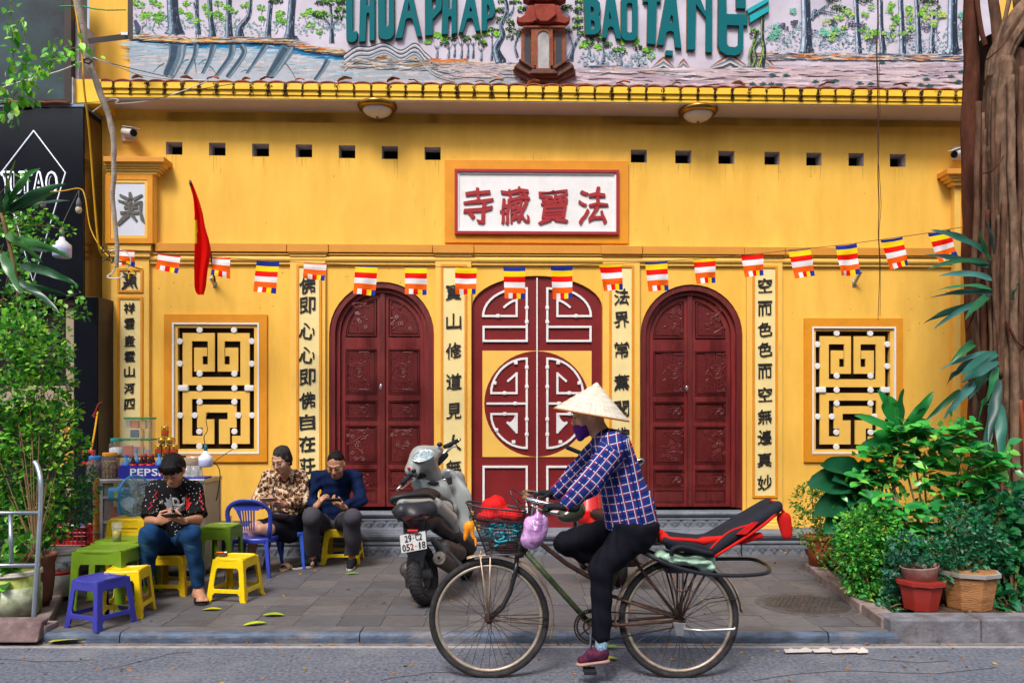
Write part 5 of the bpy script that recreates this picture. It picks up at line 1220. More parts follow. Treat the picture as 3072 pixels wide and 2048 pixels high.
for k in range(len(fr)-1):
 for x in range(NX):q=k*(NX+1)+x;o.f.append((q+NX+1,q+NX+2,q+1,q));o.c.append(C('#f2e020' if(650<fr[k][0]<722 and x<(3 if fr[k][0]<690 else 2))else '#e8120c'))
o.build('flag_cloth',M_flag,t,smooth=True)
u,z=FU(2562,848,0);q=LW(u,0,z);t=thing('flag_bracket','small empty metal flag bracket left of the right window','bracket',q,TH)
b=MB();b.box((q.x-.02,q.y-.012,q.z-.04),(q.x+.02,q.y+.001,q.z+.04));b.build('back_plate',M_alum,t);b=MB();b.tube([q+Vector((0,-.01,-.01)),q+Vector((.02,-.13,.10))],.017,10);b.build('socket',M_alum,t)
# ================================================================ cables, bulbs, hanging branch
M_yc=mat('yellow_cable',(.62,.33,.01,1),.45,var=.1);M_wc=mat('white_cable',(.62,.60,.58,1),.5);M_bc=mat('black_cable',(.02,.02,.02,1),.5)
def sp(p,n=8):
 q=curve([tuple(v)for v in p],n);return[Vector(v)for v in q]
def cable(lab,pts,r,m,name='cable',cat='cable'):
 t=thing(name,lab,cat,pts[0]);b=MB();b.tube(sp(pts),r,6);b.build('core',m,t,smooth=True)
cable('thick yellow cable hanging down beside the mottled branch and the black sign',[P(218,-20,7.0),P(232,60,7.0),P(247,170,7.0),P(252,260,7.0),P(264,360,7.1),P(272,450,7.2),P(283,600,7.3),P(296,735,7.4),P(312,775,7.5)],.0085,M_yc)
cable('thin yellow cable running over the sign to the wire bundle',[P(130,577,7.9),P(190,573,7.85),P(238,566,7.8),P(255,590,7.75),P(270,680,7.7),P(300,740,7.6),P(330,775,7.5),P(345,800,7.4)],.006,M_yc)
cable('pair of yellow wires down the black column to the drinks cart',[P(300,895,8.2),P(301,960,8.2),P(300,1060,8.2),P(298,1180,8.1),P(292,1240,8.0),P(281,1310,7.6),P(272,1352,7.2)],.009,M_yc)
cable('white cable strung from the left across the branch to the eave',[P(-20,272,7.2),P(60,246,7.2),P(180,213,7.1),P(270,176,7.0),P(300,182,7.0),P(360,203,7.2),P(420,224,7.4),P(520,238,7.6),P(650,243,7.75)],.0055,M_wc)
cable('black wire sagging from the branch towards the roof tiles',[P(262,172,7.0),P(330,190,7.1),P(420,212,7.3),P(520,235,7.6)],.0035,M_bc)
cable('looped white wire knotted under the eave by the branch',[P(278,336,7.5),P(300,320,7.4),P(330,298,7.3),P(355,300,7.3),P(345,310,7.3),P(360,311,7.4),P(420,306,7.6),P(500,290,7.8),P(620,245,7.8)],.0045,M_wc)
cable('dark wire slanting from the eave end to the roof tiles',[P(225,310,7.7),P(330,305,7.6),P(450,300,7.6),P(560,275,7.7),P(700,252,7.8)],.0035,M_bc)
cable('curly black wire hanging from the cart over the yellow wall',[P(620,1388,7.2),P(648,1392,7.3),P(660,1420,7.3),P(655,1470,7.3),P(648,1500,7.3),P(634,1515,7.3),P(628,1505,7.3)],.0045,M_bc)
cable('green wire tied between the window lattice and the hanging lamp',[P(700,1346,8.3),P(670,1365,7.8),P(640,1385,7.3),P(612,1398,7.2)],.004,mat('dark_green_wire',(.03,.10,.05,1),.5))
t=thing('wire_bundle','tangled bundle of wires and tape at the foot of the hanging branch','wires',P(330,775,7.45));rw=random.Random(4)
for k in range(7):
 b=MB();q=[P(300+rw.uniform(-8,60),745+k*6+rw.uniform(-8,8),7.45)]
 for j in range(5):q.append(q[-1]+Vector((rw.uniform(-.06,.10),rw.uniform(-.02,.02),rw.uniform(-.07,.03))))
 b.tube(sp(q,5),.006,5);b.build('wire',[M_bc,M_yc,M_wc,M_bc][k%4],t,smooth=True)
br=[(226,-30,11),(243,60,11),(256,140,10),(262,182,11),(285,235,10),(313,310,9),(331,370,8.5),(341,440,7.5),(342,520,7),(338,600,6.5),(344,660,6.5),(349,720,6),(350,770,6.5),(351,803,5)]
t=thing('hanging_branch','mottled pale branch hanging down in front of the far left pillar','branch',P(262,182,7.0))
pp=curve([tuple(P(x,y_,7.0+y_*.0005))+(r_*.00305,)for x,y_,r_ in br],6)
b=MB();b.tube([Vector(p[:3])+Vector((mnoise.noise(Vector(p[:3])*6)*.008,0,0))for p in pp],[p[3]*(1+.16*mnoise.noise(Vector(p[:3])*14))for p in pp],12)
b.build('bark',mat('pale_mottled_bark',(.40,.33,.29,1),.85,var=.35,scale=18,bump=.7,bscale=60,dirt=.9,dirtcol=(.12,.12,.06,1),dscale=9),t,smooth=True)
b=MB();b.tube([P(250,180,6.98),P(262,176,6.93),P(276,184,6.98),P(268,192,7.04),P(254,188,7.03)],.006,6,closed=True);b.build('tie',M_bc,t)
def bulb(px,py,d,r,h,lab,capm,glassm,wire=None,big=False):
 q=P(px,py,d);t=thing('hanging_bulb',lab,'light bulb',q)
 if big:
  b=MB();b.lathe([(.25*r,h*.55),(.35*r,h*.40),(r,h*.16),(r,0),(r*.98,-h*.38),(r*.8,-h*.45),(0,-h*.46)],q,24);b.build('housing',mat('white_plastic',(.72,.72,.78,1),.35,var=.04),t,smooth=True)
  b=MB();b.lathe([(r*1.01,0),(r*1.015,-h*.02),(r*.99,-h*.385),(r*.8,-h*.46),(0,-h*.47)],q,24);b.build('diffuser',mat('blue_white_diffuser',(.50,.53,.78,1),.3,var=.03),t,smooth=True)
  b=MB();b.lathe([(0,h*.95),(.22*r,h*.95),(.27*r,h*.56),(.2*r,h*.5)],q,12);b.build('socket',capm,t,smooth=True)
 else:
  b=MB();b.lathe([(.4*r,h*.4),(r*.95,h*.1),(r,-.1*h),(r*.7,-h*.35),(0,-h*.45)],q,16);b.build('glass',glassm,t,smooth=True)
  b=MB();b.lathe([(0,h*1.2),(.3*r,h*1.1),(.75*r,h*.7),(.8*r,h*.12)],q,12);b.build('socket',capm,t,smooth=True)
 if wire:b=MB();b.tube(sp(wire,5),.004,5);b.build('wire',M_bc,t)
M_sock=mat('grey_socket',(.13,.13,.14,1),.6)
bulb(236,628,7.75,.030,.10,'small clear bulb hanging on the right side of the black sign',M_sock,mat('clear_bulb',(.5,.42,.33,1),.2),[P(236,600,7.75),P(237,572,7.8)])
bulb(129,612,7.75,.028,.10,'small grey bulb hanging under the lit sign letters among leaves',M_sock,mat('grey_bulb',(.25,.2,.2,1),.3),[P(129,594,7.75),P(128,576,7.85)])
bulb(186,745,7.6,.084,.20,'large white bulb hanging before the black sign behind long leaves',M_sock,None,[P(186,700,7.6),P(190,668,7.7),P(236,572,7.8)],True)
bulb(617,1378,7.1,.062,.145,'large white bulb hanging over the right end of the drinks cart',mat('teal_socket',(.01,.10,.13,1),.5),None,[P(617,1342,7.1),P(612,1310,7.1),P(622,1290,7.3),P(618,1255,7.6),P(625,1235,7.9)],True)
t=thing('hanging_root','pair of thin brown aerial roots dangling over the eave right of the central plaque','aerial root',P(2635,300,7.0));M_root=mat('thin_root',(.10,.045,.025,1),.9,var=.3)
b=MB();b.tube(sp([P(2632,-30,6.9),P(2634,60,6.9),P(2630,150,6.9),P(2633,240,6.9),P(2634,330,6.95),P(2636,430,7.0),P(2634,520,7.0),P(2637,620,7.1),P(2635,700,7.1),P(2639,800,7.2),P(2634,960,7.3)]),[.0065 if k<22 else .0065-.004*(k-22)/60 for k in range(81)],6);b.build('root',M_root,t,smooth=True)
b=MB();b.tube(sp([P(2640,-30,6.92),P(2646,60,6.9),P(2641,150,6.9),P(2637,240,6.9),P(2640,330,6.95),P(2632,430,7.0),P(2638,520,7.0),P(2643,620,7.1),P(2637,700,7.1),P(2641,800,7.2),P(2640,950,7.3)]),.0025,5);b.build('root',M_root,t,smooth=True)
dl=MB();NN=6
vs=[]
for i in range(NN+1):
 f=i/NN;w=math.sin(math.pi*min(1,f*.95+.03))**.7*.045
 for j in(-1,-.5,0,.5,1):vs.append((-.11+.22*f,j*w,.03*math.sin(f*3.1)+.022*j*j+.004*math.sin(f*14)))
dl.add(vs,[(i*5+j,(i+1)*5+j,(i+1)*5+j+1,i*5+j+1)for i in range(NN)for j in range(4)])
M_dry=[mat('dry_leaf_rust',(.30,.085,.03,1),.7,var=.3,scale=30),mat('dry_leaf_tan',(.42,.20,.06,1),.7,var=.3,scale=30)]
dsrc=[None,None];r5=random.Random(9)
for x,wh in((412,'at the far left above the shrine pillar'),(560,'above the drooping red flag'),(640,'left of the thickest mural trunk reflection'),(738,'above the left window'),(800,'a little left of the first ceiling light'),(900,'beneath the letter C of the mural'),(1035,'above the left arched door'),(1180,'right of the first ceiling light'),(1240,'beneath the painted wavy mountains'),(1440,'left of the little pagoda'),(1490,'touching the left foot of the little pagoda'),(1600,'right under the little pagoda'),(1870,'above the right edge of the name plaque'),(2030,'above the second ceiling light'),(2215,'beneath the large letter G of the mural'),(2480,'above the right window'),(2700,'between the dangling roots and the tree')):
 k=r5.randrange(2);u,yy,z=epoint(x,ey(x,243,270),.0);q=LW(u,-yy,z+.025)
 if dsrc[k]is None:dsrc[k]=dl.build('dry_leaf',M_dry[k],None,smooth=True);o=dsrc[k]
 else:o=inst(dsrc[k],'dry_leaf')
 tag(o,'curled %s dry leaf on the eave tiles %s'%(('rusty','tan')[k],wh),'dry leaf','dry leaves on the eave tiles')
 s_=r5.uniform(.4,.75);o.matrix_basis=Matrix.Translation(q)@Matrix.Rotation(r5.uniform(-.5,.5),4,'Z')@Matrix.Rotation(r5.uniform(-.3,.6),4,'X')@Matrix.Rotation(r5.uniform(-.15,.15),4,'Y')@Matrix.Diagonal((s_,s_,s_,1))
# ================================================================ plastic stools, tables, chairs
def plastic(name,c,r=.34):return mat(name,c,r,var=.07,scale=10,bump=.05,bscale=14,dirt=.5,dirtcol=tuple(x*.5+.015 for x in c[:3])+(1,),dscale=9,spec=.5)
M_py=plastic('yellow_plastic',(.80,.55,.003,1));M_pb=plastic('blue_violet_plastic',(.035,.035,.30,1));M_pg=plastic('green_plastic_table',(.14,.25,.012,1));M_pbl=plastic('blue_plastic',(.02,.075,.42,1));M_py2=plastic('old_yellow_plastic',(.70,.44,.006,1))
def fill2d(loops):
 b=MB();outline_mb(b,loops,0,0);n=len(b.v)//2
 return[(v[0],v[2])for v in b.v[:n]],[f for f in b.f if all(i<n for i in f)],[f for f in b.f if not all(i<n for i in f)]
def rrect(x0,y0,x1,y1,r,n=4):
 p=[]
 for cx,cy_,a0 in((x1-r,y1-r,0),(x0+r,y1-r,90),(x0+r,y0+r,180),(x1-r,y0+r,270)):
  for k in range(n+1):a=R(a0+90*k/n);p.append((cx+r*math.cos(a),cy_+r*math.sin(a)))
 return p
def stool(lab,q,yaw,H=.33,wt=.125,wb=.165,m=None,depth=1.0,cat='stool',name='plastic_stool',group='low plastic stools on the pavement',ring=.24,curved=False):
 t=thing(name,lab,cat,q,yaw,group);Mx=Matrix.Translation(q)@Matrix.Rotation(yaw,4,'Z')@Matrix.Diagonal((1,depth,1,1))
 def W(h):return wt+(wb-wt)*(1-h/H)
 f=.30
 loop=[(-1,H-.012),(-1,.02),(-1.06,.0),(-1.06+f*.9,.0),(-1+f*.95,.02),(-1+f*.9,H*ring-.035),(-.62,H*ring-.012),(.62,H*ring-.012),(1-f*.9,H*ring-.035),(1-f*.95,.02),(1.06-f*.9,.0),(1.06,0),(1,.02),(1,H-.012)]
 hole=[(x,h)for x,h in rrect(-1+f,H*ring+.025,1-f,H*.80,.10*min(1,1))]if False else[(-1+f*.9,H*ring+.04),(-1+f*1.1,H*ring+.02),(1-f*1.1,H*ring+.02),(1-f*.9,H*ring+.04),(1-f*.95,H*.70),(1-f*1.25,H*.77),(-1+f*1.25,H*.77),(-1+f*.95,H*.70)]
 v2,ff,sf=fill2d([loop,hole]);n=len(v2)
 for k in range(4):
  Rk=Matrix.Rotation(k*math.pi/2,4,'Z');b=MB();vs=[]
  for th in(0,.006):
   for x,h in v2:
    bow=0
    vs.append(Mx@(Rk@Vector((x*(W(h)-.0005-th*1.0),-W(h)+th+.0,h))))
  b.add(vs,ff+[tuple(i+n for i in f_[::-1])for f_ in ff]+[f_ for f_ in sf])
  b.build('leg_frame',m,t,bevel=.003)
 b=MB();N=10;vs=[];Wt=W(H)
 prof=[(1.0,-.03),(1.035,-.02),(1.03,-.006),(.985,0),(.93,-.001),(.90,-.006),(0.5,-.007)]
 K=28
 for s_,z_ in prof:
  for k in range(K):
   a=2*math.pi*(k+.5)/K;cx,sx=math.cos(a),math.sin(a);e=5.0;rr_=1/((abs(cx)**e+abs(sx)**e)**(1/e))
   zz=H+z_+(-.018*(cx*rr_*s_)**2*0+(-.014*(1-(cx*rr_*s_)**2)if curved else 0))
   vs.append(Mx@Vector((cx*rr_*s_*Wt,sx*rr_*s_*Wt,zz)))
 fs=[(i*K+k,i*K+(k+1)%K,(i+1)*K+(k+1)%K,(i+1)*K+k)for i in range(len(prof)-1)for k in range(K)]+[tuple((len(prof)-1)*K+k for k in range(K))]
 b.add(vs,fs);b.build('seat',m,t,smooth=False)
 return t
st1=stool('blue violet plastic stool standing at the kerb in front',Vector((-2.83,5.40,ZP)),R(-24),H=.335,wt=.125,wb=.16,m=M_pb,curved=True)
stool('yellow stool with a ribbed top right behind the blue violet stool',Vector((-2.785,5.68,ZP)),R(6),H=.345,wt=.118,wb=.150,m=M_py,curved=True)
stool('yellow stool under the boy in the black speckled T-shirt',Vector((-2.765,6.40,ZP)),R(0),H=.32,wt=.135,wb=.165,m=M_py2)
stool('yellow stool holding a lighter and a small box between the boy and the blue chair',Vector((-2.185,6.20,ZP)),R(-9),H=.335,wt=.125,wb=.163,m=M_py)
stool('yellow stool under the man in the dark blue sweater',Vector((-1.68,7.78,ZP)),R(4),H=.34,wt=.15,wb=.19,m=M_py)
for k in range(4):
 stool(['lowest','second lowest','second highest','topmost'][k]+' yellow stool in the stack behind the green tables',Vector((-3.19,6.62,ZP+k*.085)),R(0),H=.335,wt=.15,wb=.178,m=M_py2)
stool('green low plastic table nearest the kerb, empty top',Vector((-3.03,5.90,ZP)),R(-3),H=.455,wt=.185,wb=.205,m=M_pg,depth=.92,cat='table',name='plastic_table',group='green plastic tables',ring=-.2)
stool('green low plastic table carrying the glass of tea',Vector((-3.10,6.285,ZP)),R(-3),H=.455,wt=.185,wb=.205,m=M_pg,depth=.92,cat='table',name='plastic_table',group='green plastic tables',ring=-.2)
stool('green plastic table beside the boy, behind his left elbow',Vector((-2.52,6.80,ZP)),R(-3),H=.50,wt=.13,wb=.145,m=M_pg,depth=1.,cat='table',name='plastic_table',group='green plastic tables',ring=-.2)
def chair(lab,q,yaw,m):
 t=thing('plastic_chair',lab,'chair',q,yaw,'blue plastic chairs');Mx=Matrix.Translation(q)@Matrix.Rotation(yaw,4,'Z')
 def pt(x,y_,z):return Mx@Vector((x,y_,z))
 sw_,sd_,sh=.19,.19,.345
 b=MB();K=28;vs=[]
 for s_,z_ in((1,-.045),(1.03,-.02),(1.02,-.004),(.96,0),(.8,-.006),(.4,-.012)):
  for k in range(K):
   a=2*math.pi*k/K;cx,sx=math.cos(a),math.sin(a);rr_=1/((abs(cx)**4+abs(sx)**4)**.25);vs.append(pt(cx*rr_*s_*sw_,sx*rr_*s_*sd_,sh+z_))
 b.add(vs,[(i*K+k,i*K+(k+1)%K,(i+1)*K+(k+1)%K,(i+1)*K+k)for i in range(5)for k in range(K)]+[tuple(5*K+k for k in range(K))]);b.build('seat',m,t,smooth=True)
 for sx in(-1,1):
  for sy in(-1,1):
   b=MB();x0,y0=sx*sw_*.86,sy*sd_*.86;x1,y1=sx*sw_*1.08,sy*sd_*1.18
   for(wx,wy)in((.036,.006),):
    a=[pt(x0-sx*.036*(i),y0-sy*.036*(j),sh-.012)for i,j in((0,0),(1,0),(1,.2),(.2,.2),(.2,1),(0,1))];c=[pt(x1-sx*.024*(i),y1-sy*.024*(j),0)for i,j in((0,0),(1,0),(1,.25),(.25,.25),(.25,1),(0,1))]
    b.add(a+c,[(i,(i+1)%6,6+(i+1)%6,6+i)for i in range(6)]+[(5,4,3,2,1,0),(6,7,8,9,10,11)])
   b.build('leg',m,t,solid=.004)
 def bk(x,h):lean=-(h-sh)*.22;return pt(x,-sd_*.93+lean+.045*(abs(x)/sw_)**2*(1),h)
 ht=.69
 fr=[(-.165,sh-.01),(-.185,.45),(-.192,.55)]+[(-.192*math.cos(R(a_)),.56+.13*math.sin(R(a_)))for a_ in range(0,181,15)]+[(.192,.55),(.185,.45),(.165,sh-.01)]
 b=MB();b.tube([bk(x,h)for x,h in fr],.021,8,flat=.5,up=(0,1,0));b.build('back_frame',m,t,smooth=True)
 b=MB();lo=[(-.07,sh-.01),(-.075,.42),(-.06,.5),(-.10,.60),(-.155,.655),(-.10,.685),(0,.695),(.10,.685),(.155,.655),(.10,.60),(.06,.5),(.075,.42),(.07,sh-.01)]
 holes=[[(xc*1.0-.004,.415),(xc+.004,.415),(xc*1.25+.006,.60),(xc*1.25-.006,.60)]for xc in(-.05,-.03,-.01,.01,.03,.05)]
 holes=[h_ if h_[0][0]<h_[1][0]else h_[::-1]for h_ in holes]
 v2,ff,sf=fill2d([lo]+holes);n=len(v2);b.add([bk(x,h)+(Mx.to_3x3()@Vector((0,-.004,0)))for x,h in v2]+[bk(x,h)+(Mx.to_3x3()@Vector((0,.004,0)))for x,h in v2],ff+[tuple(i+n for i in f_[::-1])for f_ in ff]+sf);b.build('back_splat',m,t)
 return t
chair('blue plastic chair with its slatted back to the street, beside the woman',Vector((-2.355,7.19,ZP)),R(0),plastic('violet_blue_plastic',(.03,.05,.36,1)))
chair('blue plastic chair that the woman in the leopard print blouse sits on',Vector((-2.13,7.60,ZP)),R(175),M_pbl)
# ================================================================ drinks cart
cart=thing('drinks_cart','glass sided aluminium drinks cart against the far left pillar','cart',P(455,1731,7.0))
d0_,d1_=7.0,7.42;xa,xb=P(298,0,7.0).x,P(612,0,7.0).x;zt_c=P(0,1437,7.0).z
M_glass=mat('cart_glass',(.30,.32,.32,1),.06,var=.05,alpha=.16,spec=.6)
b=MB();b.box((xa-.01,d0_-.01,zt_c-.035),(xb+.01,d1_,zt_c));b.build('counter_top',M_alum,cart,bevel=.004)
for x in(xa,xb-.03):
 for y_ in(d0_,d1_-.03):b=MB();b.box((x,y_,ZP),(x+.03,y_+.03,zt_c-.036));b.build('post',M_alum,cart)
for z_ in(.78,.56,.36,.14):
 b=MB();b.box((xa+.031,d0_+.002,z_),(xb-.031,d0_+.028,z_+.022));b.box((xa+.031,d0_+.029,z_),(xb-.031,d1_-.03,z_+.008));b.build('shelf',M_alum,cart)
b=MB();b.box((xa+.31,d0_+.003,.2),(xa+.33,d0_+.026,zt_c-.04));b.build('door_post',M_alum,cart)
for x0,x1 in((xa+.031,xa+.309),(xa+.331,xb-.031)):
 b=MB();b.box((x0,d0_+.012,.168),(x1,d0_+.016,zt_c-.04));b.build('glass_door',M_glass,cart)
b=MB();b.box((xa+.005,d1_-.028,.15),(xb-.005,d1_-.02,zt_c-.04));b.build('back_panel',mat('cart_back',(.12,.10,.09,1),.6,var=.5,scale=12),cart)
b=MB();b.box((xb-.012,d0_+.031,.15),(xb-.006,d1_-.031,zt_c-.04));b.build('side_panel',mat('cart_side',(.42,.37,.26,1),.5,var=.15),cart)
rc_=random.Random(2);PCN={.35:'red',.4:'ochre',.25:'grey',.08:'dark blue',.5:'cream'}
for k,z_ in enumerate((.568,.368,.15)):
 x=xa+.05;j=0
 while j<4:
  w=rc_.uniform(.10,.16);h=rc_.uniform(.07,.13);c=rc_.choice([(.35,.05,.04,1),(.4,.28,.06,1),(.25,.25,.27,1),(.08,.12,.25,1),(.5,.45,.4,1)])
  o=MB().box((x,d0_+.08,z_),(x+w,d0_+.16,z_+h)).build('packet',mat('packet_%d'%int(c[0]*100),c,.5,var=.4,scale=30),None,bevel=.004)
  tag(o,'%s packet %s of the %s shelf behind the cart glass'%(PCN[c[0]],('at the left end','left of the middle','right of the middle','at the right end')[j],('top','middle','bottom')[k]),'packet','packets inside the drinks cart');x+=w+rc_.uniform(.012,.05);j+=1
zc_=zt_c+.001
def gm(name,c,a=.35):return mat(name,c,.08,var=.05,alpha=a,spec=.6)
M_clear=gm('clear_plastic',(.55,.6,.6,1),.13)
def jar(lab,x0,x1,ytop,ybot,d,lidc,inc,lidh=.028,tilt=0,z=None,sq=.3,kind_='beads'):
 q=P((x0+x1)/2,ybot,d);r_=abs(P(x1,0,d).x-P(x0,0,d).x)/2;q.z=z if z is not None else q.z;H=P(0,ytop,d).z-q.z
 t=thing('jar',lab,'jar',q,0,None,rot=Quaternion((0,1,0),tilt));
 Mx=Matrix.Translation(q)@Matrix.Rotation(tilt,4,'Y')@Matrix.Translation(-q)
 b=MB();b.lathe([(r_*.9,0),(r_,.01),(r_,H-.055),(r_*.8,H-.035),(r_*.78,H-lidh)],q,20,M=Mx,sq=sq);b.build('glass_wall',M_clear,t,smooth=True)
 b=MB();b.lathe([(0,H),(r_*.84,H),(r_*.87,H-.006),(r_*.87,H-lidh),(r_*.75,H-lidh-.002)],q,24,M=Mx);b.build('lid',plastic('lid_%s'%lab.split()[0],lidc,.4),t)
 if kind_=='beads':
  b=MB();rr_=random.Random(len(lab));zz=.016
  while zz<H*.72:
   for k in range(12):
    a=2*math.pi*(k+rr_.random()*.5)/12;q_=Mx@(q+Vector((math.cos(a)*r_*.8,math.sin(a)*r_*.8,zz+rr_.uniform(-.004,.004))));b.ball(q_,rr_.uniform(.009,.014),7,5)
   zz+=.019
  b.lathe([(r_*.72,.006),(r_*.72,H*.7)],q,12,M=Mx);b.build('preserved_fruit',mat('content_%s'%lab.split()[0],inc,.3,var=.5,scale=40),t,smooth=True,kind='stuff')
 else:
  b=MB();b.lathe([(r_*.93,.006),(r_*.95,.02),(r_*.95,H*.42),(r_*.5,H*.5),(0,H*.46)],q,18,M=Mx,sq=sq);b.build('contents',mat('content_%s'%lab.split()[0],inc,.8,var=.15,scale=40,bump=.3),t,smooth=True)
 return t
jar('orange lidded jar of brown pickled fruit on the left end of the cart',306,354,1357,1437,7.10,(.80,.30,.01,1),(.20,.085,.015,1),z=zc_)
jar('blue lidded jar of dark dried plums at the corner left of the cart',261,303,1367,1434,7.05,(.03,.18,.55,1),(.10,.035,.035,1),tilt=R(4),z=zc_-.0)
b=MB();b.box((P(256,0,7.05).x,6.98,zc_-.022),(xa-.012,7.2,zc_-.002));b.build('side_ledge',M_alum,cart)
t=thing('riser','dark wooden riser at the back of the cart counter under jar, boxes and cans','shelf',Vector((xa+.4,7.3,zc_)))
zr1=P(0,1367,7.3).z;b=MB();b.box((P(326,0,7.3).x,7.25,zr1-.012),(P(545,0,7.3).x,7.40,zr1));b.build('shelf_board',mat('dark_wood',(.06,.035,.02,1),.6,var=.3),t)
for x in(330,540):b=MB();b.box((P(x,0,7.3).x-.01,7.26,zc_),(P(x,0,7.3).x+.01,7.39,zr1-.0125));b.build('support',MATS['dark_wood'],t)
jar('teal lidded jar half full of white sugar at the back of the cart',330,370,1314,1367,7.32,(.01,.35,.30,1),(.72,.72,.74,1),z=zr1+.001,kind_='powder')
M_glid=plastic('green_lid',(.01,.27,.09,1))
def pbox_case(lab,x0,x1,ytop,ybot,d,z,txt=None,packs=()):
 q=P((x0+x1)/2,ybot,d);q.z=z;a,c=P(x0,0,d).x,P(x1,0,d).x;H=P(0,ytop,d).z-z
 t=thing('plastic_case',lab,'box',q)
 b=MB();outer=(a+.006,d-.055,z,c-.006,d+.055,z+H-.018)
 for bb in(((outer[0],outer[1],z),(outer[3],outer[1]+.003,outer[5])),((outer[0],outer[4]-.003,z),(outer[3],outer[4],outer[5])),((outer[0],outer[1]+.003,z),(outer[0]+.003,outer[4]-.003,outer[5])),((outer[3]-.003,outer[1]+.003,z),(outer[3],outer[4]-.003,outer[5])),((outer[0]+.003,outer[1]+.003,z),(outer[3]-.003,outer[4]-.003,z+.003))):b.box(*bb)
 b.build('clear_walls',M_clear,t)
 b=MB();b.box((a,d-.062,z+H-.018),(c,d+.062,z+H));b.build('lid',M_glid,t,bevel=.004)
 if txt:
  b=MB();n=len(txt);w=.016
  for i,ch in enumerate(txt):glyph_mb(b,ch,None,.011,lambda p,r_,o,i=i:((a+c)/2+(i-(n-1)/2)*.0135+p,d-.0625-o,z+H-.009+r_),.001,.01)
  b.build('print',mat('white_print',(.75,.75,.75,1),.5),t)
 for(f0,f1,h0,h1,cc,yc)in packs:
  b=MB();b.box((a+(c-a)*f0,d-.045,z+.004+H*h0),(a+(c-a)*f1,d-.005,z+.004+H*h1));o=b.build('packet',mat('pack_%d%d'%(int(cc[0]*100),int(cc[2]*100)),cc,.5,var=.15,scale=30),None,bevel=.002)
  tag(o,yc,'packet')
 return z+H
zc1=pbox_case('lower clear case with a green lid marked in white letters on the cart',372,463,1314,1367,7.32,zr1+.001,'XYLITOL',[(.08,.33,0,.55,(.62,.09,.02,1),'orange red packet at the left in the lower clear case'),(.36,.5,0,.5,(.60,.13,.02,1),'narrow orange packet beside the wide one in the lower clear case'),(.52,.70,0,.48,(.50,.28,.10,1),'tan packet in the middle of the lower clear case'),(.74,.9,0,.36,(.40,.34,.28,1),'small grey pack at the right end of the lower clear case')])
pbox_case('upper clear case with a green lid and snack packets, on top of the lower case',380,461,1251,1313,7.32,zc1+.0005,None,[(.0+.05,.22,.50,.84,(.62,.45,.36,1),'pale pink packet high in the upper clear case'),(.24,.50,.46,.84,(.70,.22,.01,1),'red and yellow packet high in the upper clear case'),(.56,.78,.44,.84,(.65,.36,.02,1),'yellow packet with a dark top in the upper clear case'),(.82,.96,.5,.8,(.45,.30,.14,1),'brown card packet at the right in the upper clear case'),(.22,.48,.02,.38,(.06,.10,.16,1),'dark blue pouch at the bottom of the upper clear case'),(.62,.68,.0,.36,(.65,.42,.02,1),'upright yellow stick pack left of the other one in the upper case'),(.84,.90,.0,.36,(.66,.43,.02,1),'upright yellow stick pack at the right end of the upper case')])
M_gold=mat('gold_can',(.55,.30,.03,1),.25,metal=.75,var=.2,scale=25);M_silv=mat('can_end',(.70,.70,.72,1),.22,metal=.95,var=.1)
M_red_s=mat('red_print',(.5,.04,.03,1),.4)
def can(lab,q,lying=False):
 t=thing('drink_can',lab,'can',q,0,'gold drink cans stacked on the cart');ax=(0,-1,0)if lying else(0,0,1);r_=.033;h=.105
 b=MB();b.lathe([(r_*.86,.004),(r_,.012),(r_,h-.014),(r_*.84,h-.003)],q,18,axis=ax);b.build('wall',M_gold,t,smooth=True)
 b=MB();b.lathe([(0,.008),(r_*.7,.008),(r_*.8,.0),(r_*.87,.004)],q,18,axis=ax);b.lathe([(r_*.85,h-.004),(r_*.83,h),(r_*.72,h-.004),(r_*.65,h-.006),(0,h-.006)],q,18,axis=ax);b.build('end',M_silv,t)
 if not lying:b=MB();b.lathe([(r_+.0006,.035),(r_+.0006,.06)],q,18,axis=ax);b.build('band',M_red_s,t)
xk=[P(x,0,7.3).x for x in(476.5,500,523)]
for x,n_ in zip(xk,('left','middle','right')):can(n_+' gold can in the bottom row of the can pyramid',Vector((x,7.3,zr1+.001)))
for x,n_ in(((xk[0]+xk[1])/2,'left'),((xk[1]+xk[2])/2,'right')):can(n_+' can lying on its side showing its silver end in the pyramid',Vector((x,7.35,zr1+.141)),True)
can('single gold can standing on top of the can pyramid',Vector((xk[1]-.02,7.31,zr1+.176)))
cr=thing('drinks_crate','blue PEPSI cardboard crate of bottles on the cart counter','crate',Vector((P(425,0,7.03).x,7.1,zc_)))
x0,x1=P(355,0,7.03).x,P(500,0,7.03).x;h=.118;M_cr=mat('crate_blue',(.025,.025,.30,1),.5,var=.08)
b=MB()
for bb in(((x0,7.03,zc_),(x1,7.034,zc_+h)),((x0,7.225,zc_),(x1,7.229,zc_+h)),((x0,7.034,zc_),(x0+.004,7.225,zc_+h)),((x1-.004,7.034,zc_),(x1,7.225,zc_+h)),((x0+.004,7.034,zc_),(x1-.004,7.225,zc_+.004))):b.box(*bb)
b.build('tray',M_cr,cr)
b=MB();xx=P(389,0,7.03).x
for ch in 'PEPSI':
 w=.052 if ch!='I' else .014;xx+=w/2+.006;glyph_mb(b,ch,w,.062,lambda a,c,o,xx=xx:(xx+a,7.0295-o,zc_+.060+c),.001,.03);xx+=w/2+.006
b.build('lettering',mat('crate_white',(.70,.72,.76,1),.5),cr)
b=MB();b.ball((P(484,0,7.03).x,7.0285,zc_+.062),(.02,.001,.025),12,8);b.build('emblem',mat('emblem_red',(.5,.03,.05,1),.5),cr)
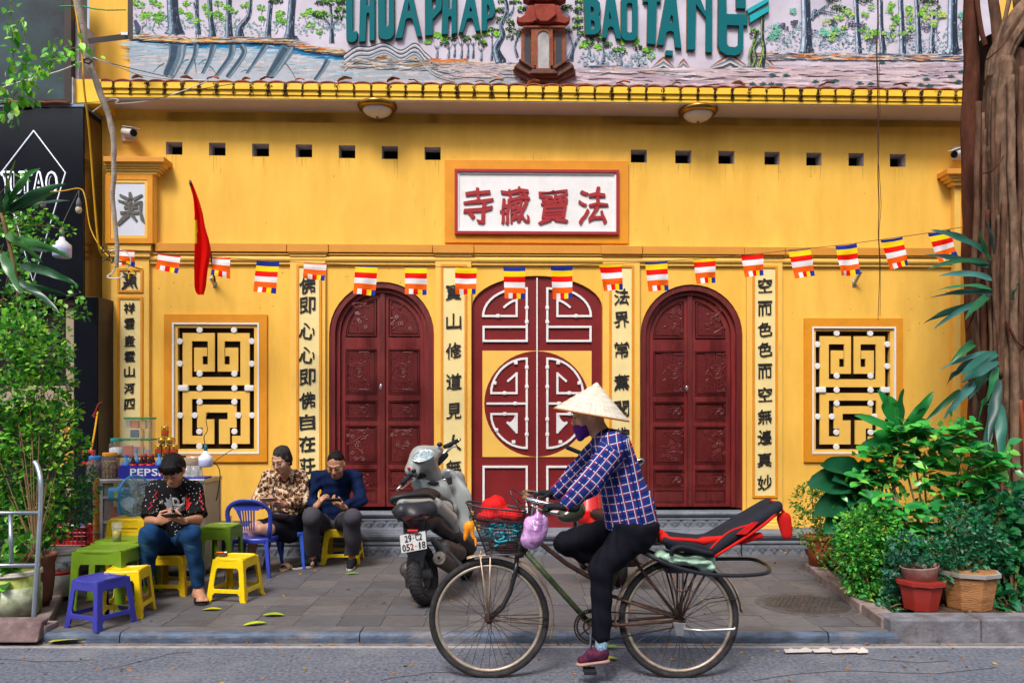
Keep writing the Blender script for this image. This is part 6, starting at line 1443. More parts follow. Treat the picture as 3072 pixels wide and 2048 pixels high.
def bottle(lab,x,y_,H,r_,liq,capc,labc,grp=None):
 q=Vector((x,y_,zc_+.0055));t=thing('bottle',lab,'bottle',q,0,grp)
 b=MB();b.lathe([(r_*.7,0),(r_,.01),(r_*.97,H*.3),(r_*.86,H*.4),(r_,H*.52),(r_*.9,H*.66),(r_*.5,H*.80),(r_*.36,H*.86),(r_*.36,H*.92)],q,16);b.build('bottle_wall',mat('bottle_'+'%d%d'%(int(liq[0]*99),int(liq[2]*99)),liq,.08,alpha=.75 if liq[2]>.2 else 1,var=.1),t,smooth=True)
 b=MB();b.lathe([(0,H),(r_*.42,H-.001),(r_*.44,H*.91),(r_*.3,H*.90)],q,14);b.build('cap',plastic('cap_%d'%int(capc[0]*100),capc),t)
 b=MB();b.lathe([(r_*1.01,H*.44),(r_*1.02,H*.62)],q,16);b.build('label_band',mat('labelband_%d'%int(labc[2]*100),labc,.4,var=.3,scale=60),t,smooth=True)
BL,CO=(.10,.30,.62,1),(.03,.006,.004,1)
bottle('water bottle with a blue cap at the left end of the blue crate',P(376,0,7.08).x,7.09,.21,.036,BL,(.03,.22,.6,1),(.02,.15,.55,1))
bottle('water bottle second from the left at the back of the blue crate',P(392,0,7.2).x,7.19,.19,.03,BL,(.03,.22,.6,1),(.02,.15,.55,1))
bottle('tall water bottle rising highest in the middle of the crate',P(411,0,7.2).x,7.18,.255,.032,(.28,.42,.55,1),(.1,.35,.7,1),(.02,.15,.55,1))
bottle('water bottle with a blue cap at the right of the crate by the boy',P(478,0,7.1).x,7.1,.22,.034,BL,(.04,.16,.6,1),(.02,.12,.5,1))
for x,y_,n_ in((399,7.08,'front left'),(425,7.10,'front middle'),(448,7.08,'front right'),(437,7.18,'back middle'),(458,7.18,'back right')):
 bottle('cola bottle with a red cap at the %s of the crate'%n_,P(x,0,y_).x,y_,.205 if y_<7.15 else .215,.028,CO,(.62,.012,.015,1),(.5,.02,.03,1))
q=Vector((P(562,0,7.25).x,7.27,zc_));t=thing('plastic_basin','translucent cream plastic basin upturned at the right end of the cart','basin',q);b=MB();b.lathe([(.10,.0),(.145,.15),(.15,.155),(.152,.15),(.105,-.0)],q+Vector((0,0,.03)),24);b.build('bowl',gm('cream_plastic',(.55,.42,.30,1),.7),t,smooth=True)
b=MB();b.lathe([(.0,.031),(.10,.031)],q,24);b.lathe([(0,0),(.11,0),(.105,.03)],q,24);b.build('foot',gm('cream_plastic',(.55,.42,.30,1),.7),t)
q=Vector((P(590,0,7.1).x,7.12,zc_));t=thing('tray','blue plastic tray of upturned glasses at the right end of the cart','tray',q);b=MB();b.box((q.x-.15,7.04,zc_),(q.x+.10,7.2,zc_+.014));b.build('tray_base',M_cr,t,bevel=.005)
for x,y_,n_ in((563,7.1,'left'),(583,7.08,'middle'),(597,7.13,'right')):
 q=Vector((P(x,0,y_).x,y_,zc_+.0145));t=thing('glass',n_+' upturned glass on the blue tray','glass',q);b=MB();b.lathe([(.034,0),(.036,.003),(.027,.10),(.0,.101)],q,16);b.build('glass_wall',gm('plain_glass',(.6,.62,.62,1),.35),t,smooth=True)
q=P(351,1625,6.16);q.z=ZP+.4485+.0005;t=thing('tea_glass','glass of iced green tea on the rear green table','glass',q)
b=MB();b.lathe([(.030,0),(.032,.004),(.040,.155),(.038,.155),(.031,.008)],q,20);b.build('glass_wall',gm('tea_glass_wall',(.6,.65,.6,1),.12),t,smooth=True)
b=MB();b.lathe([(0,.004),(.029,.004),(.034,.09),(0,.092)],q,18);b.build('tea',mat('green_tea',(.36,.30,.02,1),.1),t,smooth=True)
q=P(664,1672,6.2);q.z=ZP+.335-.007+.001
t=thing('cigarette_pack','small brown packet lying on the yellow stool','packet',q);b=MB();b.box((q.x-.045,q.y-.03,q.z),(q.x+.04,q.y+.03,q.z+.020));b.build('pack',mat('pack_brown',(.10,.05,.03,1),.5,var=.4,scale=50),t,bevel=.002)
t=thing('lighter','orange lighter lying on the brown packet on the yellow stool','lighter',q+Vector((0,0,.0205)));b=MB();b.tube([q+Vector((-.04,0,.03)),q+Vector((.025,.004,.03))],.0095,8,flat=.7);b.build('barrel',mat('orange_plastic',(.75,.22,.02,1),.3),t,smooth=True);b=MB();b.tube([q+Vector((.0255,.004,.03)),q+Vector((.042,.005,.03))],.009,8);b.build('head',M_alum,t)
# ================================================================ fan, bin, crate, bamboo pipe, tank
M_fan=plastic('fan_blue',(.03,.28,.56,1));q=P(352,1640,6.75);base=Vector((q.x+.08,6.75,ZP))
fan=thing('electric_fan','light blue electric fan turned sideways in front of the cart','fan',base)
fc=P(404,1486,6.7);hub=fc;axf=Vector((.93,-.36,0)).normalized();e1=Vector((0,0,1));e2=axf.cross(e1)
Rf=.168
b=MB()
for side in(-1,1):
 for k in range(30):
  a=2*math.pi*k/30;pr_=[]
  for s_ in(.12,.4,.7,.92,1.0):pr_.append(hub+(e1*math.cos(a)+e2*math.sin(a))*Rf*s_+axf*side*.062*math.sqrt(max(0,1-s_**3)))
  b.tube(pr_,.0016,4)
for side in(-1,1):
 for s_ in(.3,.62):b.tube([hub+(e1*math.cos(a)+e2*math.sin(a))*Rf*s_+axf*side*.062*math.sqrt(1-s_**3)for a in[2*math.pi*k/24 for k in range(24)]],.0018,4,closed=True)
b.build('guard',mat('guard_wire',(.30,.40,.46,1),.35,metal=.5),fan,kind='stuff')
b=MB();b.tube([hub+(e1*math.cos(a)+e2*math.sin(a))*(Rf+.003)for a in[2*math.pi*k/36 for k in range(36)]],.009,6,closed=True);b.build('guard_rim',M_fan,fan,smooth=True)
for k in range(3):
 b=MB();vs=[]
 for i in range(7):
  for j in range(5):
   s_=.2+.75*i/6;a=k*2.094+(-.5+j/4)*(.95)+.25*s_;vs.append(hub+(e1*math.cos(a)+e2*math.sin(a))*Rf*s_*.92+axf*(j-2)*.011)
 b.add(vs,[(i*5+j,(i+1)*5+j,(i+1)*5+j+1,i*5+j+1)for i in range(6)for j in range(4)]);b.build('blade',mat('fan_blade',(.35,.52,.62,1),.25,alpha=.7),fan,smooth=True)
mc_=hub-axf*.17+Vector((0,0,.01));F_=Field(np.array(mc_)-.2,np.array(mc_)+.25,.006)
Qf=Matrix((axf,axf.cross(Vector((0,0,-1))),Vector((0,0,1)))).transposed()
F_.box(mc_,(.095,.055,.056),.03,.01,Qf);F_.cap(mc_-axf*.06,mc_-axf*.10+Vector((0,0,.02)),.035,.025,.03);F_.cap(mc_+Vector((0,0,.05)),mc_+Vector((0,0,.08)),.014,k=.01);F_.mesh('motor_housing',M_fan,fan)
b=MB();u_=mc_+axf*.035-e2*(-.0)+Vector((0,0,0));nrm=(axf.cross(Vector((0,0,1)))).normalized();nrm=-nrm if nrm.y>0 else nrm
c0=mc_+axf*.03+nrm*.058
b.hexa([c0+axf*sx*.026+Vector((0,0,sz*.03))+nrm*o_ for o_ in(0,.002)for sx,sz in((-1,-1),(1,-1),(1,1),(-1,1))]);b.build('rating_sticker',mat('sticker_green',(.03,.25,.04,1),.5,var=.5,scale=25,col2=(.6,.5,.05,1)),fan)
b=MB();b.tube([mc_+Vector((0,0,-.05)),mc_+Vector((.01,0,-.13)),Vector((base.x,base.y,ZP+.30))],[.03,.024,.02],12);b.tube([Vector((base.x,base.y,ZP+.31)),Vector((base.x,base.y,ZP+.03))],.017,12);b.build('stand',M_fan,fan,smooth=True)
b=MB();b.lathe([(0,.04),(.05,.038),(.14,.02),(.15,0)],base,24);b.build('base',M_fan,fan,smooth=True)
q=G(668,1668);t=thing('waste_bin','dark lidded bin standing behind the blue chair','bin',q);M_bin=plastic('dark_bin',(.02,.018,.02,1))
b=MB();b.lathe([(.068,0),(.075,.28),(.075,.30)],q,22);b.build('drum',M_bin,t,smooth=True);b=MB();b.lathe([(.08,.30),(.082,.325),(.06,.35),(0,.355)],q,22);b.build('lid',M_bin,t,smooth=True)
q=G(640,1664);t=thing('water_jug','pale blue plastic water jug standing left of the dark bin','jug',q);b=MB();b.lathe([(.04,0),(.045,.02),(.043,.2),(.02,.25),(.016,.28),(0,.281)],q,16);b.build('jug_wall',gm('blue_jug',(.2,.5,.62,1),.6),t,smooth=True)
q=G(715,1660);t=thing('red_box','dark red box on the ground behind the blue chair','box',q);b=MB();b.box((q.x-.09,q.y-.05,ZP),(q.x+.08,q.y+.08,ZP+.17));b.build('case',mat('dark_red_box',(.22,.01,.02,1),.5,var=.3,scale=20),t,bevel=.005)
q=G(226,1662);q.y=7.0;q.x=P(226,0,7.0).x;q.z=.11
t=thing('red_crate','red plastic lattice crate with litter among the pots at the left','crate',q);M_rp=plastic('red_plastic',(.50,.012,.015,1));zc0=P(0,1629,7.0).z;zc1_=P(0,1576,7.0).z;xw=.155
for sgn,(ax_,ay_,bx_,by_)in enumerate(((-1,-1,1,-1),(1,-1,1,1),(1,1,-1,1),(-1,1,-1,-1))):
 A=Vector((q.x+ax_*xw,q.y+ay_*.11,0));B_=Vector((q.x+bx_*xw,q.y+by_*.11,0));b=MB()
 for z_ in(zc0,(zc0+zc1_)/2,zc1_):b.tube([A+Vector((0,0,z_)),B_+Vector((0,0,z_))],.006 if z_<zc1_ else .010,6)
 for k in range(9):
  a=A.lerp(B_,k/8);b.tube([a+Vector((0,0,zc0)),a+Vector((0,0,zc1_))],.0055,5)
 b.build('lattice_side',M_rp,t)
b=MB();b.box((q.x-xw,q.y-.11,zc0-.008),(q.x+xw,q.y+.11,zc0));b.build('bottom',M_rp,t)
t=thing('crate_support','grey bucket under the red lattice crate','bucket',(q.x,q.y,.11));b=MB();b.lathe([(.10,0),(.13,zc0-.12-.0085),(0,zc0-.12-.0085)],(q.x,q.y,.1105),20);b.build('bucket_wall',mat('grey_bucket',(.16,.15,.15,1),.6,var=.3),t,smooth=True)
for k,(dx,dy,c)in enumerate(((-.06,-.02,(.6,.6,.62,1)),(.05,.02,(.05,.1,.35,1)),(.0,-.05,(.55,.55,.5,1)))):
 o=MB().ball((q.x+dx,q.y+dy,zc1_-.01),(.05,.04,.03),10,7).build('litter',mat('litter_%d'%k,c,.5,var=.3),None,smooth=True);tag(o,['crumpled white bag at the left in the red crate','dark blue wrapper at the right in the red crate','crumpled pale paper at the front of the red crate'][k],'litter')
q=P(289,1600,6.85);t=thing('bamboo_pipe','tall bamboo water pipe leaning at the left end of the cart','pipe',(q.x,6.85,ZP));M_bam=mat('bamboo',(.45,.20,.03,1),.4,var=.35,scale=14,dirt=.8,dirtcol=(.12,.04,.02,1),dscale=9)
b=MB();prb=[];zz=ZP
while zz<P(0,1448,6.85).z:prb+=[(.026,zz-ZP),(.026,zz-ZP+.085),(.029,zz-ZP+.09),(.029,zz-ZP+.097)];zz+=.10
b.lathe(prb,(q.x,6.85,ZP),14);b.build('tube',M_bam,t,smooth=False);b=MB();b.lathe([(.031,.42),(.031,.43)],(q.x,6.85,ZP),14);b.build('ring',M_alum,t)
q=P(265,1356,7.1);t=thing('power_socket','red and black power socket hanging at the yellow wires','socket',q);b=MB();b.box((q.x-.06,7.1,q.z-.12),(q.x+.045,7.14,q.z+.02));b.build('case',plastic('red_socket',(.5,.03,.02,1)),t,bevel=.006);b=MB();b.box((q.x-.035,7.093,q.z-.08),(q.x+.02,7.10,q.z-.005));b.build('face',M_gblack,t)
t=thing('red_ribbon','pink red ribbon tied on the yellow wires by the black column','ribbon',P(292,1215,8.0));b=MB();b.tube(sp([P(306,1206,7.95),P(294,1212,7.93),P(285,1235,7.95),P(276,1248,7.95)],4),.01,5,flat=.3);b.tube(sp([P(294,1212,7.93),P(284,1240,7.95),P(282,1252,7.95)],4),.008,5,flat=.3);b.build('strips',mat('pink_red',(.5,.05,.08,1),.6),t)
# ================================================================ hand truck and pots at the left
M_galv=mat('galvanised_steel',(.36,.42,.50,1),.35,metal=.8,var=.25,scale=12,dirt=.5,dirtcol=(.25,.12,.05,1),dscale=12)
dt=5.28
ht_=thing('hand_truck','blue grey steel tube hand truck standing at the left edge by the pots','hand truck',G(98,1870))
b=MB();b.tube(sp([P(104,1385,dt+.22),P(113,1400,dt+.20),P(122,1440,dt+.16),P(122,1520,dt+.13),P(113,1680,dt+.06),P(101,1862,dt)],6),.0165,12);b.build('upright',M_galv,ht_,smooth=True)
b=MB();b.tube(sp([P(-190,1385,dt+.22),P(-200,1400,dt+.20),P(-205,1440,dt+.16),P(-205,1520,dt+.13),P(-208,1680,dt+.06),P(-214,1862,dt)],6),.0165,12);b.build('upright',M_galv,ht_,smooth=True)
for y_,dd in((1538,.125),(1695,.055)):
 b=MB();b.tube([P(-205,y_,dt+dd),P(119,y_,dt+dd)],.014,10);b.build('crossbar',M_galv,ht_,smooth=True)
b=MB();b.tube([P(31,1545,dt+.12),P(35,1690,dt+.055)],.014,10);b.build('brace',M_galv,ht_,smooth=True)
b=MB();a=P(-230,1925,5.15);c=P(134,1862,5.2);b.hexa([Vector((a.x,5.12,.035)),Vector((c.x,5.12,.035)),Vector((c.x-.01,5.19,.04)),Vector((a.x,5.19,.04)),Vector((a.x,5.185,.155)),Vector((c.x-.012,5.185,.155)),Vector((c.x-.012,5.28,.165)),Vector((a.x,5.28,.165))]);b.build('toe_plate',mat('rusty_plate',(.15,.10,.10,1),.7,var=.35,scale=10,bump=.5,dirt=.7,dirtcol=(.3,.25,.25,1),dscale=6),ht_,bevel=.01)
def bucket(lab,px,py,d,r0,r1,H,m,rim=None,cat='bucket',z=.11,name='bucket',soil=True):
 q=P(px,py,d);q.z=z;t=thing(name,lab,cat,q)
 b=MB();b.lathe([(r0,0),(r1,H)],q,28);b.build('wall',m,t,smooth=True)
 b=MB();b.lathe([(r1,H-.035),(r1+.012,H-.03),(r1+.014,H-.022),(r1+.006,H-.018),(r1+.012,H-.006),(r1+.006,H),(r1-.008,H-.002),(r1-.01,H-.05)],q,28);b.build('rim',rim or m,t,smooth=True)
 if soil:b=MB();b.lathe([(0,H-.03),(r1*.5,H-.025),(r1-.006,H-.045)],q,24);b.build('soil',M_soil,t)
 return t
M_bk1=mat('label_bucket_green',(.55,.52,.45,1),.55,var=.5,scale=6,col2=(.30,.36,.02,1),dirt=1.,dirtcol=(.10,.07,.05,1),dscale=7)
M_bk2=mat('paint_bucket_white',(.55,.53,.53,1),.5,var=.1,dirt=1.,dirtcol=(.16,.14,.15,1),dscale=8)
M_brim=mat('dirty_white_rim',(.55,.49,.45,1),.6,var=.15,dirt=.6,dirtcol=(.2,.14,.1,1),dscale=12)
bk=bucket('large dirty paint bucket with a green panel at the left edge',42,1850,5.5,.15,.165,.33,M_bk1,M_brim)
q=P(42,1850,5.5);b=MB();
b.lathe([(.1705,.03),(.1735,.22)],Vector((q.x,q.y,.11)),28);bb_=b.build('printed_band',mat('green_print',(.22,.36,.01,1),.5,var=.6,scale=7,col2=(.5,.5,.42,1)),bk,smooth=True)
bucket('white paint bucket with red and blue label behind the terracotta pot',182,1768,6.2,.115,.135,.36,M_bk2,M_brim)
q=P(182,1768,6.2);t=[o for o in bpy.data.objects if o.get('label')=='white paint bucket with red and blue label behind the terracotta pot'][0]
b=MB();b.lathe([(.1255,.17),(.1275,.20)],Vector((q.x,q.y,.11)),28);b.build('red_stripe',mat('stripe_red',(.45,.02,.03,1),.5),t,smooth=True);b=MB();b.lathe([(.1275,.20),(.1315,.275)],Vector((q.x,q.y,.11)),28);b.build('blue_label',mat('stripe_blue',(.05,.2,.4,1),.5,var=.8,scale=20,col2=(.6,.6,.6,1)),t,smooth=True)
M_terra=mat('dark_terracotta',(.16,.06,.04,1),.75,var=.3,scale=8,bump=.4,dirt=.7,dirtcol=(.08,.05,.04,1),dscale=6)
q=P(106,1815,5.75);q.z=.11;t=thing('terracotta_pot','dark brown ribbed terracotta pot behind the dirty paint bucket','pot',q)
b=MB();b.lathe([(.085,0),(.10,.05)]+[(.10+.028*math.sin((i+1)/9*1.9),.05+i*.034)for i in range(9)]+[(.14,.37),(.145,.385),(.135,.40),(.12,.39),(.115,.34)],q,30);b.build('pot_wall',M_terra,t,smooth=True);b=MB();b.lathe([(0,.35),(.116,.345)],q,20);b.build('soil',M_soil,t)
# ================================================================ PEOPLE
M_skin=mat('skin',(.44,.21,.125,1),.5,var=.08,scale=14,bump=.08,bscale=90,dirt=.15,dirtcol=(.42,.14,.09,1),dscale=8,spec=.4)
M_skinl=mat('skin_pale',(.50,.27,.18,1),.5,var=.07,scale=14,bump=.06,bscale=90,spec=.4)
M_hair=mat('black_hair',(.006,.005,.006,1),.45,var=.5,scale=60,bump=.8,bscale=160,stretch=(1,1,.25),spec=.12)
M_hair2=mat('greying_hair',(.010,.008,.008,1),.65,var=.6,scale=60,bump=.7,bscale=140,stretch=(1,1,.25),col2=(.035,.03,.028,1))
V3=Vector
def frame(f,up=(0,0,1)):
 f=V3(f).normalized();r=f.cross(V3(up)).normalized();u=r.cross(f);return r,f,u,Matrix((r,f,u)).transposed()
def head(F,c,f,up=(0,0,1),s=1.0,neck=None,jaw=1.0):
 r,f,u,Q=frame(f,up);p=lambda x,y,z:c+(r*x+f*y+u*z)*s
 F.ell(p(0,-.012,.03),(.074*s,.092*s,.085*s),.0,Q);F.ell(p(0,.018,-.035),(.060*s*jaw,.070*s,.078*s),.03,Q);F.ell(p(0,.062,-.095),(.026*s,.022*s,.020*s),.025,Q)
 for k in(-1,1):
  F.ell(p(k*.040,.060,-.030),(.026*s,.022*s,.028*s),.02,Q);F.ell(p(k*.076,-.008,-.012),(.010*s,.022*s,.032*s),.006,Q)
  F.ell(p(k*.031,.098,.012),(.019*s,.018*s,.012*s),-1,Q);F.ell(p(k*.031,.078,.008),(.017*s,.015*s,.014*s),.006,Q)
  F.cap(p(k*.012,.086,.026),p(k*.048,.070,.028),.0085*s,.006*s,.012);F.ell(p(k*.011,.098,-.034),(.010*s,.010*s,.008*s),.006,Q)
 F.cap(p(0,.084,.012),p(0,.106,-.028),.0075*s,.012*s,.010)
 F.ell(p(0,.082,-.060),(.026*s,.014*s,.0065*s),.004,Q);F.ell(p(0,.079,-.072),(.022*s,.014*s,.0075*s),.004,Q)
 if neck:F.cap(p(0,-.03,-.06),V3(neck),.050*s,.058*s,.03)
 return p,Q
def face_bits(t,p,s=1.0,brow=True,lips=(.30,.09,.07,1),closed=True):
 b=MB()
 for k in(-1,1):
  if brow:b.tube([p(k*.014,.0975,.030),p(k*.032,.0945,.036),p(k*.052,.078,.030)],[.003*s,.0042*s,.002*s],5)
  b.tube([p(k*.017,.094,.004),p(k*.031,.0965,.0005),p(k*.046,.088,.005)],.0022*s,5)
 b.build('brows_and_lashes',M_hair,t)
 b=MB();b.tube([p(-.025,.088,-.065),p(-.010,.0965,-.063),p(0,.0965,-.065),p(.010,.0965,-.063),p(.025,.088,-.065)],[.0015*s,.0042*s,.004*s,.0042*s,.0015*s],6);b.build('lips',mat('lips',lips,.45,var=.1),t,smooth=True)
def hand(F,w,d,pn,side,s=1.0,curl=(.5,.6,.5),spread=.1,thumb=.6,sp_=None):
 d=V3(d).normalized();pn=V3(pn);pn=(pn-d*pn.dot(d)).normalized();sd=d.cross(pn)*side
 Q=Matrix((sd,d,pn)).transposed();c=w+d*.048*s
 F.box(c,(.040*s,.046*s,.014*s),.012*s,.012,Q);F.cap(w-d*.02,w+d*.02,.025*s,.028*s,.015,sq=(pn,.7))
 for i,(x,L,r_)in enumerate(((.030,.072,.0088),(.010,.082,.0092),(-.010,.076,.0088),(-.029,.060,.0078))):
  b0=w+d*.088*s+sd*x*s;dd=(d+sd*x*spread*20).normalized();pts=[b0-d*.03*s];a=0;pos=b0;pts.append(pos)
  for j,f_ in enumerate((.42,.33,.25)):
   a+=(curl[j]if sp_ is None or i not in sp_ else sp_[i][j]);dr=dd*math.cos(a)+pn*math.sin(a);pos=pos+dr*L*f_*s;pts.append(pos)
  for j in range(4):F.cap(pts[j],pts[j+1],r_*s*(1-.08*j),r_*s*(1-.08*(j+1)),.003)
 t0=w+d*.022*s+sd*.030*s;t1=t0+(d*.6+sd*.75+pn*.25).normalized()*.038*s;t2=t1+(d*.9+sd*(.5-thumb)+pn*thumb).normalized()*.033*s;t3=t2+(d*.8-sd*.2+pn*thumb).normalized()*.026*s
 F.cap(t0,t1,.0145*s,.0115*s,.008);F.cap(t1,t2,.011*s,.0095*s,.003);F.cap(t2,t3,.0095*s,.008*s,.003)
def phone(lab,c,nrm,up_,w=.072,h=.148,col=(.02,.02,.025,1)):
 r,f,u,Q=frame(nrm,up_);t=thing('mobile_phone',lab,'phone',c)
 M4=Matrix.Translation(c)@Q.to_4x4();b=MB();b.box((-w/2,-.004,-h/2),(w/2,.004,h/2),M4);b.build('case',mat('phone_%d'%int(col[0]*100),col,.3),t,bevel=.003)
 b=MB();b.box((-w/2+.004,.0042,-h/2+.006),(w/2-.004,.0048,h/2-.006),M4);b.build('screen',mat('phone_screen',(.05,.06,.08,1),.1),t)
def bounds(ps,m):a=np.array([list(p)for p in ps]);return a.min(0)-m,a.max(0)+m
def sandal(t,foot,toe,z,m,name='sandal'):
 d=(toe-foot);d.z=0;d.normalize();sd=V3((-d.y,d.x,0));b=MB();pr=[]
 for k in range(20):
  a=2*math.pi*k/20;x,y_=math.cos(a),math.sin(a);pr.append(foot+d*(.075+.125*x)+sd*(.046+.006*x)*y_)
 b.add([V3((p.x,p.y,z+.001))for p in pr]+[V3((p.x,p.y,z+.018))for p in pr],[tuple(range(19,-1,-1)),tuple(range(20,40))]+[(i,(i+1)%20,20+(i+1)%20,20+i)for i in range(20)]);b.build(name,m,t)
 b=MB();cst=foot+d*.12;b.tube([cst+sd*.048*math.cos(a)+V3((0,0,1))*(z-cst.z+.02+.040*math.sin(a))+d*.0 for a in[math.pi*k/10 for k in range(11)]],.0035,6);
 vs=[]
 for k in range(11):
  a=math.pi*k/10
  for o in(-.03,.03):vs.append(V3(((cst+sd*.049*math.cos(a)+d*o).x,(cst+sd*.049*math.cos(a)+d*o).y,z+.014+.046*math.sin(a)-(o*.15))))
 b.add(vs,[(2*k,2*k+1,2*k+3,2*k+2)for k in range(10)]);b.build('strap',m,t,solid=.004)
def foot_toes(F,ank,toe,s=1.0,z=None):
 d=toe-ank;d.z=0;d.normalize();sd=V3((-d.y,d.x,0));z=z if z is not None else toe.z
 heel=V3((ank.x,ank.y,z+.03))-d*.02;ball_=V3((ank.x,ank.y,z+.024))+d*.13*s
 F.cap(ank,heel,.036*s,.032*s,.02);F.cap(heel,ball_,.032*s,.026*s,.03,sq=(sd,1.35));F.cap(ank,ball_,.03*s,.02*s,.03)
 for i in range(5):b0=ball_+sd*(.034-.017*i)*s+d*.01;F.cap(b0,b0+d*(.045-.006*abs(i-1))*s-V3((0,0,.006)),.0115 if i==0 else .0085,.009 if i==0 else .007,.004)
def project(mb,ob,glyphs,m,t,name,off=.004):
 pass
def proj_pts(bvh,pts,off=.004):
 out=[]
 for p in pts:
  hit=bvh.ray_cast(V3((p.x,p.y-.6,p.z)),V3((0,1,0)));out.append((hit[0]+V3((0,-off,0)))if hit[0]is not None else V3((p.x,p.y,p.z)))
 return out
from mathutils.bvhtree import BVHTree
def bvh_of(ob,loc):
 me=ob.data;return BVHTree.FromPolygons([v.co+loc for v in me.vertices],[tuple(p.vertices)for p in me.polygons])
def cloth_nodes(m,kind):
 n,l=m.node_tree.nodes,m.node_tree.links;b=n['Principled BSDF'];geo=n.new('ShaderNodeNewGeometry')
 def ramp(src,stops):
  r_=n.new('ShaderNodeValToRGB');l.new(src,r_.inputs[0]);cr=r_.color_ramp;cr.interpolation='CONSTANT'
  while len(cr.elements)<len(stops):cr.elements.new(.5)
  for e,(p,c)in zip(cr.elements,stops):e.position=p;e.color=c
  return r_.outputs[0]
 if kind=='speckle':
  base=(.008,.008,.010,1)
  v=n.new('ShaderNodeTexVoronoi');v.inputs['Scale'].default_value=40;l.new(geo.outputs['Position'],v.inputs['Vector'])
  c1=ramp(v.outputs['Distance'],[(0,(.7,.68,.66,1)),(.17,base)])
  v2=n.new('ShaderNodeTexNoise');v2.inputs['Scale'].default_value=15;v2.inputs['Detail'].default_value=5;l.new(geo.outputs['Position'],v2.inputs['Vector'])
  c2=ramp(v2.outputs['Fac'],[(0,(0,0,0,1)),(.70,(.36,.32,.30,1)),(.73,(.5,.46,.44,1))])
  a=n.new('ShaderNodeMix');a.data_type='RGBA';a.blend_type='LIGHTEN';a.inputs['Factor'].default_value=1;l.new(c1,a.inputs['A']);l.new(c2,a.inputs['B']);l.new(a.outputs['Result'],b.inputs['Base Color'])
 if kind=='leopard':
  w=n.new('ShaderNodeTexNoise');w.inputs['Scale'].default_value=40;l.new(geo.outputs['Position'],w.inputs['Vector'])
  va=n.new('ShaderNodeVectorMath');va.operation='SCALE';va.inputs['Scale'].default_value=.018;l.new(w.outputs['Color'],va.inputs[0])
  ad=n.new('ShaderNodeVectorMath');ad.operation='ADD';l.new(geo.outputs['Position'],ad.inputs[0]);l.new(va.outputs[0],ad.inputs[1])
  v=n.new('ShaderNodeTexVoronoi');v.inputs['Scale'].default_value=30;l.new(ad.outputs[0],v.inputs['Vector'])
  c1=ramp(v.outputs['Distance'],[(0,(.22,.09,.035,1)),(.26,(.018,.010,.008,1)),(.47,(.42,.25,.14,1)),(.66,(.60,.46,.34,1))])
  w2=n.new('ShaderNodeTexNoise');w2.inputs['Scale'].default_value=26;l.new(geo.outputs['Position'],w2.inputs['Vector']);c2=ramp(w2.outputs['Fac'],[(0,(1,1,1,1)),(.60,(.10,.06,.05,1))])
  a=n.new('ShaderNodeMix');a.data_type='RGBA';a.blend_type='MULTIPLY';a.inputs['Factor'].default_value=.9;l.new(c1,a.inputs['A']);l.new(c2,a.inputs['B']);l.new(a.outputs['Result'],b.inputs['Base Color'])
 if kind=='plaid':
  at=n.new('ShaderNodeAttribute');at.attribute_name='Col';se=n.new('ShaderNodeSeparateColor');l.new(at.outputs['Color'],se.inputs[0])
  base=(.010,.030,.17,1);cur=None
  def line(src,per,ph,w,c,prev):
   m1=n.new('ShaderNodeMath');m1.operation='MULTIPLY_ADD';m1.inputs[1].default_value=1/per;m1.inputs[2].default_value=ph;l.new(src,m1.inputs[0])
   m2=n.new('ShaderNodeMath');m2.operation='FRACT';l.new(m1.outputs[0],m2.inputs[0]);m3=n.new('ShaderNodeMath');m3.operation='LESS_THAN';m3.inputs[1].default_value=w;l.new(m2.outputs[0],m3.inputs[0])
   mx=n.new('ShaderNodeMix');mx.data_type='RGBA';l.new(m3.outputs[0],mx.inputs['Factor']);mx.inputs['B'].default_value=c
   if prev is None:mx.inputs['A'].default_value=base
   else:l.new(prev,mx.inputs['A'])
   return mx.outputs['Result']
  for src in(se.outputs[0],se.outputs[1]):
   cur=line(src,.096,.0,.10,(.006,.012,.10,1),cur);cur=line(src,.048,.44,.18,(.22,.015,.05,1),cur)if src is se.outputs[0]else line(src,.048,.46,.15,(.25,.02,.06,1),cur);cur=line(src,.048,.5,.075,(.50,.54,.66,1),cur)
  l.new(cur,b.inputs['Base Color'])
 return m
# ---- boy
bc=V3((-2.74,6.15,ZP))
boy=thing('person','boy in a speckled black T-shirt and jeans reading a phone on a yellow stool','person',bc)
hc=P(520,1408,6.10);fdir=V3((0,-.72,-.62))
sh=[P(466,1466,6.33),P(580,1466,6.33)];el=[P(449,1560,6.20),P(594,1556,6.20)];wr=[P(476,1562,5.96),P(548,1562,5.95)]
hp=[P(492,1628,6.42),P(546,1628,6.42)];kn=[P(449,1602,5.96),P(573,1602,5.98)];an=[P(437,1775,6.10),P(596,1772,6.10)];to=[P(420,1800,5.92),P(610,1800,5.92)]
F=Field(*bounds(sh+el+wr+hp+kn+an+to+[hc+V3((0,0,.16))],.13),.0052)
p,Q=head(F,hc,fdir,s=.98,neck=P(521,1455,6.30))
for i in(0,1):
 F.cap(sh[i],el[i],.042,.036,.03);F.cap(el[i],wr[i],.036,.024,.02);F.cap(hp[i],kn[i],.07,.05,.04);F.cap(kn[i],an[i],.046,.032,.03)
 foot_toes(F,an[i],to[i],z=ZP+.016)
F.cap(P(519,1480,6.35),P(519,1620,6.42),.10,.12,.05,sq=((0,1,0),.8))
hand(F,wr[0],(.85,-.25,.32),(.1,-.1,1)if False else(.25,.9,.2),1,.95,(.9,.7,.4));hand(F,wr[1],(-.72,-.45,.42),(.35,.75,-.1)if False else(-.2,.4,.9),-1,.95,(.5,.6,.5))
F.mesh('body',M_skin,boy)
face_bits(boy,p,.98)
F=Field(*bounds([hc],.20),.0055)
